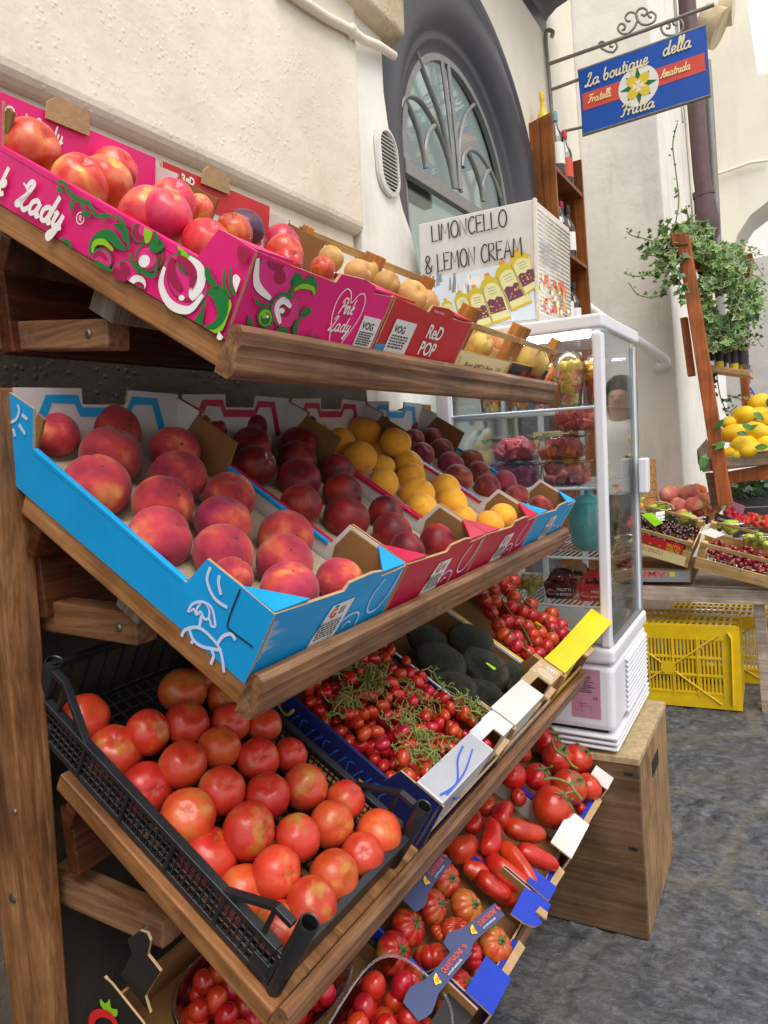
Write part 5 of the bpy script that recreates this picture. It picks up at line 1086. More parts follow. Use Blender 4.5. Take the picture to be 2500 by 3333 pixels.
def berry_box(x,y,z,label,mat,txt):
    o=thing('berry_basket',label,'basket',FM_(x,y,z,.1),'little card berry baskets in the fridge'); b=MB(); lo=[V((-.036,-.028,0)),V((.036,-.028,0)),V((.036,.028,0)),V((-.036,.028,0))]; hi=[V((p.x*1.22,p.y*1.22,.048)) for p in lo]
    b.hexa(lo,hi); b.build('card_basket',mat,o,bevel=.001)
    for y_ in (-.018,.018):
        b=MB(); b.prism([(-.036,.044),(-.026,.074),(-.016,.08),(.016,.08),(.026,.074),(.036,.044),(.026,.044),(.018,.066),(-.018,.066),(-.026,.044)],((0,y_*1.3,0),(1,0,0),(0,0,1),(0,1,0)),.0012); b.build('handle',mat,o)
    b=MB(); rr=random.Random(int(x*99)); 
    for i in range(16): b.lathe([(.001,-.007),(.006,-.004),(.0075,0),(.006,.005),(.001,.007)],8,Matrix.Translation((rr.uniform(-.034,.034),rr.uniform(-.025,.025),.051+rr.uniform(0,.008))))
    b.build('berries',M['redcherry'],o,smooth=True)
    b=MB(); fr=((0,-.0284,0),(1,0,0),(0,-.13,.99),(0,-.99,-.13)); 
    if txt: put_text(b,'FRUTTI',fr,(.014,.024),.0125,.001,0,center=True,bold=.02); put_text(b,'di BOSCO',fr,(.014,.011),.0105,.001,0,center=True,bold=.02)
    b.ribbon(ell(-.022,.021,.012,.007,16),.001,fr,.001,0,True); b.build('lettering',M['i_label'],o,recalc=False)
berry_box(-.135,.11,.394,'dark green card basket of berries with white lettering on the lowest fridge shelf',M['black'],True); berry_box(-.115,.21,.394,'brown card basket of berries behind the dark green one in the fridge',M['kraft'],False); berry_box(-.035,.1,.394,'red card basket of berries beside the right fridge post',M['red'],True)
for i in range(12):
    b=MB(); b.lathe([(.001,-.02),(.013,-.008),(.015,.004),(.008,.016),(.001,.026)],6,Euler((FR.uniform(-1,1),FR.uniform(-1,1),0)).to_matrix().to_4x4()); o=b.build('physalis',M['physalis']); o.matrix_world=FM_(-.235+FR.uniform(-.05,.05),.09+FR.uniform(-.03,.06),.412+FR.uniform(0,.03)); tag(o,'papery green physalis husk in the small heap on the lowest fridge shelf','physalis','physalis heap in the fridge')
# plywood box under the fridge
o=thing('plywood_box','worn brown plywood box with a slot handle standing on the paving under the fridge','box',V((-.65,2.1,-1.375)))
def pw(b,n,m,**k): return b.build(n,m,o,Matrix.Translation((.65,-2.1,1.375)),**k)
Z0,Z1=-1.374,-.862
b=MB(); b.box((-.89,1.892,Z0),(-.392,1.91,Z1-.0185)); pw(b,'front_panel',M['ply'],bevel=.002)
b=MB(); b.prism([(1.9105,Z0),(2.34,Z0),(2.34,Z1-.0185),(1.9105,Z1-.0185)],((-.41,0,0),(0,1,0),(0,0,1),(1,0,0)),.018); side=pw(b,'side_panel',M['ply_side'],bevel=.002)
b=MB(); b.box((-.3918,2.07,Z1-.13),(-.3905,2.17,Z1-.085)); pw(b,'handle_slot',M['dark'])
b=MB(); b.box((-.89,1.8895,Z1-.018),(-.3895,2.342,Z1)); pw(b,'top_panel',M['ply_edge'],bevel=.001)
b=MB(); b.box((-.89,1.912,Z0),(-.872,2.34,Z1-.019)); b.box((-.87,2.322,Z0),(-.412,2.34,Z1-.019)); pw(b,'back_panel',M['ply'])
for z in (Z1-.05,Z1-.26): b=MB(); b.box((-.43,1.8905,z),(-.408,1.8925,z+.008)); pw(b,'dark_knot',M['dark'])
# limoncello box on the fridge
o=thing('sign_box','white printed box advertising limoncello with bottles pictured, standing on top of the fridge','sign box',V((-.80,2.18,.318)))
Li=o.matrix_world.inverted(); A=[Py(1342,735,2.),Py(1727,632,2.),Py(1748,1045,2.),Py(1395,1075,2.)]
exv=(A[1]-A[0]+A[2]-A[3]).normalized(); LW=(A[1]-A[0]).length; eyv=V((0,1,0)); ezv=exv.cross(eyv).normalized(); org=V((A[3].x-.02,2.0,.327)); LH=A[1].z-.327+.0; 
LM=Li@frameM(org,exv,eyv,ezv); LW=A[2].x-A[3].x+.022
b=MB(); b.box((0,0,0),(LW,.35,LH)); bb=b.build('box_body',M['whitec'],o,LM,bevel=.003)
fr=((0,-.0008,0),(1,0,0),(0,0,1),(0,-1,0)); b=MB()
CB=crop(1250,550,.5425)
def sp(x,y):
    p=Pp(*CB(x,y),org,V((0,1,0)))-org; return (max(.003,min(LW-.003,p.dot(exv))),max(.003,p.dot(ezv)))
for wd_,q0,q1,hp_ in (('LIMONCELLO',(292,440),(750,343),98),('& LEMON CREAM',(252,632),(840,518),104)):
    a_,c_=sp(*q0),sp(*q1); hh=sp(q0[0],q0[1]-hp_)[1]-a_[1]; wn=sum(HAND[k_][1] for k_ in wd_)*hh; hand(b,wd_,fr,a_,hh,.0042,.003,0,math.atan2(c_[1]-a_[1],c_[0]-a_[0]),math.hypot(c_[0]-a_[0],c_[1]-a_[1])/wn)
b.build('lettering',M['i_ink'],bb,recalc=False)
b=MB(); rr=random.Random(2); CB=crop(1250,550,.5425)
def sp(x,y):
    p=Pp(*CB(x,y),org,V((0,1,0)))-org; return (max(.003,min(LW-.003,p.dot(exv))),max(.003,p.dot(ezv)))
b.flat([sp(*q) for q in ((218,640),(400,640),(620,590),(880,545),(915,900),(560,935),(240,800))],fr,.0006,3)
for i in range(26):
    x,y=rr.uniform(225,520),rr.uniform(650,780); w_,h_=rr.uniform(7,14),rr.uniform(20,60); b.flat([sp(*q) for q in ((x-w_,y+h_),(x+w_,y+h_*.9),(x+w_*.4,y-h_),(x-w_*.5,y-h_*.9))],fr,.0008+i*6e-6,rr.choice((4,5,5,3,4)))
for i in range(5): x=500+i*20; b.flat([sp(*q) for q in ((x,650),(x+14,640),(x+34,700),(x+12,705))],fr,.001+i*6e-6,5)
for i,(cx_,cy_,lw,lh,tx,ty) in enumerate(((480,835,40,70,-40,-150),(390,860,30,55,-36,-130),(575,830,50,90,-55,-190),(665,780,56,105,-70,-220),(770,700,64,105,-85,-190),(850,620,60,95,-70,-150))):
    of=.0012+i*.00016; n_=math.hypot(tx,ty); ux,uy=tx/n_,ty/n_; vx,vy=-uy,ux
    P=lambda a,c: sp(cx_+vx*a+ux*c,cy_+vy*a+uy*c)
    b.flat([P(*q) for q in ((-lw*1.1,-lh*1.35),(lw*1.1,-lh*1.35),(lw*1.12,lh*.85),(lw*.8,lh*1.15),(lw*.3,lh*1.3),(lw*.22,lh*1.5),(-lw*.22,lh*1.5),(-lw*.3,lh*1.3),(-lw*.8,lh*1.15),(-lw*1.12,lh*.85))],fr,of,0)
    b.flat([P(*q) for q in [(-lw*.86,-lh*1.2),(lw*.86,-lh*1.2)]+[(lw*.86*cos(t_),lh*.45+lh*.5*sin(t_)) for t_ in [pi*k/10 for k in range(11)]]],fr,of+.00003,1)
    b.flat([P(*q) for q in ((-lw*.86,-lh*.8),(lw*.86,-lh*.8),(lw*.86,-lh*.02),(lw*.3,lh*.1),(0,-lh*.05),(-lw*.5,lh*.08),(-lw*.86,-lh*.05))],fr,of+.00006,2)
    for m in range(10): x_,y_=rr.uniform(-.7,.7)*lw,rr.uniform(-.72,-.15)*lh; b.flat([P(x_+6*cos(t_),y_+5*sin(t_)) for t_ in [k*pi/3 for k in range(6)]],fr,of+.00008+m*3e-6,rr.choice((0,4,6,0)))
    b.flat([P(*q) for q in ((-lw*1.05,-lh*1.3),(-lw*.95,-lh*1.3),(-lw*.93,lh*.8),(-lw*1.03,lh*.8))],fr,of+.00002,4); b.flat([P(*q) for q in ((lw*.92,-lh*1.2),(lw*1.02,-lh*1.2),(lw*1.0,lh*.8),(lw*.93,lh*.8))],fr,of+.00002,5); b.flat([P(*q) for q in ((-lw*.28,lh*1.36),(lw*.28,lh*1.36),(lw*.24,lh*1.55),(-lw*.24,lh*1.55))],fr,of+.00002,6)
    for m in range(3): b.flat([P(*q) for q in ((-lw*.45,lh*(.3+m*.17)),(lw*.45,lh*(.3+m*.17)),(lw*.4,lh*(.34+m*.17)),(-lw*.4,lh*(.34+m*.17)))],fr,of+.00009,4)
b.build('bottle_picture',[M['i_limon'],M['i_limlab'],M['i_plumc'],M['i_paleblue'],M['i_grey'],M['i_label'],M['i_orange']],bb,recalc=False)
b=MB(); fr=((LW+.0008,0,0),(0,1,0),(0,0,1),(1,0,0)); b.flat([(.004,.004),(.345,.004),(.345,LH-.004),(.004,LH-.004)],fr,.0004,0)
b.build('foil_side',M['foil'],bb,recalc=False); b=MB()
for i in range(24): z=.05+i*(LH-.06)/24; b.tube([(LW+.002,.006,z),(LW+.002,.343,z)],.0024,6)
b.build('foil_bubbles',M['foil'],bb,smooth=True)
b=MB(); hand(b,'FRUIT SAL',fr,(.03,.19),.06,.004,.0062,0,0,.75); b.build('lettering',M['i_grey'],bb,recalc=False)
b=MB(); rr=random.Random(8)
for i in range(60): x,y=rr.uniform(.02,.3),rr.uniform(.06,.16); b.flat(ell(x,y,rr.uniform(.006,.016),rr.uniform(.005,.012),7),fr,.0058+i*4e-6,rr.choice((0,0,1,2)))
b.build('fruit_picture',[M['i_signred'],M['i_orange'],M['i_cream']],bb,recalc=False)
b=MB(); b.box((LW-.004,-.0035,0),(LW+.004,.012,LH+.002)); b.build('silver_edge',M['foil'],o,LM)
# ------------------------------------------------------------------ ground and buildings
GZ=-1.375
from mathutils import noise as mn
def lines(lo,a,c,hi,st,big): 
    L=[lo+(a-lo)*i/big for i in range(big)]+[a+(c-a)*i/int((c-a)/st) for i in range(int((c-a)/st))]; return L+[c+(hi-c)*(i/big)**1.6 for i in range(big+1)]
XS=lines(-5,-.62,.75,14,.0085,8); YS=lines(-7,1.2,4.7,45,.0105,8); pr_=random.Random(13)
slabs=[(ix*.52+pr_.uniform(-.13,.13)+(.26 if iy%2 else 0),iy*.62+pr_.uniform(-.14,.14)) for ix in range(-5,6) for iy in range(0,11)]
b=MB(); JO=[]
for y in YS:
    for x in XS:
        z=0; j_=0
        if -.63<x<.76 and 1.15<y<4.75:
            wx=x+.035*mn.noise((x*4,y*4,0))+.02*mn.noise((x*14,y*14,3)); wy=y+.035*mn.noise((x*4,y*4,7))+.02*mn.noise((x*14,y*14,9))
            d=sorted((abs(wx-a)**2.4/1+abs(wy-c)**2.4*.8,i) for i,(a,c) in enumerate(slabs) if abs(a-x)<.9 and abs(c-y)<.95)
            e=d[1][0]**(1/2.4)-d[0][0]**(1/2.4); j_=max(0,min(1,(.05-e)/.02)); k=d[0][1]
            q=(x*9,y*13,k*3.1); p=mn.fractal(q,.9,2.1,5); p2=mn.noise((x*24,y*40,k))
            rough_=.35+.65*max(0,min(1,.5+1.6*mn.noise((x*2.1,y*2.1,k*1.7))))
            z=(-abs(p)*.024-max(0,p2)*.009)*rough_*(1-j_)-j_*.008+.002*mn.noise((k*3.3,0,0))*3*(1-j_)+j_*.002*p2
        b.v.append(V((x,y,GZ+z))); JO.append(j_)
nx_=len(XS)
for j in range(len(YS)-1):
    for i in range(nx_-1): a=j*nx_+i; b.f.append([a,a+1,a+nx_+1,a+nx_]); b.m.append(0)
g=b.build('street_paving',M['paving'],recalc=False,smooth=True); at_=g.data.attributes.new('joint','FLOAT','POINT'); at_.data.foreach_set('value',JO)
g['kind']='structure'
def wallobj(name,mb,mat,label,cat='wall',**k):
    o=mb.build(name,mat,**k); return tag(o,label,cat)
# rough pier behind the stand
pier=thing('plaster_pier','rough cream plaster pier of the building, behind the fruit stand','wall',V((-1.1,.6,GZ)))
PI_=pier.matrix_world.inverted()
a=[V((-1.3,-2.5,.62)),V((-1.3,1.80,.60)),V((-1.0,1.75,.605)),V((-1.0,-2.5,.625))]; c=[V((-1.3,-2.5,3.2)),V((-1.3,2.0,3.2)),V((-1.0,1.975,3.2)),V((-1.0,-2.5,3.2))]
b=MB(); b.hexa(a,c); u_=b.build('upper_block',M['pier'],pier,PI_,bevel=.028,seg=4)
a=[V((-1.3,-2.5,GZ)),V((-1.3,1.72,GZ)),V((-1.032,1.72,GZ)),V((-1.032,-2.5,GZ))]; c=[V((-1.3,-2.5,.615)),V((-1.3,1.73,.615)),V((-1.032,1.73,.615)),V((-1.032,-2.5,.615))]
b=MB(); b.hexa(a,c); b.build('lower_block',M['pier'],pier,PI_,bevel=.006)
b=MB(); b.box((-1.031,-2.5,GZ),(-1.026,1.715,.43)); b.build('dark_dado',M['dado'],pier,PI_)  # thin added sheet whose dark colour stands for shade on the lower wall
a=[V((-1.08,-1,1.205)),V((-1.08,2.03,1.205)),V((-.955,2.0,1.22)),V((-.955,-1,1.22))]; c=[p+V((0.03 if p.x>-1 else 0,0,.6)) for p in a]
b=MB(); b.hexa(a,c); b.build('stone_ledge',M['stone'],pier,PI_,bevel=.012,seg=3)
b=MB(); b.tube([tuple(p) for p in (Px(900,-60,-.985),Px(985,5,-.985),Px(1060,55,-.985),Px(1145,100,-.985),Px(1180,128,-.985),Px(1235,150,-.985),Px(1282,182,-.985))],.0125,12); cd=b.build('conduit_pipe',M['pier'],pier,PI_,smooth=40)
b=MB(); b.tube([tuple(p) for p in (Px(1138,90,-.985),Px(1152,112,-.985))],.0165,12); b.build('conduit_clip',M['pier'],pier,PI_,smooth=40)
# house front with the arched window
house=thing('house_front','smooth cream house front with a charcoal moulded arched window, left of the hanging sign','building',V((-1.12,3,GZ)))
HI=house.matrix_world.inverted(); hp=lambda mb,n,m,**k: mb.build(n,m,house,HI,**k)
CY,CZ=2.75,.99; XW=-1.12
poly=[(1.7,GZ),(CY-.8,GZ),(CY-.8,CZ)]+[(CY-.8*cos(pi*i/28),CZ+.8*sin(pi*i/28)) for i in range(1,28)]+[(CY+.8,CZ),(CY+.8,GZ),(4.49,GZ),(4.49,4.2),(1.7,4.2)]
b=MB(); b.prism(poly,((-1.06,0,0),(0,1,0),(0,0,1),(-1,0,0)),.18); hp(b,'wall',M['wall'])
prof=[(.512,-.03),(.512,.006),(.535,.01),(.548,.022),(.56,.028),(.575,.026),(.585,.034),(.61,.056),(.65,.076),(.69,.084),(.73,.082),(.765,.072),(.775,.067),(.785,.071),(.80,.077),(.815,.076),(.83,.072),(.842,.066),(.842,.05),(.6,-.03)]
fr_l=[((XW,CY,-1.3),(0,-1,0),(1,0,0))]+[((XW,CY,CZ),(0,-cos(pi*i/56),sin(pi*i/56)),(1,0,0)) for i in range(57)]+[((XW,CY,-1.3),(0,1,0),(1,0,0))]
b=MB(); b.sweep(fr_l,prof); hp(b,'window_surround',M['greyp'],smooth=50)
win=b
wf=MB()
RR=.5
wf.sweep([((XW-.03,CY,CZ),(0,-cos(pi*i/40),sin(pi*i/40)),(1,0,0)) for i in range(41)],[(.488,.018),(.514,.018),(.514,.04),(.488,.04)])
wf.box((XW-.012,CY-.51,CZ-.05),(XW+.014,CY+.51,CZ-.001)); wf.box((XW-.05,CY-.5,-.4),(XW-.01,CY-.465,CZ-.046)); wf.box((XW-.05,CY+.465,-.4),(XW-.01,CY+.5,CZ-.046))
w_=hp(wf,'window_frame',M['greym'],bevel=.002)
gr=MB(); q=lambda y,z:(XW+.004,CY+y*1.03,CZ+z*1.03)
def arc(cy,r,a0,a1,n=14,ry=None): return [q(cy+r*cos(a0+(a1-a0)*i/n),(ry or r)*sin(a0+(a1-a0)*i/n)) for i in range(n+1)]
GC=crop(1150,0,1/1.36)
for pth in ([(275,225),(330,370),(385,520),(425,690),(450,835)],[(205,480),(222,440),(255,428),(300,455),(355,540),(400,640),(430,740),(447,835)],[(232,450),(265,520),(295,610),(315,700),(322,745)],[(325,740),(322,660),(335,590),(360,555)],
   [(388,250),(425,530),(455,835)],[(418,275),(450,560),(478,850)],[(532,465),(495,510),(472,600),(465,700),(470,840)],[(485,740),(490,690),(515,662),(555,680),(600,745),(630,810),(650,870)],[(510,680),(540,750),(565,830),(575,890)],[(575,890),(575,820),(590,770),(605,750)]):
    pth=spline([tuple(Px(*GC(x,y),XW+.006)) for x,y in pth],5)
    gr.tube(pth,.0105,8,flat=.8)
go_=gr.build('window_grille',M['greym'],w_,smooth=50)
b=MB(); b.prism([(CY-.505,-.5),(CY+.505,-.5),(CY+.505,CZ)]+[(CY+.505*cos(pi*i/28),CZ+.505*sin(pi*i/28)) for i in range(1,28)]+[(CY-.505,CZ)],((XW-.016,0,0),(0,1,0),(0,0,1),(-1,0,0)),.004); b.build('window_pane',M['winglass'],w_)
M['room']=plain('dim_room_wall','#b4c4b4',.9,.15,3); M['roomd']=plain('dim_room_beam','#26302e',.7,.1)
b=MB(); b.box((-2.6,1.9,-1.3),(-2.56,4.2,2.4)); hp(b,'room_wall',M['room'])
b=MB(); b.tube([(-1.55,2.05,.72),(-1.55,2.5,1.0)],.02,6); b.box((-1.6,2.65,.4),(-1.55,2.75,2.2)); b.box((-1.6,1.9,1.22),(-1.55,3.4,1.3)); hp(b,'room_beam',M['roomd'])
cu=[Py(x,y,3.93) for x,y in ((1762,131),(1769,88),(1786,55),(1812,26),(1850,0),(1905,-28),(1985,-52))]; cu=[(p.x,p.z) for p in cu]; b=MB(); b.prism([(-1.059,cu[0][1])]+cu+[(cu[-1][0],cu[-1][1]+.2),(-1.059,cu[-1][1]+.2)],((0,1.95,0),(1,0,0),(0,0,1),(0,1,0)),1.98); hp(b,'vault_rib',M['greyp'])
b=MB(); ps=[Px(x,y,-1.012) for x,y in ((1243,150),(1250,300),(1268,430),(1287,570),(1312,680),(1340,760),(1372,900),(1392,1000))]; ps=[(p.y,p.z) for p in ps]; b.prism([(1.74,1.32)]+[(ps[0][0],1.32)]+ps+[(ps[-1][0]+.05,GZ),(1.74,GZ)],((-1.012,0,0),(0,1,0),(0,0,1),(-1,0,0)),.1); hp(b,'white_strip',M['wall_white'],bevel=.004)
# oval vent
M['ventc']=plain('vent_plastic','#d3d0ca',.5,.06); M['ventd']=plain('vent_shadow','#4a4844',.8,.1)
vc=Px(1256,530,-1.010); o=thing('wall_vent','white oval louvred wall vent between the rough pier and the arched window','vent',frameM(vc,(0,1,0),(0,0,1),(1,0,0)))
vw,vh=.062,.098
def stad(w,h,n=12): return [(w*cos(a),h-w+w*sin(a)) for a in [pi*i/n for i in range(n+1)]]+[(w*cos(a),-h+w+w*sin(a)) for a in [pi+pi*i/n for i in range(n+1)]]
b=MB(); A=stad(vw,vh); B2=stad(vw*.8,vh*.87); n=len(A)
vs=[V((x,y,z)) for pts,z in ((A,0),(A,.012),(B2,.016),(B2,.004)) for x,y in pts]
b.add(vs,[(i+k*n,(i+1)%n+k*n,(i+1)%n+(k+1)*n,i+(k+1)*n) for k in range(3) for i in range(n)]); b.build('rim',M['ventc'],o,smooth=40,recalc=False)
b=MB(); b.flat(B2,((0,0,0),(1,0,0),(0,1,0),(0,0,1)),.003); b.build('backing',M['ventd'],o)
b=MB()
for i in range(14):
    y=-.07+i*.0108; wv=vw*.8*sqrt(max(.05,1-max(0,(abs(y)-.03)/.06)**2)); b.hexa([V((-wv,y,.004)),V((wv,y,.004)),V((wv,y-.004,.013)),V((-wv,y-.004,.013))],[V((-wv,y+.0015,.004)),V((wv,y+.0015,.004)),V((wv,y-.002,.0135)),V((-wv,y-.002,.0135))])
b.build('louvres',M['ventc'],o)
# bookcase of bottles
XB=-.945; o=thing('bottle_bookcase','tall narrow brown wooden bookcase of bottles standing beside the arched window','bookcase',V((-1.0,3.5,0))); BI=o.matrix_world.inverted(); bp=lambda mb,n,m,**k: mb.build(n,m,o,BI,**k)
Y1=Px(1868,330,XB).y
zt=Px(1787,352,XB).z
b=MB(); b.hexa([V((-1.058,3.5,GZ)),V((XB,3.5,GZ)),V((XB,3.522,GZ)),V((-1.058,3.522,GZ))],[V((-1.058,3.5,zt-.02)),V((XB,3.5,zt)),V((XB,3.522,zt)),V((-1.058,3.522,zt-.02))]); bp(b,'side_panel',M['wood_case'],bevel=.002)
b=MB(); b.box((-1.058,4.02,GZ),(XB,4.04,zt-.06)); bp(b,'side_panel',M['wood_case'],bevel=.002)
b=MB(); b.box((-1.0585,3.523,GZ),(-1.05,4.04,zt-.05)); bp(b,'back_panel',M['wood_case'])
sz=[Px(1818,545,XB).z,Px(1847,815,XB).z]; sz+= [sz[1]-(sz[0]-sz[1])]
for z in sz: b=MB(); b.box((-1.049,3.523,z-.02),(XB-.002,4.019,z)); bp(b,'shelf',M['wood_case'],bevel=.001)
def bottle(x,y,z,h,r,mat,capm,label,lab='i_label'):
    o=thing('bottle',label,'bottle',V((x,y,z))); b=MB(); b.lathe([(r*.95,0),(r,.01),(r,h*.55),(r*.9,h*.63),(r*.38,h*.74),(r*.32,h*.78),(r*.32,h*.93)],20); b.build('glass_body',mat,o,smooth=50)
    b=MB(); b.lathe([(r*.37,h*.86),(r*.4,h*.87),(r*.4,h),(r*.35,h+.002)],16); b.build('cap',capm,o,smooth=40); b=MB(); b.lathe([(r*1.01,h*.15),(r*1.015,h*.16),(r*1.015,h*.48),(r*1.01,h*.49)],20); b.build('label_band',M[lab],o,smooth=40)
zt2=sz[0]
bottle(-.975,3.66,zt2,.30,.036,M['bottleg'],M['teal'],'clear bottle with a teal cap on the top shelf of the bookcase, nearest the camera'); bottle(-.985,3.86,zt2,.28,.034,M['bottleg'],M['i_red'] if 'i_red' in M else M['i_hotred'],'clear bottle of pink liqueur farther along the top shelf of the bookcase','i_signred')
bottle(-1.0,3.545,zt-.17,.29,.03,M['i_gold'],M['i_gold'],'yellow capped bottle showing above the near panel of the bookcase')
for i,(y,h) in enumerate(((3.58,.31),(3.7,.26),(3.82,.27))): bottle(-.985,y,sz[1],h,.035,M['bottled'] if i<2 else M['bottleg'],M['i_darkred'] if i<2 else M['i_ink'],('dark wine bottle with a pale label','dark wine bottle with a red label','clear slender bottle')[i]+' on the middle shelf of the bookcase',('i_label','i_signred','i_label')[i])
for i,(y,h) in enumerate(((3.58,.3),(3.7,.29),(3.84,.26))): bottle(-.985,y,sz[2],h,.035,(M['bottled'],M['bottled'],M['bottleg'])[i],(M['i_gold'],M['i_ink'],M['i_ink'])[i],('dark bottle with a gold capsule','dark bottle with a black capsule','clear bottle with a white label')[i]+' on the lower shelf of the bookcase')
# hanging sign
SY=3.85
tl,tr,bl,br=[Py(x,y,SY) for x,y in ((1885,228),(2296,82),(1894,440),(2312,308))]
o=thing('hanging_sign','blue enamel shop sign with a red band and lemons, hanging from a wrought iron bracket','sign',V(((tl+br)/2))); SIi=o.matrix_world.inverted()
sx=(br-bl+tr-tl).normalized(); syv=V((0,1,0)); szv=sx.cross(syv).normalized(); SW=((br-bl).length+(tr-tl).length)/2; SHh=((tl-bl).length+(tr-br).length)/2
SM=SIi@frameM((tl+br+tr+bl)/4-sx*SW/2-szv*SHh/2,sx,syv,szv)
b=MB(); b.box((0,0,0),(SW,.016,SHh)); sbd=b.build('sign_board',M['i_signblue'],o,SM)
b=MB(); b.tube([(0,.008,0),(SW,.008,0),(SW,.008,SHh),(0,.008,SHh)],.0095,8,closed=True); b.build('sign_frame',M['ironw'],o,SM,smooth=40)
fr=((0,-.001,0),(1,0,0),(0,0,1),(0,-1,0)); b=MB()
b.flat([(.012,SHh*.36),(SW-.012,SHh*.36),(SW-.012,SHh*.62),(.012,SHh*.62)],fr,.0005,0); cx,cz=SW*.475,SHh*.46
b.flat(ell(cx,cz,SHh*.30,SHh*.30,36),fr,.0012,1)
b.flat([(cx+SHh*(.28 if i%4==0 else .13 if i%2 else .25)*cos(i*pi/8*1+.0),cz+SHh*(.28 if i%4==0 else .13 if i%2 else .25)*sin(i*pi/8)) for i in range(16)],fr,.0018,2)
for i in range(4):
    a=pi/4+i*pi/2; r=SHh*.1; b.flat(ell(cx+r*cos(a)*1.1,cz+r*sin(a)*1.1,SHh*.105,SHh*.075,16,rot=a),fr,.0026+i*.00006,3)
for i in range(4):
    a=i*pi/2; r=SHh*.1; b.flat([(cx,cz),(cx+r*cos(a-.5),cz+r*sin(a-.5)),(cx+r*.75*cos(a),cz+r*.75*sin(a)),(cx+r*cos(a+.5),cz+r*sin(a+.5))],fr,.0032+i*.00006,1)
b.build('emblem',[M['i_signred'],M['i_label'],M['i_dgreen'],M['i_gold']],sbd,recalc=False)
b=MB(); script(b,'La boutique',fr,(.03,SHh*.70),SHh*.095,.007,.004,0,.035,.2,.98); script(b,'della',fr,(SW*.675,SHh*.76),SHh*.098,.007,.004,0,.0,.2,.95)
script(b,'Fratelli',fr,(.035,SHh*.445),SHh*.062,.0048,.004,0,0,.25); script(b,'Amatruda',fr,(SW*.645,SHh*.455),SHh*.062,.0048,.004,0,0,.25,.8); script(b,'Frutta',fr,(SW*.315,SHh*.075),SHh*.088,.0068,.004,0,0,.2,1.15)
b.build('lettering',M['i_cream'],sbd,recalc=False)
b=MB(); pt=lambda x,y: tuple(Py(x,y,SY+.008)); rb=.0095
b.tube(spline([pt(1795,122),pt(1800,105),pt(1785,98),pt(1776,115),pt(1783,205),pt(1790,290),pt(1800,420),pt(1806,470)],4),rb*1.1,8)
b.tube([pt(1782,210),pt(2100,98),pt(2325,15)],rb,8); b.tube([pt(1795,292),pt(1886,258)],rb*.9,8); b.tube([pt(1830,428),pt(1894,414)],rb*.8,8); b.tube([pt(2296,82),pt(2300,22)],rb*.8,8) if False else None
def scroll(cx,cy,r,turn,flip=1,start=0,n=26):
    return [pt(cx+flip*r*(1-.72*i/n)*cos(start+turn*2*pi*i/n),cy+r*(1-.72*i/n)*sin(start+turn*2*pi*i/n)) for i in range(n+1)]
sc=crop(2000,0,.4068)
def sctube(pts): b.tube(spline([pt(*sc(*p)) for p in pts],4),.0055,7)
sctube([(110,270),(60,270),(28,230),(50,190),(85,205),(80,235),(60,240)]); sctube([(110,270),(160,220),(185,150),(165,105),(120,100),(88,135),(105,170),(130,165)]); sctube([(265,200),(210,190),(175,130),(190,80),(230,65),(262,90),(245,125),(215,115)]); sctube([(265,200),(320,170),(330,120),(300,95),(270,110),(285,140),(300,135)])
sctube([(450,285),(400,275),(375,225),(400,185),(440,195),(440,225),(415,225)]); sctube([(450,285),(520,270),(550,210),(530,160),(490,155),(470,185),(500,205)])
sctube([(-10,420),(-60,410),(-110,380),(-120,345),(-90,335),(-70,360),(-90,370)]); sctube([(-10,420),(20,380),(10,340),(-30,340),(-35,370),(-10,375)])
b.build('iron_bracket',M['ironw'],o,SIi,smooth=50)
# buttress wall with the handrail
YB=4.5
q=[Py(x,y,YB) for x,y in ((2108,-60),(2146,600),(2200,1192),(2222,1480),(2300,2300))]
def lean(z): # x of the buttress corner at height z
    zs=[p.z for p in q]; xs=[p.x for p in q]
    return xs[0]+(xs[-2]-xs[0])*(zs[0]-z)/(zs[0]-zs[-2])
Zt=3.6; Zb=GZ
b=MB(); b.hexa([V((-1.3,YB,Zb)),V((lean(Zb),YB,Zb)),V((lean(Zb)+.03,5.5,Zb)),V((-1.3,5.5,Zb))],[V((-1.3,YB,Zt)),V((lean(Zt),YB,Zt)),V((lean(Zt)+.03,5.5,Zt)),V((-1.3,5.5,Zt))])
wallobj('buttress_wall',b,M['wall_white'],'pale stained plaster buttress wall with a white handrail, right of the bookcase',bevel=.01)
b=MB(); b.tube(spline([tuple(Py(x,y,YB-.05)) for x,y in ((1900,985),(1960,1030),(2050,1090),(2140,1150),(2166,1172),(2168,1188),(2150,1196),(2134,1192))],5),.024,14); o=b.build('handrail',M['whitep'],smooth=50); tag(o,'thick white metal handrail sloping down the pale buttress wall','handrail')
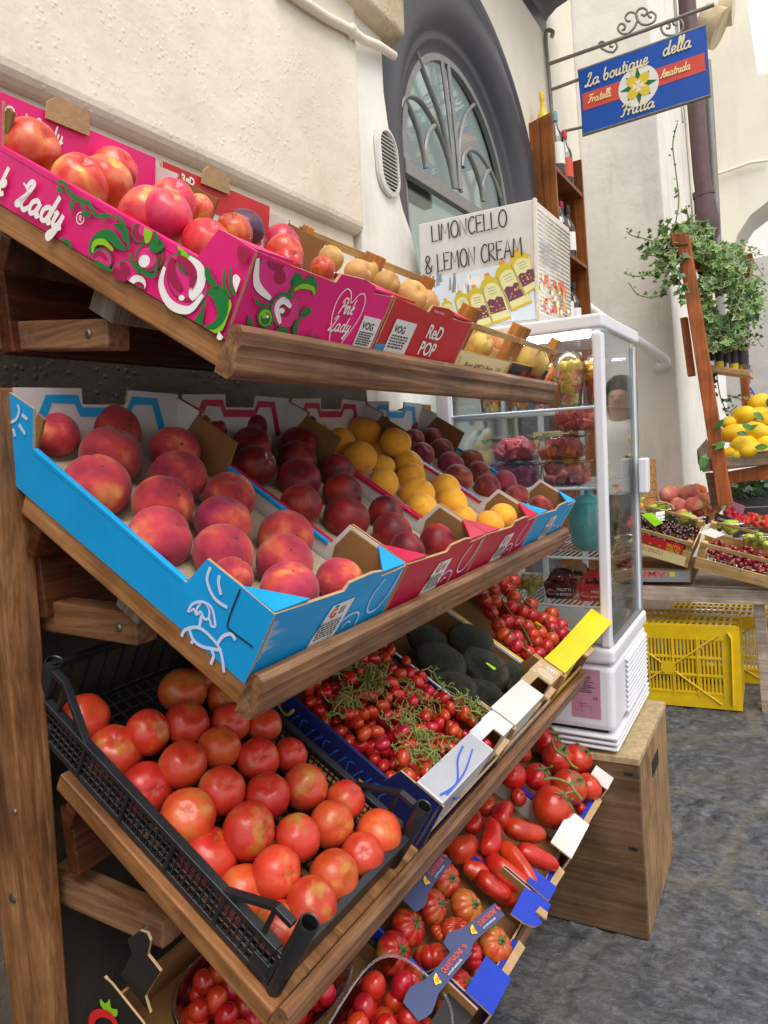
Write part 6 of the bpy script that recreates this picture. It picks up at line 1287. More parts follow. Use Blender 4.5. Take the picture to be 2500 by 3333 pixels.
# wall beyond, downpipe, archway
b=MB(); b.hexa([V((-1.6,5.51,GZ)),V((lean(GZ)+.05,5.51,GZ)),V((-.60,7.2,GZ)),V((-1.6,7.2,GZ))],[V((-1.6,5.51,4.6)),V((lean(4.6)+.02,5.51,4.6)),V((-.72,7.2,4.6)),V((-1.6,7.2,4.6))]); wallobj('side_wall',b,M['wall_far'],'cream side wall behind the maroon downpipe')
o=thing('downpipe','old maroon downpipe with flaking paint on the cream wall behind the sign','pipe',Py(2285,400,5.62)); DI=o.matrix_world.inverted()
b=MB(); b.tube([tuple(Py(x,y,5.62)) for x,y in ((2226,-150),(2243,100),(2262,300),(2283,560),(2300,700))],.056,16); b.build('pipe',M['pipe'],o,DI,smooth=50)
b=MB(); b.tube([tuple(Py(x,y,5.62)) for x,y in ((2291,632),(2303,720),(2308,765),(2300,800))],[.066,.08,.07,.04],16); b.build('pipe_foot',M['pipe'],o,DI,smooth=50); b=MB(); b.tube([tuple(Py(x,y,5.62)) for x,y in ((2289,622),(2292,640))],.072,16); b.build('pipe_collar',M['pipe'],o,DI,smooth=50)
b=MB(); b.tube([tuple(Py(x,y,5.75)) for x,y in ((2300,200),(2313,400),(2326,620),(2342,930),(2350,1100))],.03,10); o=b.build('grey_pipe',M['greym'],smooth=50); tag(o,'slim grey pipe running down beside the maroon downpipe','pipe')
b=MB(); b.tube([tuple(Py(x,y,5.45)) for x,y in ((2176,-60),(2184,40),(2195,120),(2206,330),(2216,400))],.02,8); b.tube([tuple(Py(x,y,5.45)) for x,y in ((2192,-60),(2197,60),(2204,140))],.012,6); o=b.build('electric_cable',M['greym'],smooth=50); tag(o,'bundle of grey electric cables on the cream wall behind the sign','cable')
YA=6.3
W_=lambda pts:[(p.x,p.z) for p in [Py(x,y,YA) for x,y in pts]]
outer=W_([(2300,1250),(2352,1000),(2372,850),(2400,765),(2442,700),(2500,655),(2600,625)]); far_=[(2.2,outer[-1][1]+.1),(2.2,1.0+outer[-1][1]*.0+W_([(2500,237)])[0][1])]; top=W_([(2700,225),(2466,243),(2430,0),(2415,-110)])
top_left=W_([(2250,-110)])
b=MB(); b.prism(outer+far_+top+top_left,((0,YA,0),(1,0,0),(0,0,1),(0,1,0)),.55); wallobj('street_archway',b,M['wall_far'],'cream archway crossing the street behind the hanging sign')
b=MB(); b.tube([tuple(Py(x,y,YA-.03)) for x,y in ((2330,568),(2400,545),(2440,530),(2500,522))],.012,6); o=b.build('wall_cable',M['wall_far'],smooth=50); tag(o,'thin painted cable along the cream archway','cable')
o=thing('pipe_stub','stubby pale horizontal pipe end above the sign on the archway','pipe',Py(2330,80,5.9)); b=MB(); p0=Py(2280,80,5.9); p1=Py(2345,95,5.9); b.tube([tuple(p0),tuple(p1)],.13,18); b.build('pipe',M['stone'],o,o.matrix_world.inverted(),smooth=40); b=MB(); b.tube([tuple(Py(2340,40,6.0)),tuple(Py(2388,30,6.0))],.1,16); b.build('pipe_end',M['stone'],o,o.matrix_world.inverted(),smooth=40)
# bright street beyond
b=MB(); b.box((-3,14,GZ),(6,14.6,6)); wallobj('far_house',b,M['wall_sun'],'bright white house at the end of the street beyond the archway','building')
o=thing('banner_sign','tall white sign with blue vertical letters beyond the archway','sign',Py(2440,1150,8.)); BIi=o.matrix_world.inverted()
b=MB(); c=Py(2440,1150,8.); b.box((c.x-.22,8,c.z-.9),(c.x+.26,8.03,c.z+.9)); b.build('sign_panel',M['whitec'],o,BIi)
b=MB()
for ch,x,y in (('I',2418,1035),('Z',2424,1083),('Z',2428,1120),('E',2430,1162),('R',2438,1215),('I',2440,1248),('A',2444,1290)): p=Py(x,y,7.99); put_text(b,ch,((0,7.99,0),(1,0,0),(0,0,1),(0,-1,0)),(p.x,p.z),.13,.003,0,center=True)
b.build('lettering',M['i_signblue'],o,BIi,recalc=False)
b=MB(); p=Py(2405,800,7.5); b.lathe([(.05,-.05),(.06,0),(.035,.1),(.045,.2),(.03,.3),(.02,.36),(.005,.42)],12,Matrix.Translation(p)); o=b.build('stone_finial',M['stone'],smooth=50); tag(o,'small pale stone finial standing out against the bright sky','finial')

# ------------------------------------------------------------------ second stall at the right
st=thing('ladder_stand','orange painted wooden ladder stand with planted shelves, right of the pale wall','stand',Py(2375,1630,3.98)); LI=st.matrix_world.inverted(); lp=lambda mb,n,m,**k: mb.build(n,m,st,LI,**k)
def plank(pts,y,t,name,mat,**k):
    b=MB(); f=[Py(x,yy,y) for x,yy in pts]; b.hexa(f,[p+V((0,t,0)) for p in f]); return lp(b,name,mat,bevel=.004,**k)
plank([(2200,770),(2243,765),(2385,1640),(2338,1650)],3.98,.05,'post',M['wood_orange'])
plank([(2182,762),(2232,756),(2240,796),(2186,800)],3.97,.07,'post_cap',M['wood_case'])
plank([(2213,1035),(2236,1030),(2262,1222),(2238,1226)],4.02,.05,'side_batten',M['wood_orange'])
plank([(2396,1080),(2424,1075),(2445,1330),(2416,1332)],4.55,.05,'post',M['wood_orange'])
plank([(2305,1186),(2442,1206),(2444,1226),(2308,1208)],4.12,.3,'bottle_shelf',M['wood_crate'])
plank([(2318,1545),(2500,1512),(2530,1510),(2530,1557),(2500,1560),(2322,1580)],4.04,.04,'cross_rail',M['wood_orange'])
plank([(2295,1540),(2330,1540),(2350,1660),(2318,1660)],4.1,.05,'post',M['wood_grey'])
# fence wires / bottles on that shelf
for i in range(5):
    p=Py(2322+i*24,1192+i*3.4,4.2); bottle(p.x,p.y,p.z,.2,.03,M['i_gold'] if i%2 else M['bottleg'],M['i_label'],('pale','yellow')[i%2]+f' liqueur bottle on the small shelf under the ivy, {ORD[i]} from the left','i_ink')
# planter and ivy
b=MB(); p=Py(2300,800,4.35); q_=Py(2440,990,4.35); b.hexa([V((p.x-.06,4.3,p.z-.12)),V((p.x+.2,4.3,p.z-.22)),V((p.x+.2,4.5,p.z-.22)),V((p.x-.06,4.5,p.z-.12))],[V((p.x-.08,4.28,p.z+.0)),V((p.x+.22,4.28,p.z-.1)),V((p.x+.22,4.52,p.z-.1)),V((p.x-.08,4.52,p.z+.0))]); o=b.build('planter_box',M['wood_case']); tag(o,'wooden planter box almost hidden by the trailing ivy','planter')
iv=thing('trailing_ivy','dense trailing variegated ivy spilling from the top of the orange ladder stand','plant',Py(2320,800,4.2)); II=iv.matrix_world.inverted()
LEAF=[(0,0),(.18,-.12),(.42,-.1),(.35,.12),(.62,.3),(.3,.42),(.2,.62),(0,1),(-.2,.62),(-.3,.42),(-.62,.3),(-.35,.12),(-.42,-.1),(-.18,-.12)]
ir=random.Random(5)
def leaf(b,p,s_,nrm,mi,mi2):
    n=nrm.normalized(); x=n.cross(V((ir.uniform(-1,1),ir.uniform(-1,1),ir.uniform(-1,1)))).normalized(); y=n.cross(x)
    fold=ir.uniform(.05,.3)
    vs=[p+x*(a*s_)+y*(c_*s_)+n*(abs(a)*fold*s_-.12*c_*c_*s_) for a,c_ in LEAF]; k=len(LEAF); c=p+y*(.3*s_)
    inn=[c+(v-c)*.74+n*.0004 for v in vs]
    b.add(vs+inn+[c+n*.0006],[(i,(i+1)%k,k+(i+1)%k,k+i) for i in range(k)]+[(k+i,k+(i+1)%k,2*k) for i in range(k)],[mi2]*k+[mi]*k)
LV=MB(); ST=MB()
def ivyleaf(p,s_=.03,nrm=None):
    nrm=nrm or V((ir.uniform(-.6,.7),-1,ir.uniform(-.1,.9))); d=ir.random(); leaf(LV,p,s_*ir.uniform(.6,1.25),nrm,0 if d<.6 else 2,1 if ir.random()<.75 else 0)
# the mass: an uneven curtain, thicker in the middle, ragged at its edge
lim=[(2190,760),(2235,720),(2300,735),(2370,790),(2425,830),(2445,880),(2470,930),(2470,1000),(2450,1080),(2425,1125),(2380,1130),(2330,1140),(2295,1120),(2275,1040),(2262,960),(2245,880),(2215,830)]
def inside(x,y):
    c=False; j=len(lim)-1
    for i in range(len(lim)):
        if (lim[i][1]>y)!=(lim[j][1]>y) and x<(lim[j][0]-lim[i][0])*(y-lim[i][1])/(lim[j][1]-lim[i][1])+lim[i][0]: c=not c
        j=i
    return c
cnt=0
while cnt<1150:
    x,y=ir.uniform(2185,2480),ir.uniform(715,1145)
    if not inside(x,y): continue
    if x>2415 and ir.random()<.6: continue
    if sin(x*.031+1)*sin(y*.027)+ir.random()<.25: continue
    ivyleaf(Py(x,y,4.12+ir.uniform(-.1,.32)),.042); cnt+=1
def shoot(pts,y,n,s_=.03,r=.003):
    P=spline([tuple(Py(a,c,y)) for a,c in pts],6); ST.tube(P,r,5)
    for i in range(n): t_=(i+.5)/n; p=V(P[int(t_*(len(P)-1))])+V((ir.uniform(-.02,.02),ir.uniform(-.03,.0),ir.uniform(-.02,.02))); ivyleaf(p,s_*(1.15-.7*t_))
shoot([(2200,770),(2140,785),(2090,775),(2055,765),(2040,752)],4.0,12,.03); shoot([(2215,800),(2150,830),(2110,830)],4.0,9,.036); shoot([(2215,840),(2130,880),(2075,900),(2030,888)],3.98,14,.036)
shoot([(2215,880),(2190,920),(2140,965),(2080,960),(2050,925)],3.98,11,.034); shoot([(2210,920),(2215,960),(2230,975)],3.95,6,.05); shoot([(2215,850),(2185,870),(2165,900)],3.98,8,.04)
shoot([(2200,760),(2198,735),(2210,650),(2200,560),(2190,470),(2205,400)],4.3,16,.03,.0035); shoot([(2240,730),(2235,690),(2215,690)],4.2,6,.03); shoot([(2255,750),(2240,700),(2232,670)],4.2,7,.022)
for i in range(16): x=2425+ir.uniform(-30,25); y=790+i*21; shoot([(x,y),(x+30,y+15),(x+ir.uniform(45,70),y+ir.uniform(10,50))],4.2+ir.uniform(-.1,.2),6,.024,.002)
shoot([(2330,1200),(2345,1290),(2370,1340),(2400,1320)],4.3,12,.034); shoot([(2320,1230),(2325,1330),(2350,1400)],4.25,14,.034); shoot([(2380,1290),(2410,1300),(2430,1330)],4.3,8,.03)
for i in range(150):
    x,y=ir.gauss(2185,38),ir.gauss(815,62)
    if 2060<x<2235 and 720<y<960: ivyleaf(Py(x,y,4.0+ir.uniform(-.03,.12)),.04)
LV.build('leaves',[M['leaf'],M['leafp'],M['leafd']],iv,II,recalc=False); ST.build('stems',M['vine'],iv,II,smooth=True)
# lemons in a weathered crate
o=thing('lemon_crate','grey weathered wooden crate heaped with lemons on the orange ladder stand','crate',Py(2400,1500,4.0)); OI=o.matrix_world.inverted()
def pk(pts,y,t,name,mat):
    b=MB(); f=[Py(x,yy,y) for x,yy in pts]; b.hexa(f,[p+V((0,t,0)) for p in f]); b.build(name,mat,o,OI,bevel=.003)
pk([(2282,1498),(2500,1466),(2535,1462),(2535,1508),(2500,1513),(2288,1537)],4.0,.016,'front_board',M['wood_grey'])
b=MB(); f=[Py(2268,1465,4.02),Py(2283,1498,4.0),Py(2289,1537,4.0),Py(2272,1510,4.02)]; b.hexa(f,[p+V((.01,.4,.05)) for p in f]); b.build('side_board',M['wood_grey'],o,OI)
L3=crop(1900,600,.4522)
for i,(x,y,r,yy) in enumerate(((1045,1715,48,4.18),(1150,1660,72,4.2),(1075,1790,72,4.08),(1240,1780,78,4.1),(1152,1872,76,4.05),(1048,1935,48,4.03),(1200,1915,70,4.03),(1285,1865,66,4.08),(1310,1710,62,4.22),(1330,1790,60,4.12),(1262,1565,66,4.3),(1310,1930,60,4.04),(1120,1945,50,4.03),(1250,1650,60,4.28),(1010,1820,45,4.1))):
    p=Py(*L3(x,y),yy); fruit('lemon',p,r*.4522*mpp(p)*1.15,None,'lemons in the weathered crate',Euler((FR.uniform(1.1,1.9),FR.uniform(-.3,.3),FR.uniform(.8,2.2))))['label']=f'large yellow lemon in the weathered crate, {ORD[i] if i<12 else str(i+1)+"th"} in order from the lower left of the heap' if False else f"{'pale dull' if i==10 else 'bright yellow'} lemon in the weathered crate{', topmost of the heap' if i==10 else ''}"
for i,(x,y,a) in enumerate(((1010,1690,.05),(1140,1730,.045),(1100,1790,.045),(1220,1640,.05),(1180,1770,.04),(1230,1895,.05),(880,1940,.07),(905,1880,.05),(1020,1850,.05),(1320,1600,.05))):
    b=MB(); leaf2=[(0,0),(.22,.25),(.26,.5),(.15,.8),(0,1.1),(-.15,.8),(-.26,.5),(-.22,.25)]; n=V((ir.uniform(-.5,.5),-1,ir.uniform(0,.8))).normalized(); xx=n.cross(V((ir.uniform(-1,1),.2,ir.uniform(-1,1)))).normalized(); yy=n.cross(xx); p=Py(*L3(x,y),3.98); a*=1.25
    b.add([p+xx*(u*a)+yy*(v*a)+n*(abs(u)*a*.3) for u,v in leaf2],[tuple(range(8))]); ob=b.build('lemon_leaf',M['lemonleaf'],recalc=False); tag(ob,'glossy green lemon leaf tucked among the lemons','leaf','leaves among the lemons')
# dark plants in a grey planter under the lemons
o=thing('grey_planter','grey slatted planter with dark leafy plants under the lemon crate','planter',Py(2450,1700,4.5)); GI=o.matrix_world.inverted()
for i in range(4):
    b=MB(); f=[Py(x,y,4.45) for x,y in ((2385,1622+i*33),(2540,1617+i*33),(2540,1646+i*33),(2385,1652+i*33))]; b.hexa(f,[p+V((0,.03,0)) for p in f]); b.build('slat',M['greyp'],o,GI,bevel=.003)
b=MB(); 
for i in range(150): leaf(b,Py(ir.uniform(2380,2520),ir.uniform(1565,1622),4.4+ir.uniform(0,.3)),.05,V((ir.uniform(-1,1),-1,ir.uniform(-.3,1))),0,0)
b.build('leaves',M['leafd'],o,GI,recalc=False)

# ------------------------------------------------------------------ the table in front of it
YT=3.7
o=thing('market_table','pale weathered wooden table carrying tilted cherry crates, right of the fridge','table',Py(2300,1915,YT)); TI=o.matrix_world.inverted()
b=MB(); f=[Py(x,y,YT) for x,y in ((2030,1904),(2620,1927),(2620,1975),(2030,1950))]; b.hexa(f,[p+V((0,.03,0)) for p in f]); b.build('front_apron',M['wood_pale'],o,TI,bevel=.003)
zt=f[0].z; b=MB(); b.box((f[0].x,YT+.031,zt-.025),(f[1].x,YT+.62,zt-.004)); b.build('table_top',M['wood_pale'],o,TI)
for x0 in ((2452,1968,2488,1968,2530,2380,2485,2380),):
    b=MB(); f=[Py(x0[0],x0[1],YT+.04),Py(x0[2],x0[3],YT+.04),Py(x0[4],x0[5],YT+.04),Py(x0[6],x0[7],YT+.04)]; b.hexa(f,[p+V((0,.05,0)) for p in f]); b.build('leg',M['wood_pale'],o,TI,bevel=.003)
b=MB(); f=[Py(2040,1956,YT+.05),Py(2075,1958,YT+.05),Py(2070,2400,YT+.05),Py(2035,2400,YT+.05)]; b.hexa(f,[p+V((0,.05,0)) for p in f]); b.build('leg',M['wood_pale'],o,TI)
T8=crop(2050,1500,.2712)
ZT=zt
# cardboard box, lettering upside down, propping up the cherry crate
o=thing('prop_box','flat cardboard box with upside down red lettering propping up the left cherry crate','box',Py(*T8(740,1460),YT)); f=[Py(*T8(x,y),YT) for x,y in ((-200,1285),(740,1300),(735,1462),(-200,1455))]
I_=o.matrix_world.inverted(); b=MB(); b.hexa(f,[p+V((0,.36,0)) for p in f]); b.build('box_body',M['brown'],o,I_,bevel=.003)
b=MB(); fr=((0,YT-.001,0),(1,0,0),(0,0,1),(0,-1,0)); c=[(p.x,p.z) for p in f]; b.flat([(c[3][0],c[3][1]+.004),(c[2][0]-.006,c[2][1]+.004),(c[1][0]-.006,c[1][1]-.008),(c[0][0],c[0][1]-.008)],fr,.0006,0)
p=Py(*T8(440,1330),YT); put_text(b,'AMATI',fr,(p.x,p.z),.04,.0014,1,rot=pi,width=.18,bold=.03); p=Py(*T8(510,1360),YT)
for i in range(4): a=pi/4+i*pi/2; b.flat(ell(p.x+.008*cos(a),p.z+.008*sin(a),.008,.007,10),fr,.0014+i*3e-5,2)
b.build('printed_panel',[M['i_grey'],M['i_signred'],M['i_gold']],o,I_,recalc=False)
def tilt_crate(FL,FR_,TL_,label,y,dep,tilt,slats,printed):
    A=Py(*FL,y); B_=Py(*FR_,y); T_=Py(*TL_,y); ex=(B_-A); Lx=ex.length; ex.normalize(); up=(T_-A); h=up.dot(ex.cross(V((0,1,0)))*-1) if False else abs((T_-A).z*ex.x-(T_-A).x*ex.z)
    ez0=V((-ex.z,0,ex.x)); ey=(V((0,1,0))*cos(tilt)+ez0*sin(tilt)); ez=ex.cross(ey)
    o=thing('cherry_crate',label,'crate',frameM(A,ex,ey,ez),'crates of cherries on the table')
    b=MB(); b.box((0,0,.0),(Lx,.006,h*slats[0])); b.build('front_slat',M['wood_crate'],o,bevel=.001); b=MB(); b.box((0,.0,h*.86),(Lx,.006,h)); b.build('front_slat',M['wood_crate'],o,bevel=.001)
    b=MB(); b.box((0,dep-.006,.0),(Lx,dep,h*.55)); b.box((0,dep-.006,h*.9),(Lx,dep,h)); b.build('back_slat',M['wood_crate'],o,bevel=.001)
    for x in (0,Lx-.006): b=MB(); b.box((x,.007,0),(x+.006,dep-.007,h*.8)); b.build('side_slat',M['wood_crate'],o,bevel=.001)
    for x,yy in ((.007,.007),(Lx-.032,.007),(.007,dep-.032),(Lx-.032,dep-.032)): b=MB(); b.box((x,yy,0),(x+.025,yy+.025,h)); b.build('corner_post',M['wood_crate'],o,bevel=.001)
    b=MB(); b.box((.007,.007,0),(Lx-.007,dep-.007,.006)); b.build('base',M['wood_crate'],o)
    return o,Lx,h,ex,ey,ez,A
c1,L1,h1,ex,ey,ez,A=tilt_crate(T8(-250,1010),T8(690,1285),T8(-215,690),'poplar crate of black cherries with a red printed label, left on the table',YT-.02,.3,.26,(.62,),True)
b=MB(); fr=((0,-.001,0),(1,0,0),(0,0,1),(0,-1,0)); b.flat([(L1*.1,h1*.5),(L1*.9,h1*.42),(L1*.9,h1*.78)]+[(L1*(.9-.8*i/16),h1*(.80+.03*(i%2))) for i in range(17)],fr,.0006,0); b.flat([(L1*.05,.004),(L1*.96,.004),(L1*.96,h1*.41),(L1*.05,h1*.47)],fr,.0008,1)
put_text(b,'FRUTTA',fr,(L1*.70,h1*.6),h1*.17,.0014,2,width=L1*.17,bold=.03); put_text(b,'SCELTA',fr,(L1*.70,h1*.44),h1*.17,.0014,2,width=L1*.17,bold=.03); put_text(b,'CRESCENZO',fr,(L1*.3,h1*.22),h1*.2,.0014,0,width=L1*.38,shear=.3)
for i in range(6): b.flat(ell(L1*(.32+.06*i),h1*.55,.008,.006,9),fr,.0014+i*2e-5,3 if i%2 else 4)
b.build('printed_label',[M['i_hotred'],M['i_cream'],M['i_gold'],M['i_orange'],M['i_green']],c1,recalc=False)
for i in range(190):
    u,v=FR.uniform(.03,L1-.02),FR.uniform(.015,.28); fruit('cherry',A+ex*u+ey*v+ez*(h1*.62+FR.uniform(-.012,.014)),.0125,'glossy black cherry in the left crate','black cherries in the left crate',name='black_cherry',cat='cherry')
c2,L2_,h2,ex,ey,ez,A=tilt_crate(T8(765,1285),T8(1760,1560),T8(820,940),'poplar crate of red cherries packed in clear tubs, right on the table',YT-.04,.3,.24,(.42,),False)
for i in range(3):
    o=thing('cherry_tub',f'clear plastic tub of red cherries, {ORD[i]} from the left in the right crate','tub',c2.matrix_world@Matrix.Translation((.045+i*.115,.03,.012)),'clear tubs in the right cherry crate'); b=MB(); b.hexa([V((.006,0,0)),V((.098,0,0)),V((.098,.1,0)),V((.006,.1,0))],[V((0,-.006,.05)),V((.105,-.006,.05)),V((.105,.106,.05)),V((0,.106,.05))]); b.build('clear_tub',M['clear'],o,bevel=.006); b=MB(); b.tube([(0,-.006,.051),(.105,-.006,.051),(.105,.106,.051),(0,.106,.051)],.002,5,closed=True); b.build('rim',M['clear2'],o)
for i in range(95):
    u,v=FR.uniform(.045,min(.42,L2_-.03)),FR.uniform(.02,.2); fruit('red_cherry',A+ex*u+ey*v+ez*(h2*.5+FR.uniform(-.02,.02)),.0145,'glossy dark red cherry in the right crate','red cherries in the right crate',name='red_cherry',cat='cherry')
for i in range(16):
    b=MB(); u,v=FR.uniform(.06,.38),FR.uniform(.03,.2); p=A+ex*u+ey*v+ez*(h2*.6); q=p+V((FR.uniform(-.03,.03),FR.uniform(-.02,.02),FR.uniform(.01,.035))); b.tube([tuple(p),tuple((p+q)/2+V((.004,0,.004))),tuple(q)],.0012,5); ob=b.build('cherry_stalk',M['vine']); tag(ob,'thin cherry stalk sticking up in the right crate','stalk','cherry stalks in the right crate')
# cards
def cardobj(pts,y0,dy,label,mat,extra=None):
    f=[Py(*T8(a,c),y0+(dy if i in (0,1) else 0)) for i,(a,c) in enumerate(pts)]; b=MB(); n=(f[1]-f[0]).cross(f[2]-f[1]).normalized(); n=n if n.dot(FW)<0 else -n; b.hexa([p+n*.001 for p in f],[p for p in f]); o=b.build('price_card',mat); tag(o,label,'card'); 
    ex=(f[1]-f[0]).normalized(); ey=(f[0]-f[3]); ey=(ey-ex*ey.dot(ex)).normalized(); fr=(f[3]+n*.001,ex,ey,n)
    if extra: t2=MB(); extra(t2,fr,(f[1]-f[0]).length,abs((f[0]-f[3]).dot(ey))); t2.build('lettering',[M['i_ink'],M['i_label'],M['i_lime']],o,recalc=False)
    return o
def wr1(b,fr,w,h): hand(b,'CILIE',fr,(w*.2,h*.55),h*.2,.003,.001,0,0,1); put_text(b,'5',fr,(w*.6,h*.2),h*.3,.001,0)
cardobj([(135,645),(260,622),(400,745),(300,790)],YT+.02,.09,'white and lime price card lying on the black cherries',M['i_lime'],lambda b,fr,w,h:(b.flat([(w*.08,h*.3),(w*.92,h*.3),(w*.92,h*.95),(w*.08,h*.95)],fr,.0005,1),put_text(b,'CILIEGE',fr,(w*.2,h*.6),h*.16,.0015,0),put_text(b,'5.00',fr,(w*.5,h*.35),h*.18,.0015,0)))
cardobj([(825,860),(975,810),(1150,885),(1020,930)],YT+.02,.09,'blank looking white card lying between the two cherry crates',M['i_label'])
cardobj([(1035,620),(1262,700),(1245,745),(1005,735)],YT+.32,.0,'black card with white chalk lettering in front of the strawberries',M['i_ink'],lambda b,fr,w,h:put_text(b,"CANDONGA",fr,(w*.12,h*.42),h*.36,.0012,1,shear=.3,width=w*.75))
# pears in chip baskets behind the cherries
def chip_basket(c,y,wd,hh,label,kind,pts,handle=False):
    p=Py(*T8(*c),y); o=thing('fruit_basket',label,'basket',p,'green pear baskets on the table'); m=mpp(p)*.2712; b=MB(); b.tube([(wd*m*cos(a),.05*sin(a),hh*m) for a in [2*pi*i/28 for i in range(28)]],.005,6,closed=True); b.lathe([(wd*m*.8,0),(wd*m*.95,hh*m)],24,Matrix.Scale(.05/(wd*m),4,(0,1,0))); b.build('clear_bowl',M['film'],o,smooth=40,recalc=False)
    if handle: b=MB(); b.tube([(wd*m*cos(a),-.01,hh*m+wd*m*.55*sin(a)) for a in [pi*i/14 for i in range(15)]],.009,6,flat=.3); b.build('basket_handle',M['basket'],o)
    for i,(x,yy,r) in enumerate(pts):
        q=Py(*T8(x,yy),y-.02+.03*(i%2)); fruit(kind,q,r*.2712*mpp(q)*1.05,None,'green pears on the table',Euler((FR.uniform(1,1.9),0,FR.uniform(0,3))),cat='pear')['label']='green pear in the '+label.split(' of ')[0]+', '+label.split(', ')[1]
chip_basket((365,700),YT+.28,165,120,'small round basket of green pears, with the wicker handle','green_pear',((260,570,62),(385,560,72),(330,620,66),(450,625,62),(300,640,55)),True)
chip_basket((740,790),YT+.28,165,110,'clear wrapped punnet of green pears, in front of the peach crate','green_pear',((690,690,95),(840,760,72),(700,760,60)))
chip_basket((1200,860),YT+.3,160,110,'clear wrapped punnet of yellow pears, behind the white card','green_pear',((1210,770,90),(1080,800,60),(1240,830,70)))
chip_basket((1530,1010),YT+.2,170,110,'clear wrapped punnet of pears, beside the red cherries','green_pear',((1450,930,66),(1500,985,76),(1610,985,70),(1560,900,60)))
# peaches in an orange wood crate
o=thing('peach_crate','orange wooden crate of pink peaches and a few oranges, behind the green pears','crate',Py(*T8(940,800),YT+.4)); I_=o.matrix_world.inverted()
b=MB(); f=[Py(*T8(x,y),YT+.4) for x,y in ((870,545),(930,545),(940,700),(880,690))]; b.hexa(f,[p+V((0,.02,0)) for p in f]); b.build('corner_post',M['wood_crate_o'],o,I_)
b=MB(); f=[Py(*T8(945,650),YT+.4),Py(*T8(1105,485),YT+.62),Py(*T8(1115,560),YT+.62),Py(*T8(950,745),YT+.4)]; b.hexa(f,[p+V((.008,0,0)) for p in f]); b.build('side_slat',M['wood_crate_o'],o,I_)
b=MB(); f=[Py(*T8(1015,405),YT+.66),Py(*T8(1070,400),YT+.66),Py(*T8(1080,520),YT+.66),Py(*T8(1020,520),YT+.66)]; b.hexa(f,[p+V((0,.02,0)) for p in f]); b.build('corner_post',M['wood_crate_o'],o,I_)
b=MB(); f=[Py(*T8(x,y),YT+.4) for x,y in ((350,660),(945,660),(945,760),(350,760))]; b.hexa(f,[p+V((0,.012,0)) for p in f]); b.build('front_slat',M['greyp'],o,I_)
its=[]
for x,y,r,yy,kd in ((470,400,102,.5,'pale_peach'),(590,385,80,.6,'pale_peach'),(725,380,98,.52,'pale_peach'),(590,530,90,.44,'pale_peach'),(775,530,94,.43,'pale_peach'),(870,470,85,.5,'pale_peach'),(935,430,60,.6,'pale_peach'),(850,350,62,.62,'orange'),(800,345,70,.62,'pale_peach'),(630,640,75,.42,'pale_peach'),(830,640,75,.42,'nectarine'),(970,590,58,.5,'pale_peach'),(1000,520,50,.6,'orange'),(690,470,70,.55,'pale_peach')):
    p=Py(*T8(x,y),YT+yy); its.append((fruit(kd,p,r*1.1*.2712*mpp(p),None,'peaches in the orange crate',name='orange' if kd=='orange' else 'peach',cat='peach' if kd!='orange' else 'orange'),x,-y))
label_rows(its,lambda o:'orange' if 'orange' in o.data.name else 'pink and cream peach','in the orange crate',60)
# woven basket with loquats, limes and an orange beside the fridge
p=Py(*T8(195,520),YT+.5); o=thing('woven_basket','tall woven chip wood basket of small orange fruit beside the fridge','basket',p); m=mpp(p)*.2712
b=MB(); n=26
for k in range(6):
    for i in range(n):
        a=2*pi*i/n; a2=2*pi*(i+.96)/n; r=130*m*(1+.03*((i+k)%2)); z=k*.042; b.add([V((r*cos(a),r*sin(a),z)),V((r*cos(a2),r*sin(a2),z)),V((r*cos(a2)*1.02,r*sin(a2)*1.02,z+.039)),V((r*cos(a)*1.02,r*sin(a)*1.02,z+.039))],[(0,1,2,3)])
b.build('basket_weave',M['basket'],o,recalc=False)
for i,(x,y,r) in enumerate(((175,170,65),(125,225,58),(215,235,52),(150,255,50),(240,200,40))):
    q=Py(*T8(x,y),YT+.48); fruit('orange',q,r*.2712*mpp(q),'small orange loquat heaped in the woven basket','loquats in the woven basket',name='loquat',cat='loquat')
for i,(x,y,r,kd,l) in enumerate(((90,405,46,'green_pear','pale green lime beside the woven basket, upper of the two'),(140,470,46,'green_pear','pale green lime beside the woven basket, lower of the two'),(95,540,70,'orange','orange beside the fridge door, below the limes'))):
    q=Py(*T8(x,y),YT+.2); fruit(kd,q,r*.2712*mpp(q),l,None,name='lime' if i<2 else 'orange',cat='lime' if i<2 else 'orange')
# strawberries
o=thing('strawberry_crate','brown board tray of strawberries at the right end of the table','tray',Py(*T8(1250,600),YT+.5)); I_=o.matrix_world.inverted(); b=MB(); f=[Py(*T8(x,y),YT+.55) for x,y in ((1180,470),(1385,545),(1360,640),(1120,640))]; b.hexa(f,[q+V((0,.008,0)) for q in f]); b.build('back_panel',M['i_pinkplate'],o,I_); b=MB(); f=[Py(*T8(x,y),YT+.5) for x,y in ((1130,640),(1160,480),(1200,470),(1170,640))]; b.hexa(f,[q+V((0,.05,0)) for q in f]); b.build('side_panel',M['edge'],o,I_)
for i in range(64):
    x,y=FR.uniform(1150,1780),0; y=FR.uniform(620,740)+ (x-1150)*.12; q=Py(*T8(x,y),YT+.42-.0004*(y-620)); fruit('strawberry',q,.021,'ripe red strawberry heaped at the right end of the table','strawberries on the table')
for x,y in ((1190,600),(1210,620),(1230,585)): q=Py(*T8(x,y),YT+.48); fruit('strawberry',q,.02,'ripe red strawberry heaped at the right end of the table','strawberries on the table')
for i in range(10):
    b=MB(); q=Py(*T8(FR.uniform(1350,1700),FR.uniform(700,830)),YT+.36); leaf(b,q,.022,V((FR.uniform(-.5,.5),-1,.6)),0,0); ob=b.build('strawberry_leaf',M['lemonleaf'],recalc=False); tag(ob,'small green leaf among the strawberries','leaf','leaves among the strawberries')
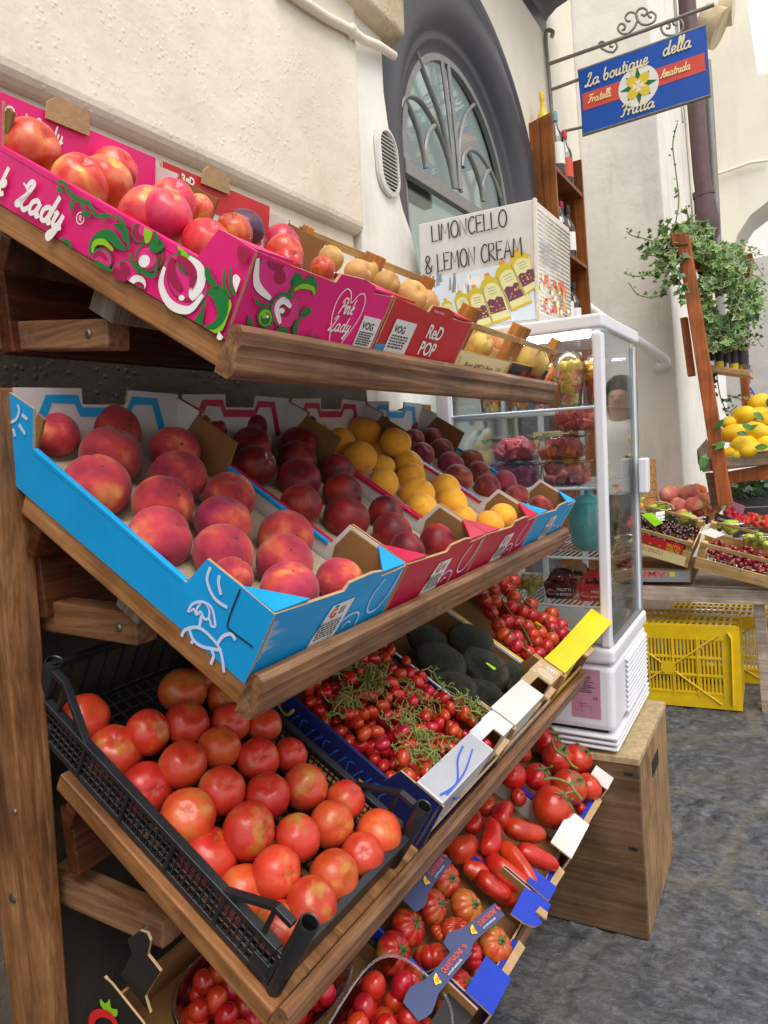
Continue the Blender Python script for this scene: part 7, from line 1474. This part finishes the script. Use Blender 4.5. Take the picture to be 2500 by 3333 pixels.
# yellow plastic crates under the table
def ycrate(c,y,wd,ht,dp,label):
    o=thing('yellow_crate',label,'crate',V((c,y,GZ+.002)),'yellow crates under the table'); mt=M['yplast']
    # lies on its long side: its bottom faces the street
    b=MB(); bars=[]
    b.box((0,0,0),(wd,.012,.075)); b.box((0,0,ht-.07),(wd,.012,ht)); b.box((0,0,.0751),(.03,.012,ht-.0701)); b.box((wd-.075,0,.0751),(wd,.012,ht-.0701))
    for i in range(3): z=.075+(ht-.145)*(i)/3; b.box((.03,-.003,z-.005),(wd-.075,.011,z+.005)); 
    n=26
    for i in range(n): x=.035+(wd-.115)*i/n; b.box((x,.001,.0755),(x+(wd-.115)/n*.5,.009,ht-.0705))
    for i in range(5): x=.03+(wd-.105)*i/4; b.box((x-.004,-.005,.06),(x+.004,.010,ht-.06))
    cx,cz=wd*.42,ht*.48
    for sx_ in (-1,1):
        for sz_ in (-1,1): b.tube([(cx+sx_*.03,-.003,cz+sz_*.02),(cx+sx_*wd*.42,-.003,cz+sz_*ht*.42)],.0045,6)
    b.lathe([(.034,-.004),(.036,.004),(.001,.0045)],20,Matrix.Translation((cx,-.004,cz))@Matrix.Rotation(pi/2,4,'X')); b.build('crate_bottom',mt,o)
    b=MB()
    for z0 in (0,ht-.008): b.box((.012,.0125,z0),(wd-.012,dp,z0+.008)) if z0==0 else [b.box((.012+i*(wd-.03)/18,.0125,z0),(.012+i*(wd-.03)/18+.012,dp,z0+.008)) for i in range(18)]
    for y0 in (.02,.1,.2,dp-.02): b.box((.012,y0,ht-.012),(wd-.012,y0+.014,ht+.001))
    b.build('long_side',mt,o,bevel=.001)
    for x in (0,wd-.01):
        b=MB()
        for y0 in (.013,.09,.17,.25,dp-.02): b.box((x,y0,.0),(x+.01,y0+.018,ht-.013))
        for z in (.02,.12,.22,.32): b.box((x-.001,.013,z),(x+.009,dp,z+.012))
        b.build('short_side',mt,o,bevel=.001)
    b=MB(); b.tube([(wd-.04,-.006,.03),(wd-.035,-.006,ht-.05),(wd-.05,-.006,ht-.025)],.018,8,flat=.35); b.build('rib',mt,o,smooth=40)
    return o
cr=Py(2418,2322,3.68); ct=Py(2398,2050,3.68)
o=ycrate(cr.x-.56,3.68,.56,ct.z-GZ+.005,.34,'yellow plastic fruit crate lying on its side on the paving under the table'); o.rotation_euler.z=.03
ycrate(cr.x-.40,4.12,.56,.36,.3,'second yellow plastic crate half hidden behind the first one under the table')
# person in the street, seen only as a reflection in the fridge glass
def person(P,face):
    o=thing('person','person in a white t-shirt with dark hair, reflected in the side glass of the fridge','person',Matrix.Translation(P)@Matrix.Rotation(face,4,'Z'))
    J={'pel':(0,0,.93,.125),'bel':(0,0,1.06,.115),'che':(0,.0,1.25,.13),'nk':(0,.0,1.42,.055),'hd':(0,-.015,1.5,.075),'h2':(0,-.02,1.58,.088),'h3':(0,-.01,1.66,.07),
       'sl':(.16,0,1.37,.06),'el':(.2,-.03,1.1,.042),'wl':(.12,-.2,.98,.03),'hl':(.08,-.27,.99,.035),'sr':(-.16,0,1.37,.06),'er':(-.2,-.03,1.1,.042),'wr':(-.12,-.2,.98,.03),'hr':(-.08,-.27,.99,.035),
       'tl':(.09,0,.86,.09),'kl':(.1,-.01,.48,.062),'al':(.1,.02,.09,.042),'fl':(.11,-.12,.035,.035),'tr':(-.09,0,.86,.09),'kr':(-.1,-.01,.48,.062),'ar':(-.1,.02,.09,.042),'fr':(-.11,-.12,.035,.035)}
    E_=[('pel','bel'),('bel','che'),('che','nk'),('nk','hd'),('hd','h2'),('h2','h3'),('che','sl'),('sl','el'),('el','wl'),('wl','hl'),('che','sr'),('sr','er'),('er','wr'),('wr','hr'),('pel','tl'),('tl','kl'),('kl','al'),('al','fl'),('pel','tr'),('tr','kr'),('kr','ar'),('ar','fr')]
    for s_ in (1,-1):
        hn='hl' if s_>0 else 'hr'; hx=J[hn][0]
        for k in range(4): n=f'g{s_}{k}'; J[n]=(hx-s_*.01*k+s_*.015,-.33-.01*(k in(1,2)),.985-.006*k,.0095); J[n+'t']=(hx-s_*.012*k+s_*.012,-.37,.965-.006*k,.008); E_+= [(hn,n),(n,n+'t')]
        n=f't{s_}'; J[n]=(hx-s_*.045,-.29,1.0,.011); J[n+'t']=(hx-s_*.055,-.325,1.0,.009); E_+=[(hn,n),(n,n+'t')]
    names=list(J); me=bpy.data.meshes.new('body'); me.from_pydata([J[n][:3] for n in names],[(names.index(a),names.index(c)) for a,c in E_],[])
    bo=bpy.data.objects.new('body',me); COL.objects.link(bo); bo.parent=o; me.materials.append(M['skin'])
    bo.modifiers.new('skin','SKIN'); 
    for i,n in enumerate(names): me.skin_vertices[0].data[i].radius=(J[n][3],J[n][3]*(.8 if n in('che','bel','pel') else 1)); 
    me.skin_vertices[0].data[0].use_root=True; bo.modifiers.new('sub','SUBSURF').render_levels=2
    b=MB(); b.lathe([(.165,.92),(.15,1.05),(.165,1.25),(.17,1.36),(.11,1.42),(.075,1.44)],28,Matrix.Scale(.72,4,(0,1,0)))
    for s_ in (1,-1): b.tube([(s_*.12,0,1.37),(s_*.18,-.005,1.33),(s_*.2,-.02,1.2)],[.075,.075,.07],14)
    b.build('t_shirt',M['shirt'],o,smooth=60); b=MB()
    for s_ in (1,-1): b.tube([(s_*.075,0,.97),(s_*.09,0,.85),(s_*.1,-.01,.48),(s_*.1,.02,.1)],[.115,.105,.075,.06],16)
    b.build('trousers',M['denim'],o,smooth=60)
    b=MB(); b.lathe([(.001,1.752),(.05,1.745),(.085,1.71),(.098,1.65),(.097,1.58),(.088,1.5),(.07,1.44),(.05,1.42)],24,Matrix.Translation((0,.034,0)))
    for s_ in (1,-1):
        for k in range(7): a=k*.012; b.tube([(s_*.012,-.055+a,1.74-a*.4),(s_*(.06+a*.3),-.078+a*1.2,1.69),(s_*(.088+a*.2),-.06+a*1.4,1.60),(s_*(.092+a*.3),-.03+a*1.5,1.5),(s_*(.085+a*.6),-.02+a*1.5,1.40-a)],[.008,.011,.012,.011,.004],6)
    b.build('hair',M['hair'],o,smooth=60)
    b=MB()
    for s_ in (1,-1): b.lathe([(.001,-.006),(.009,-.003),(.011,0),(.009,.004),(.001,.006)],10,Matrix.Translation((s_*.032,-.103,1.60))); 
    b.build('eyes',M['eye'],o,smooth=True); b=MB(); b.tube([(0,-.1,1.60),(0,-.125,1.565),(0,-.105,1.555)],[.008,.012,.009],8); b.build('nose',M['skin'],o,smooth=True); b=MB(); b.tube([(-.022,-.1,1.525),(0,-.106,1.523),(.022,-.1,1.525)],[.004,.007,.004],8); b.build('mouth',M['lips'],o,smooth=True)
    return o
person(V((.2,5.2,GZ)),0)
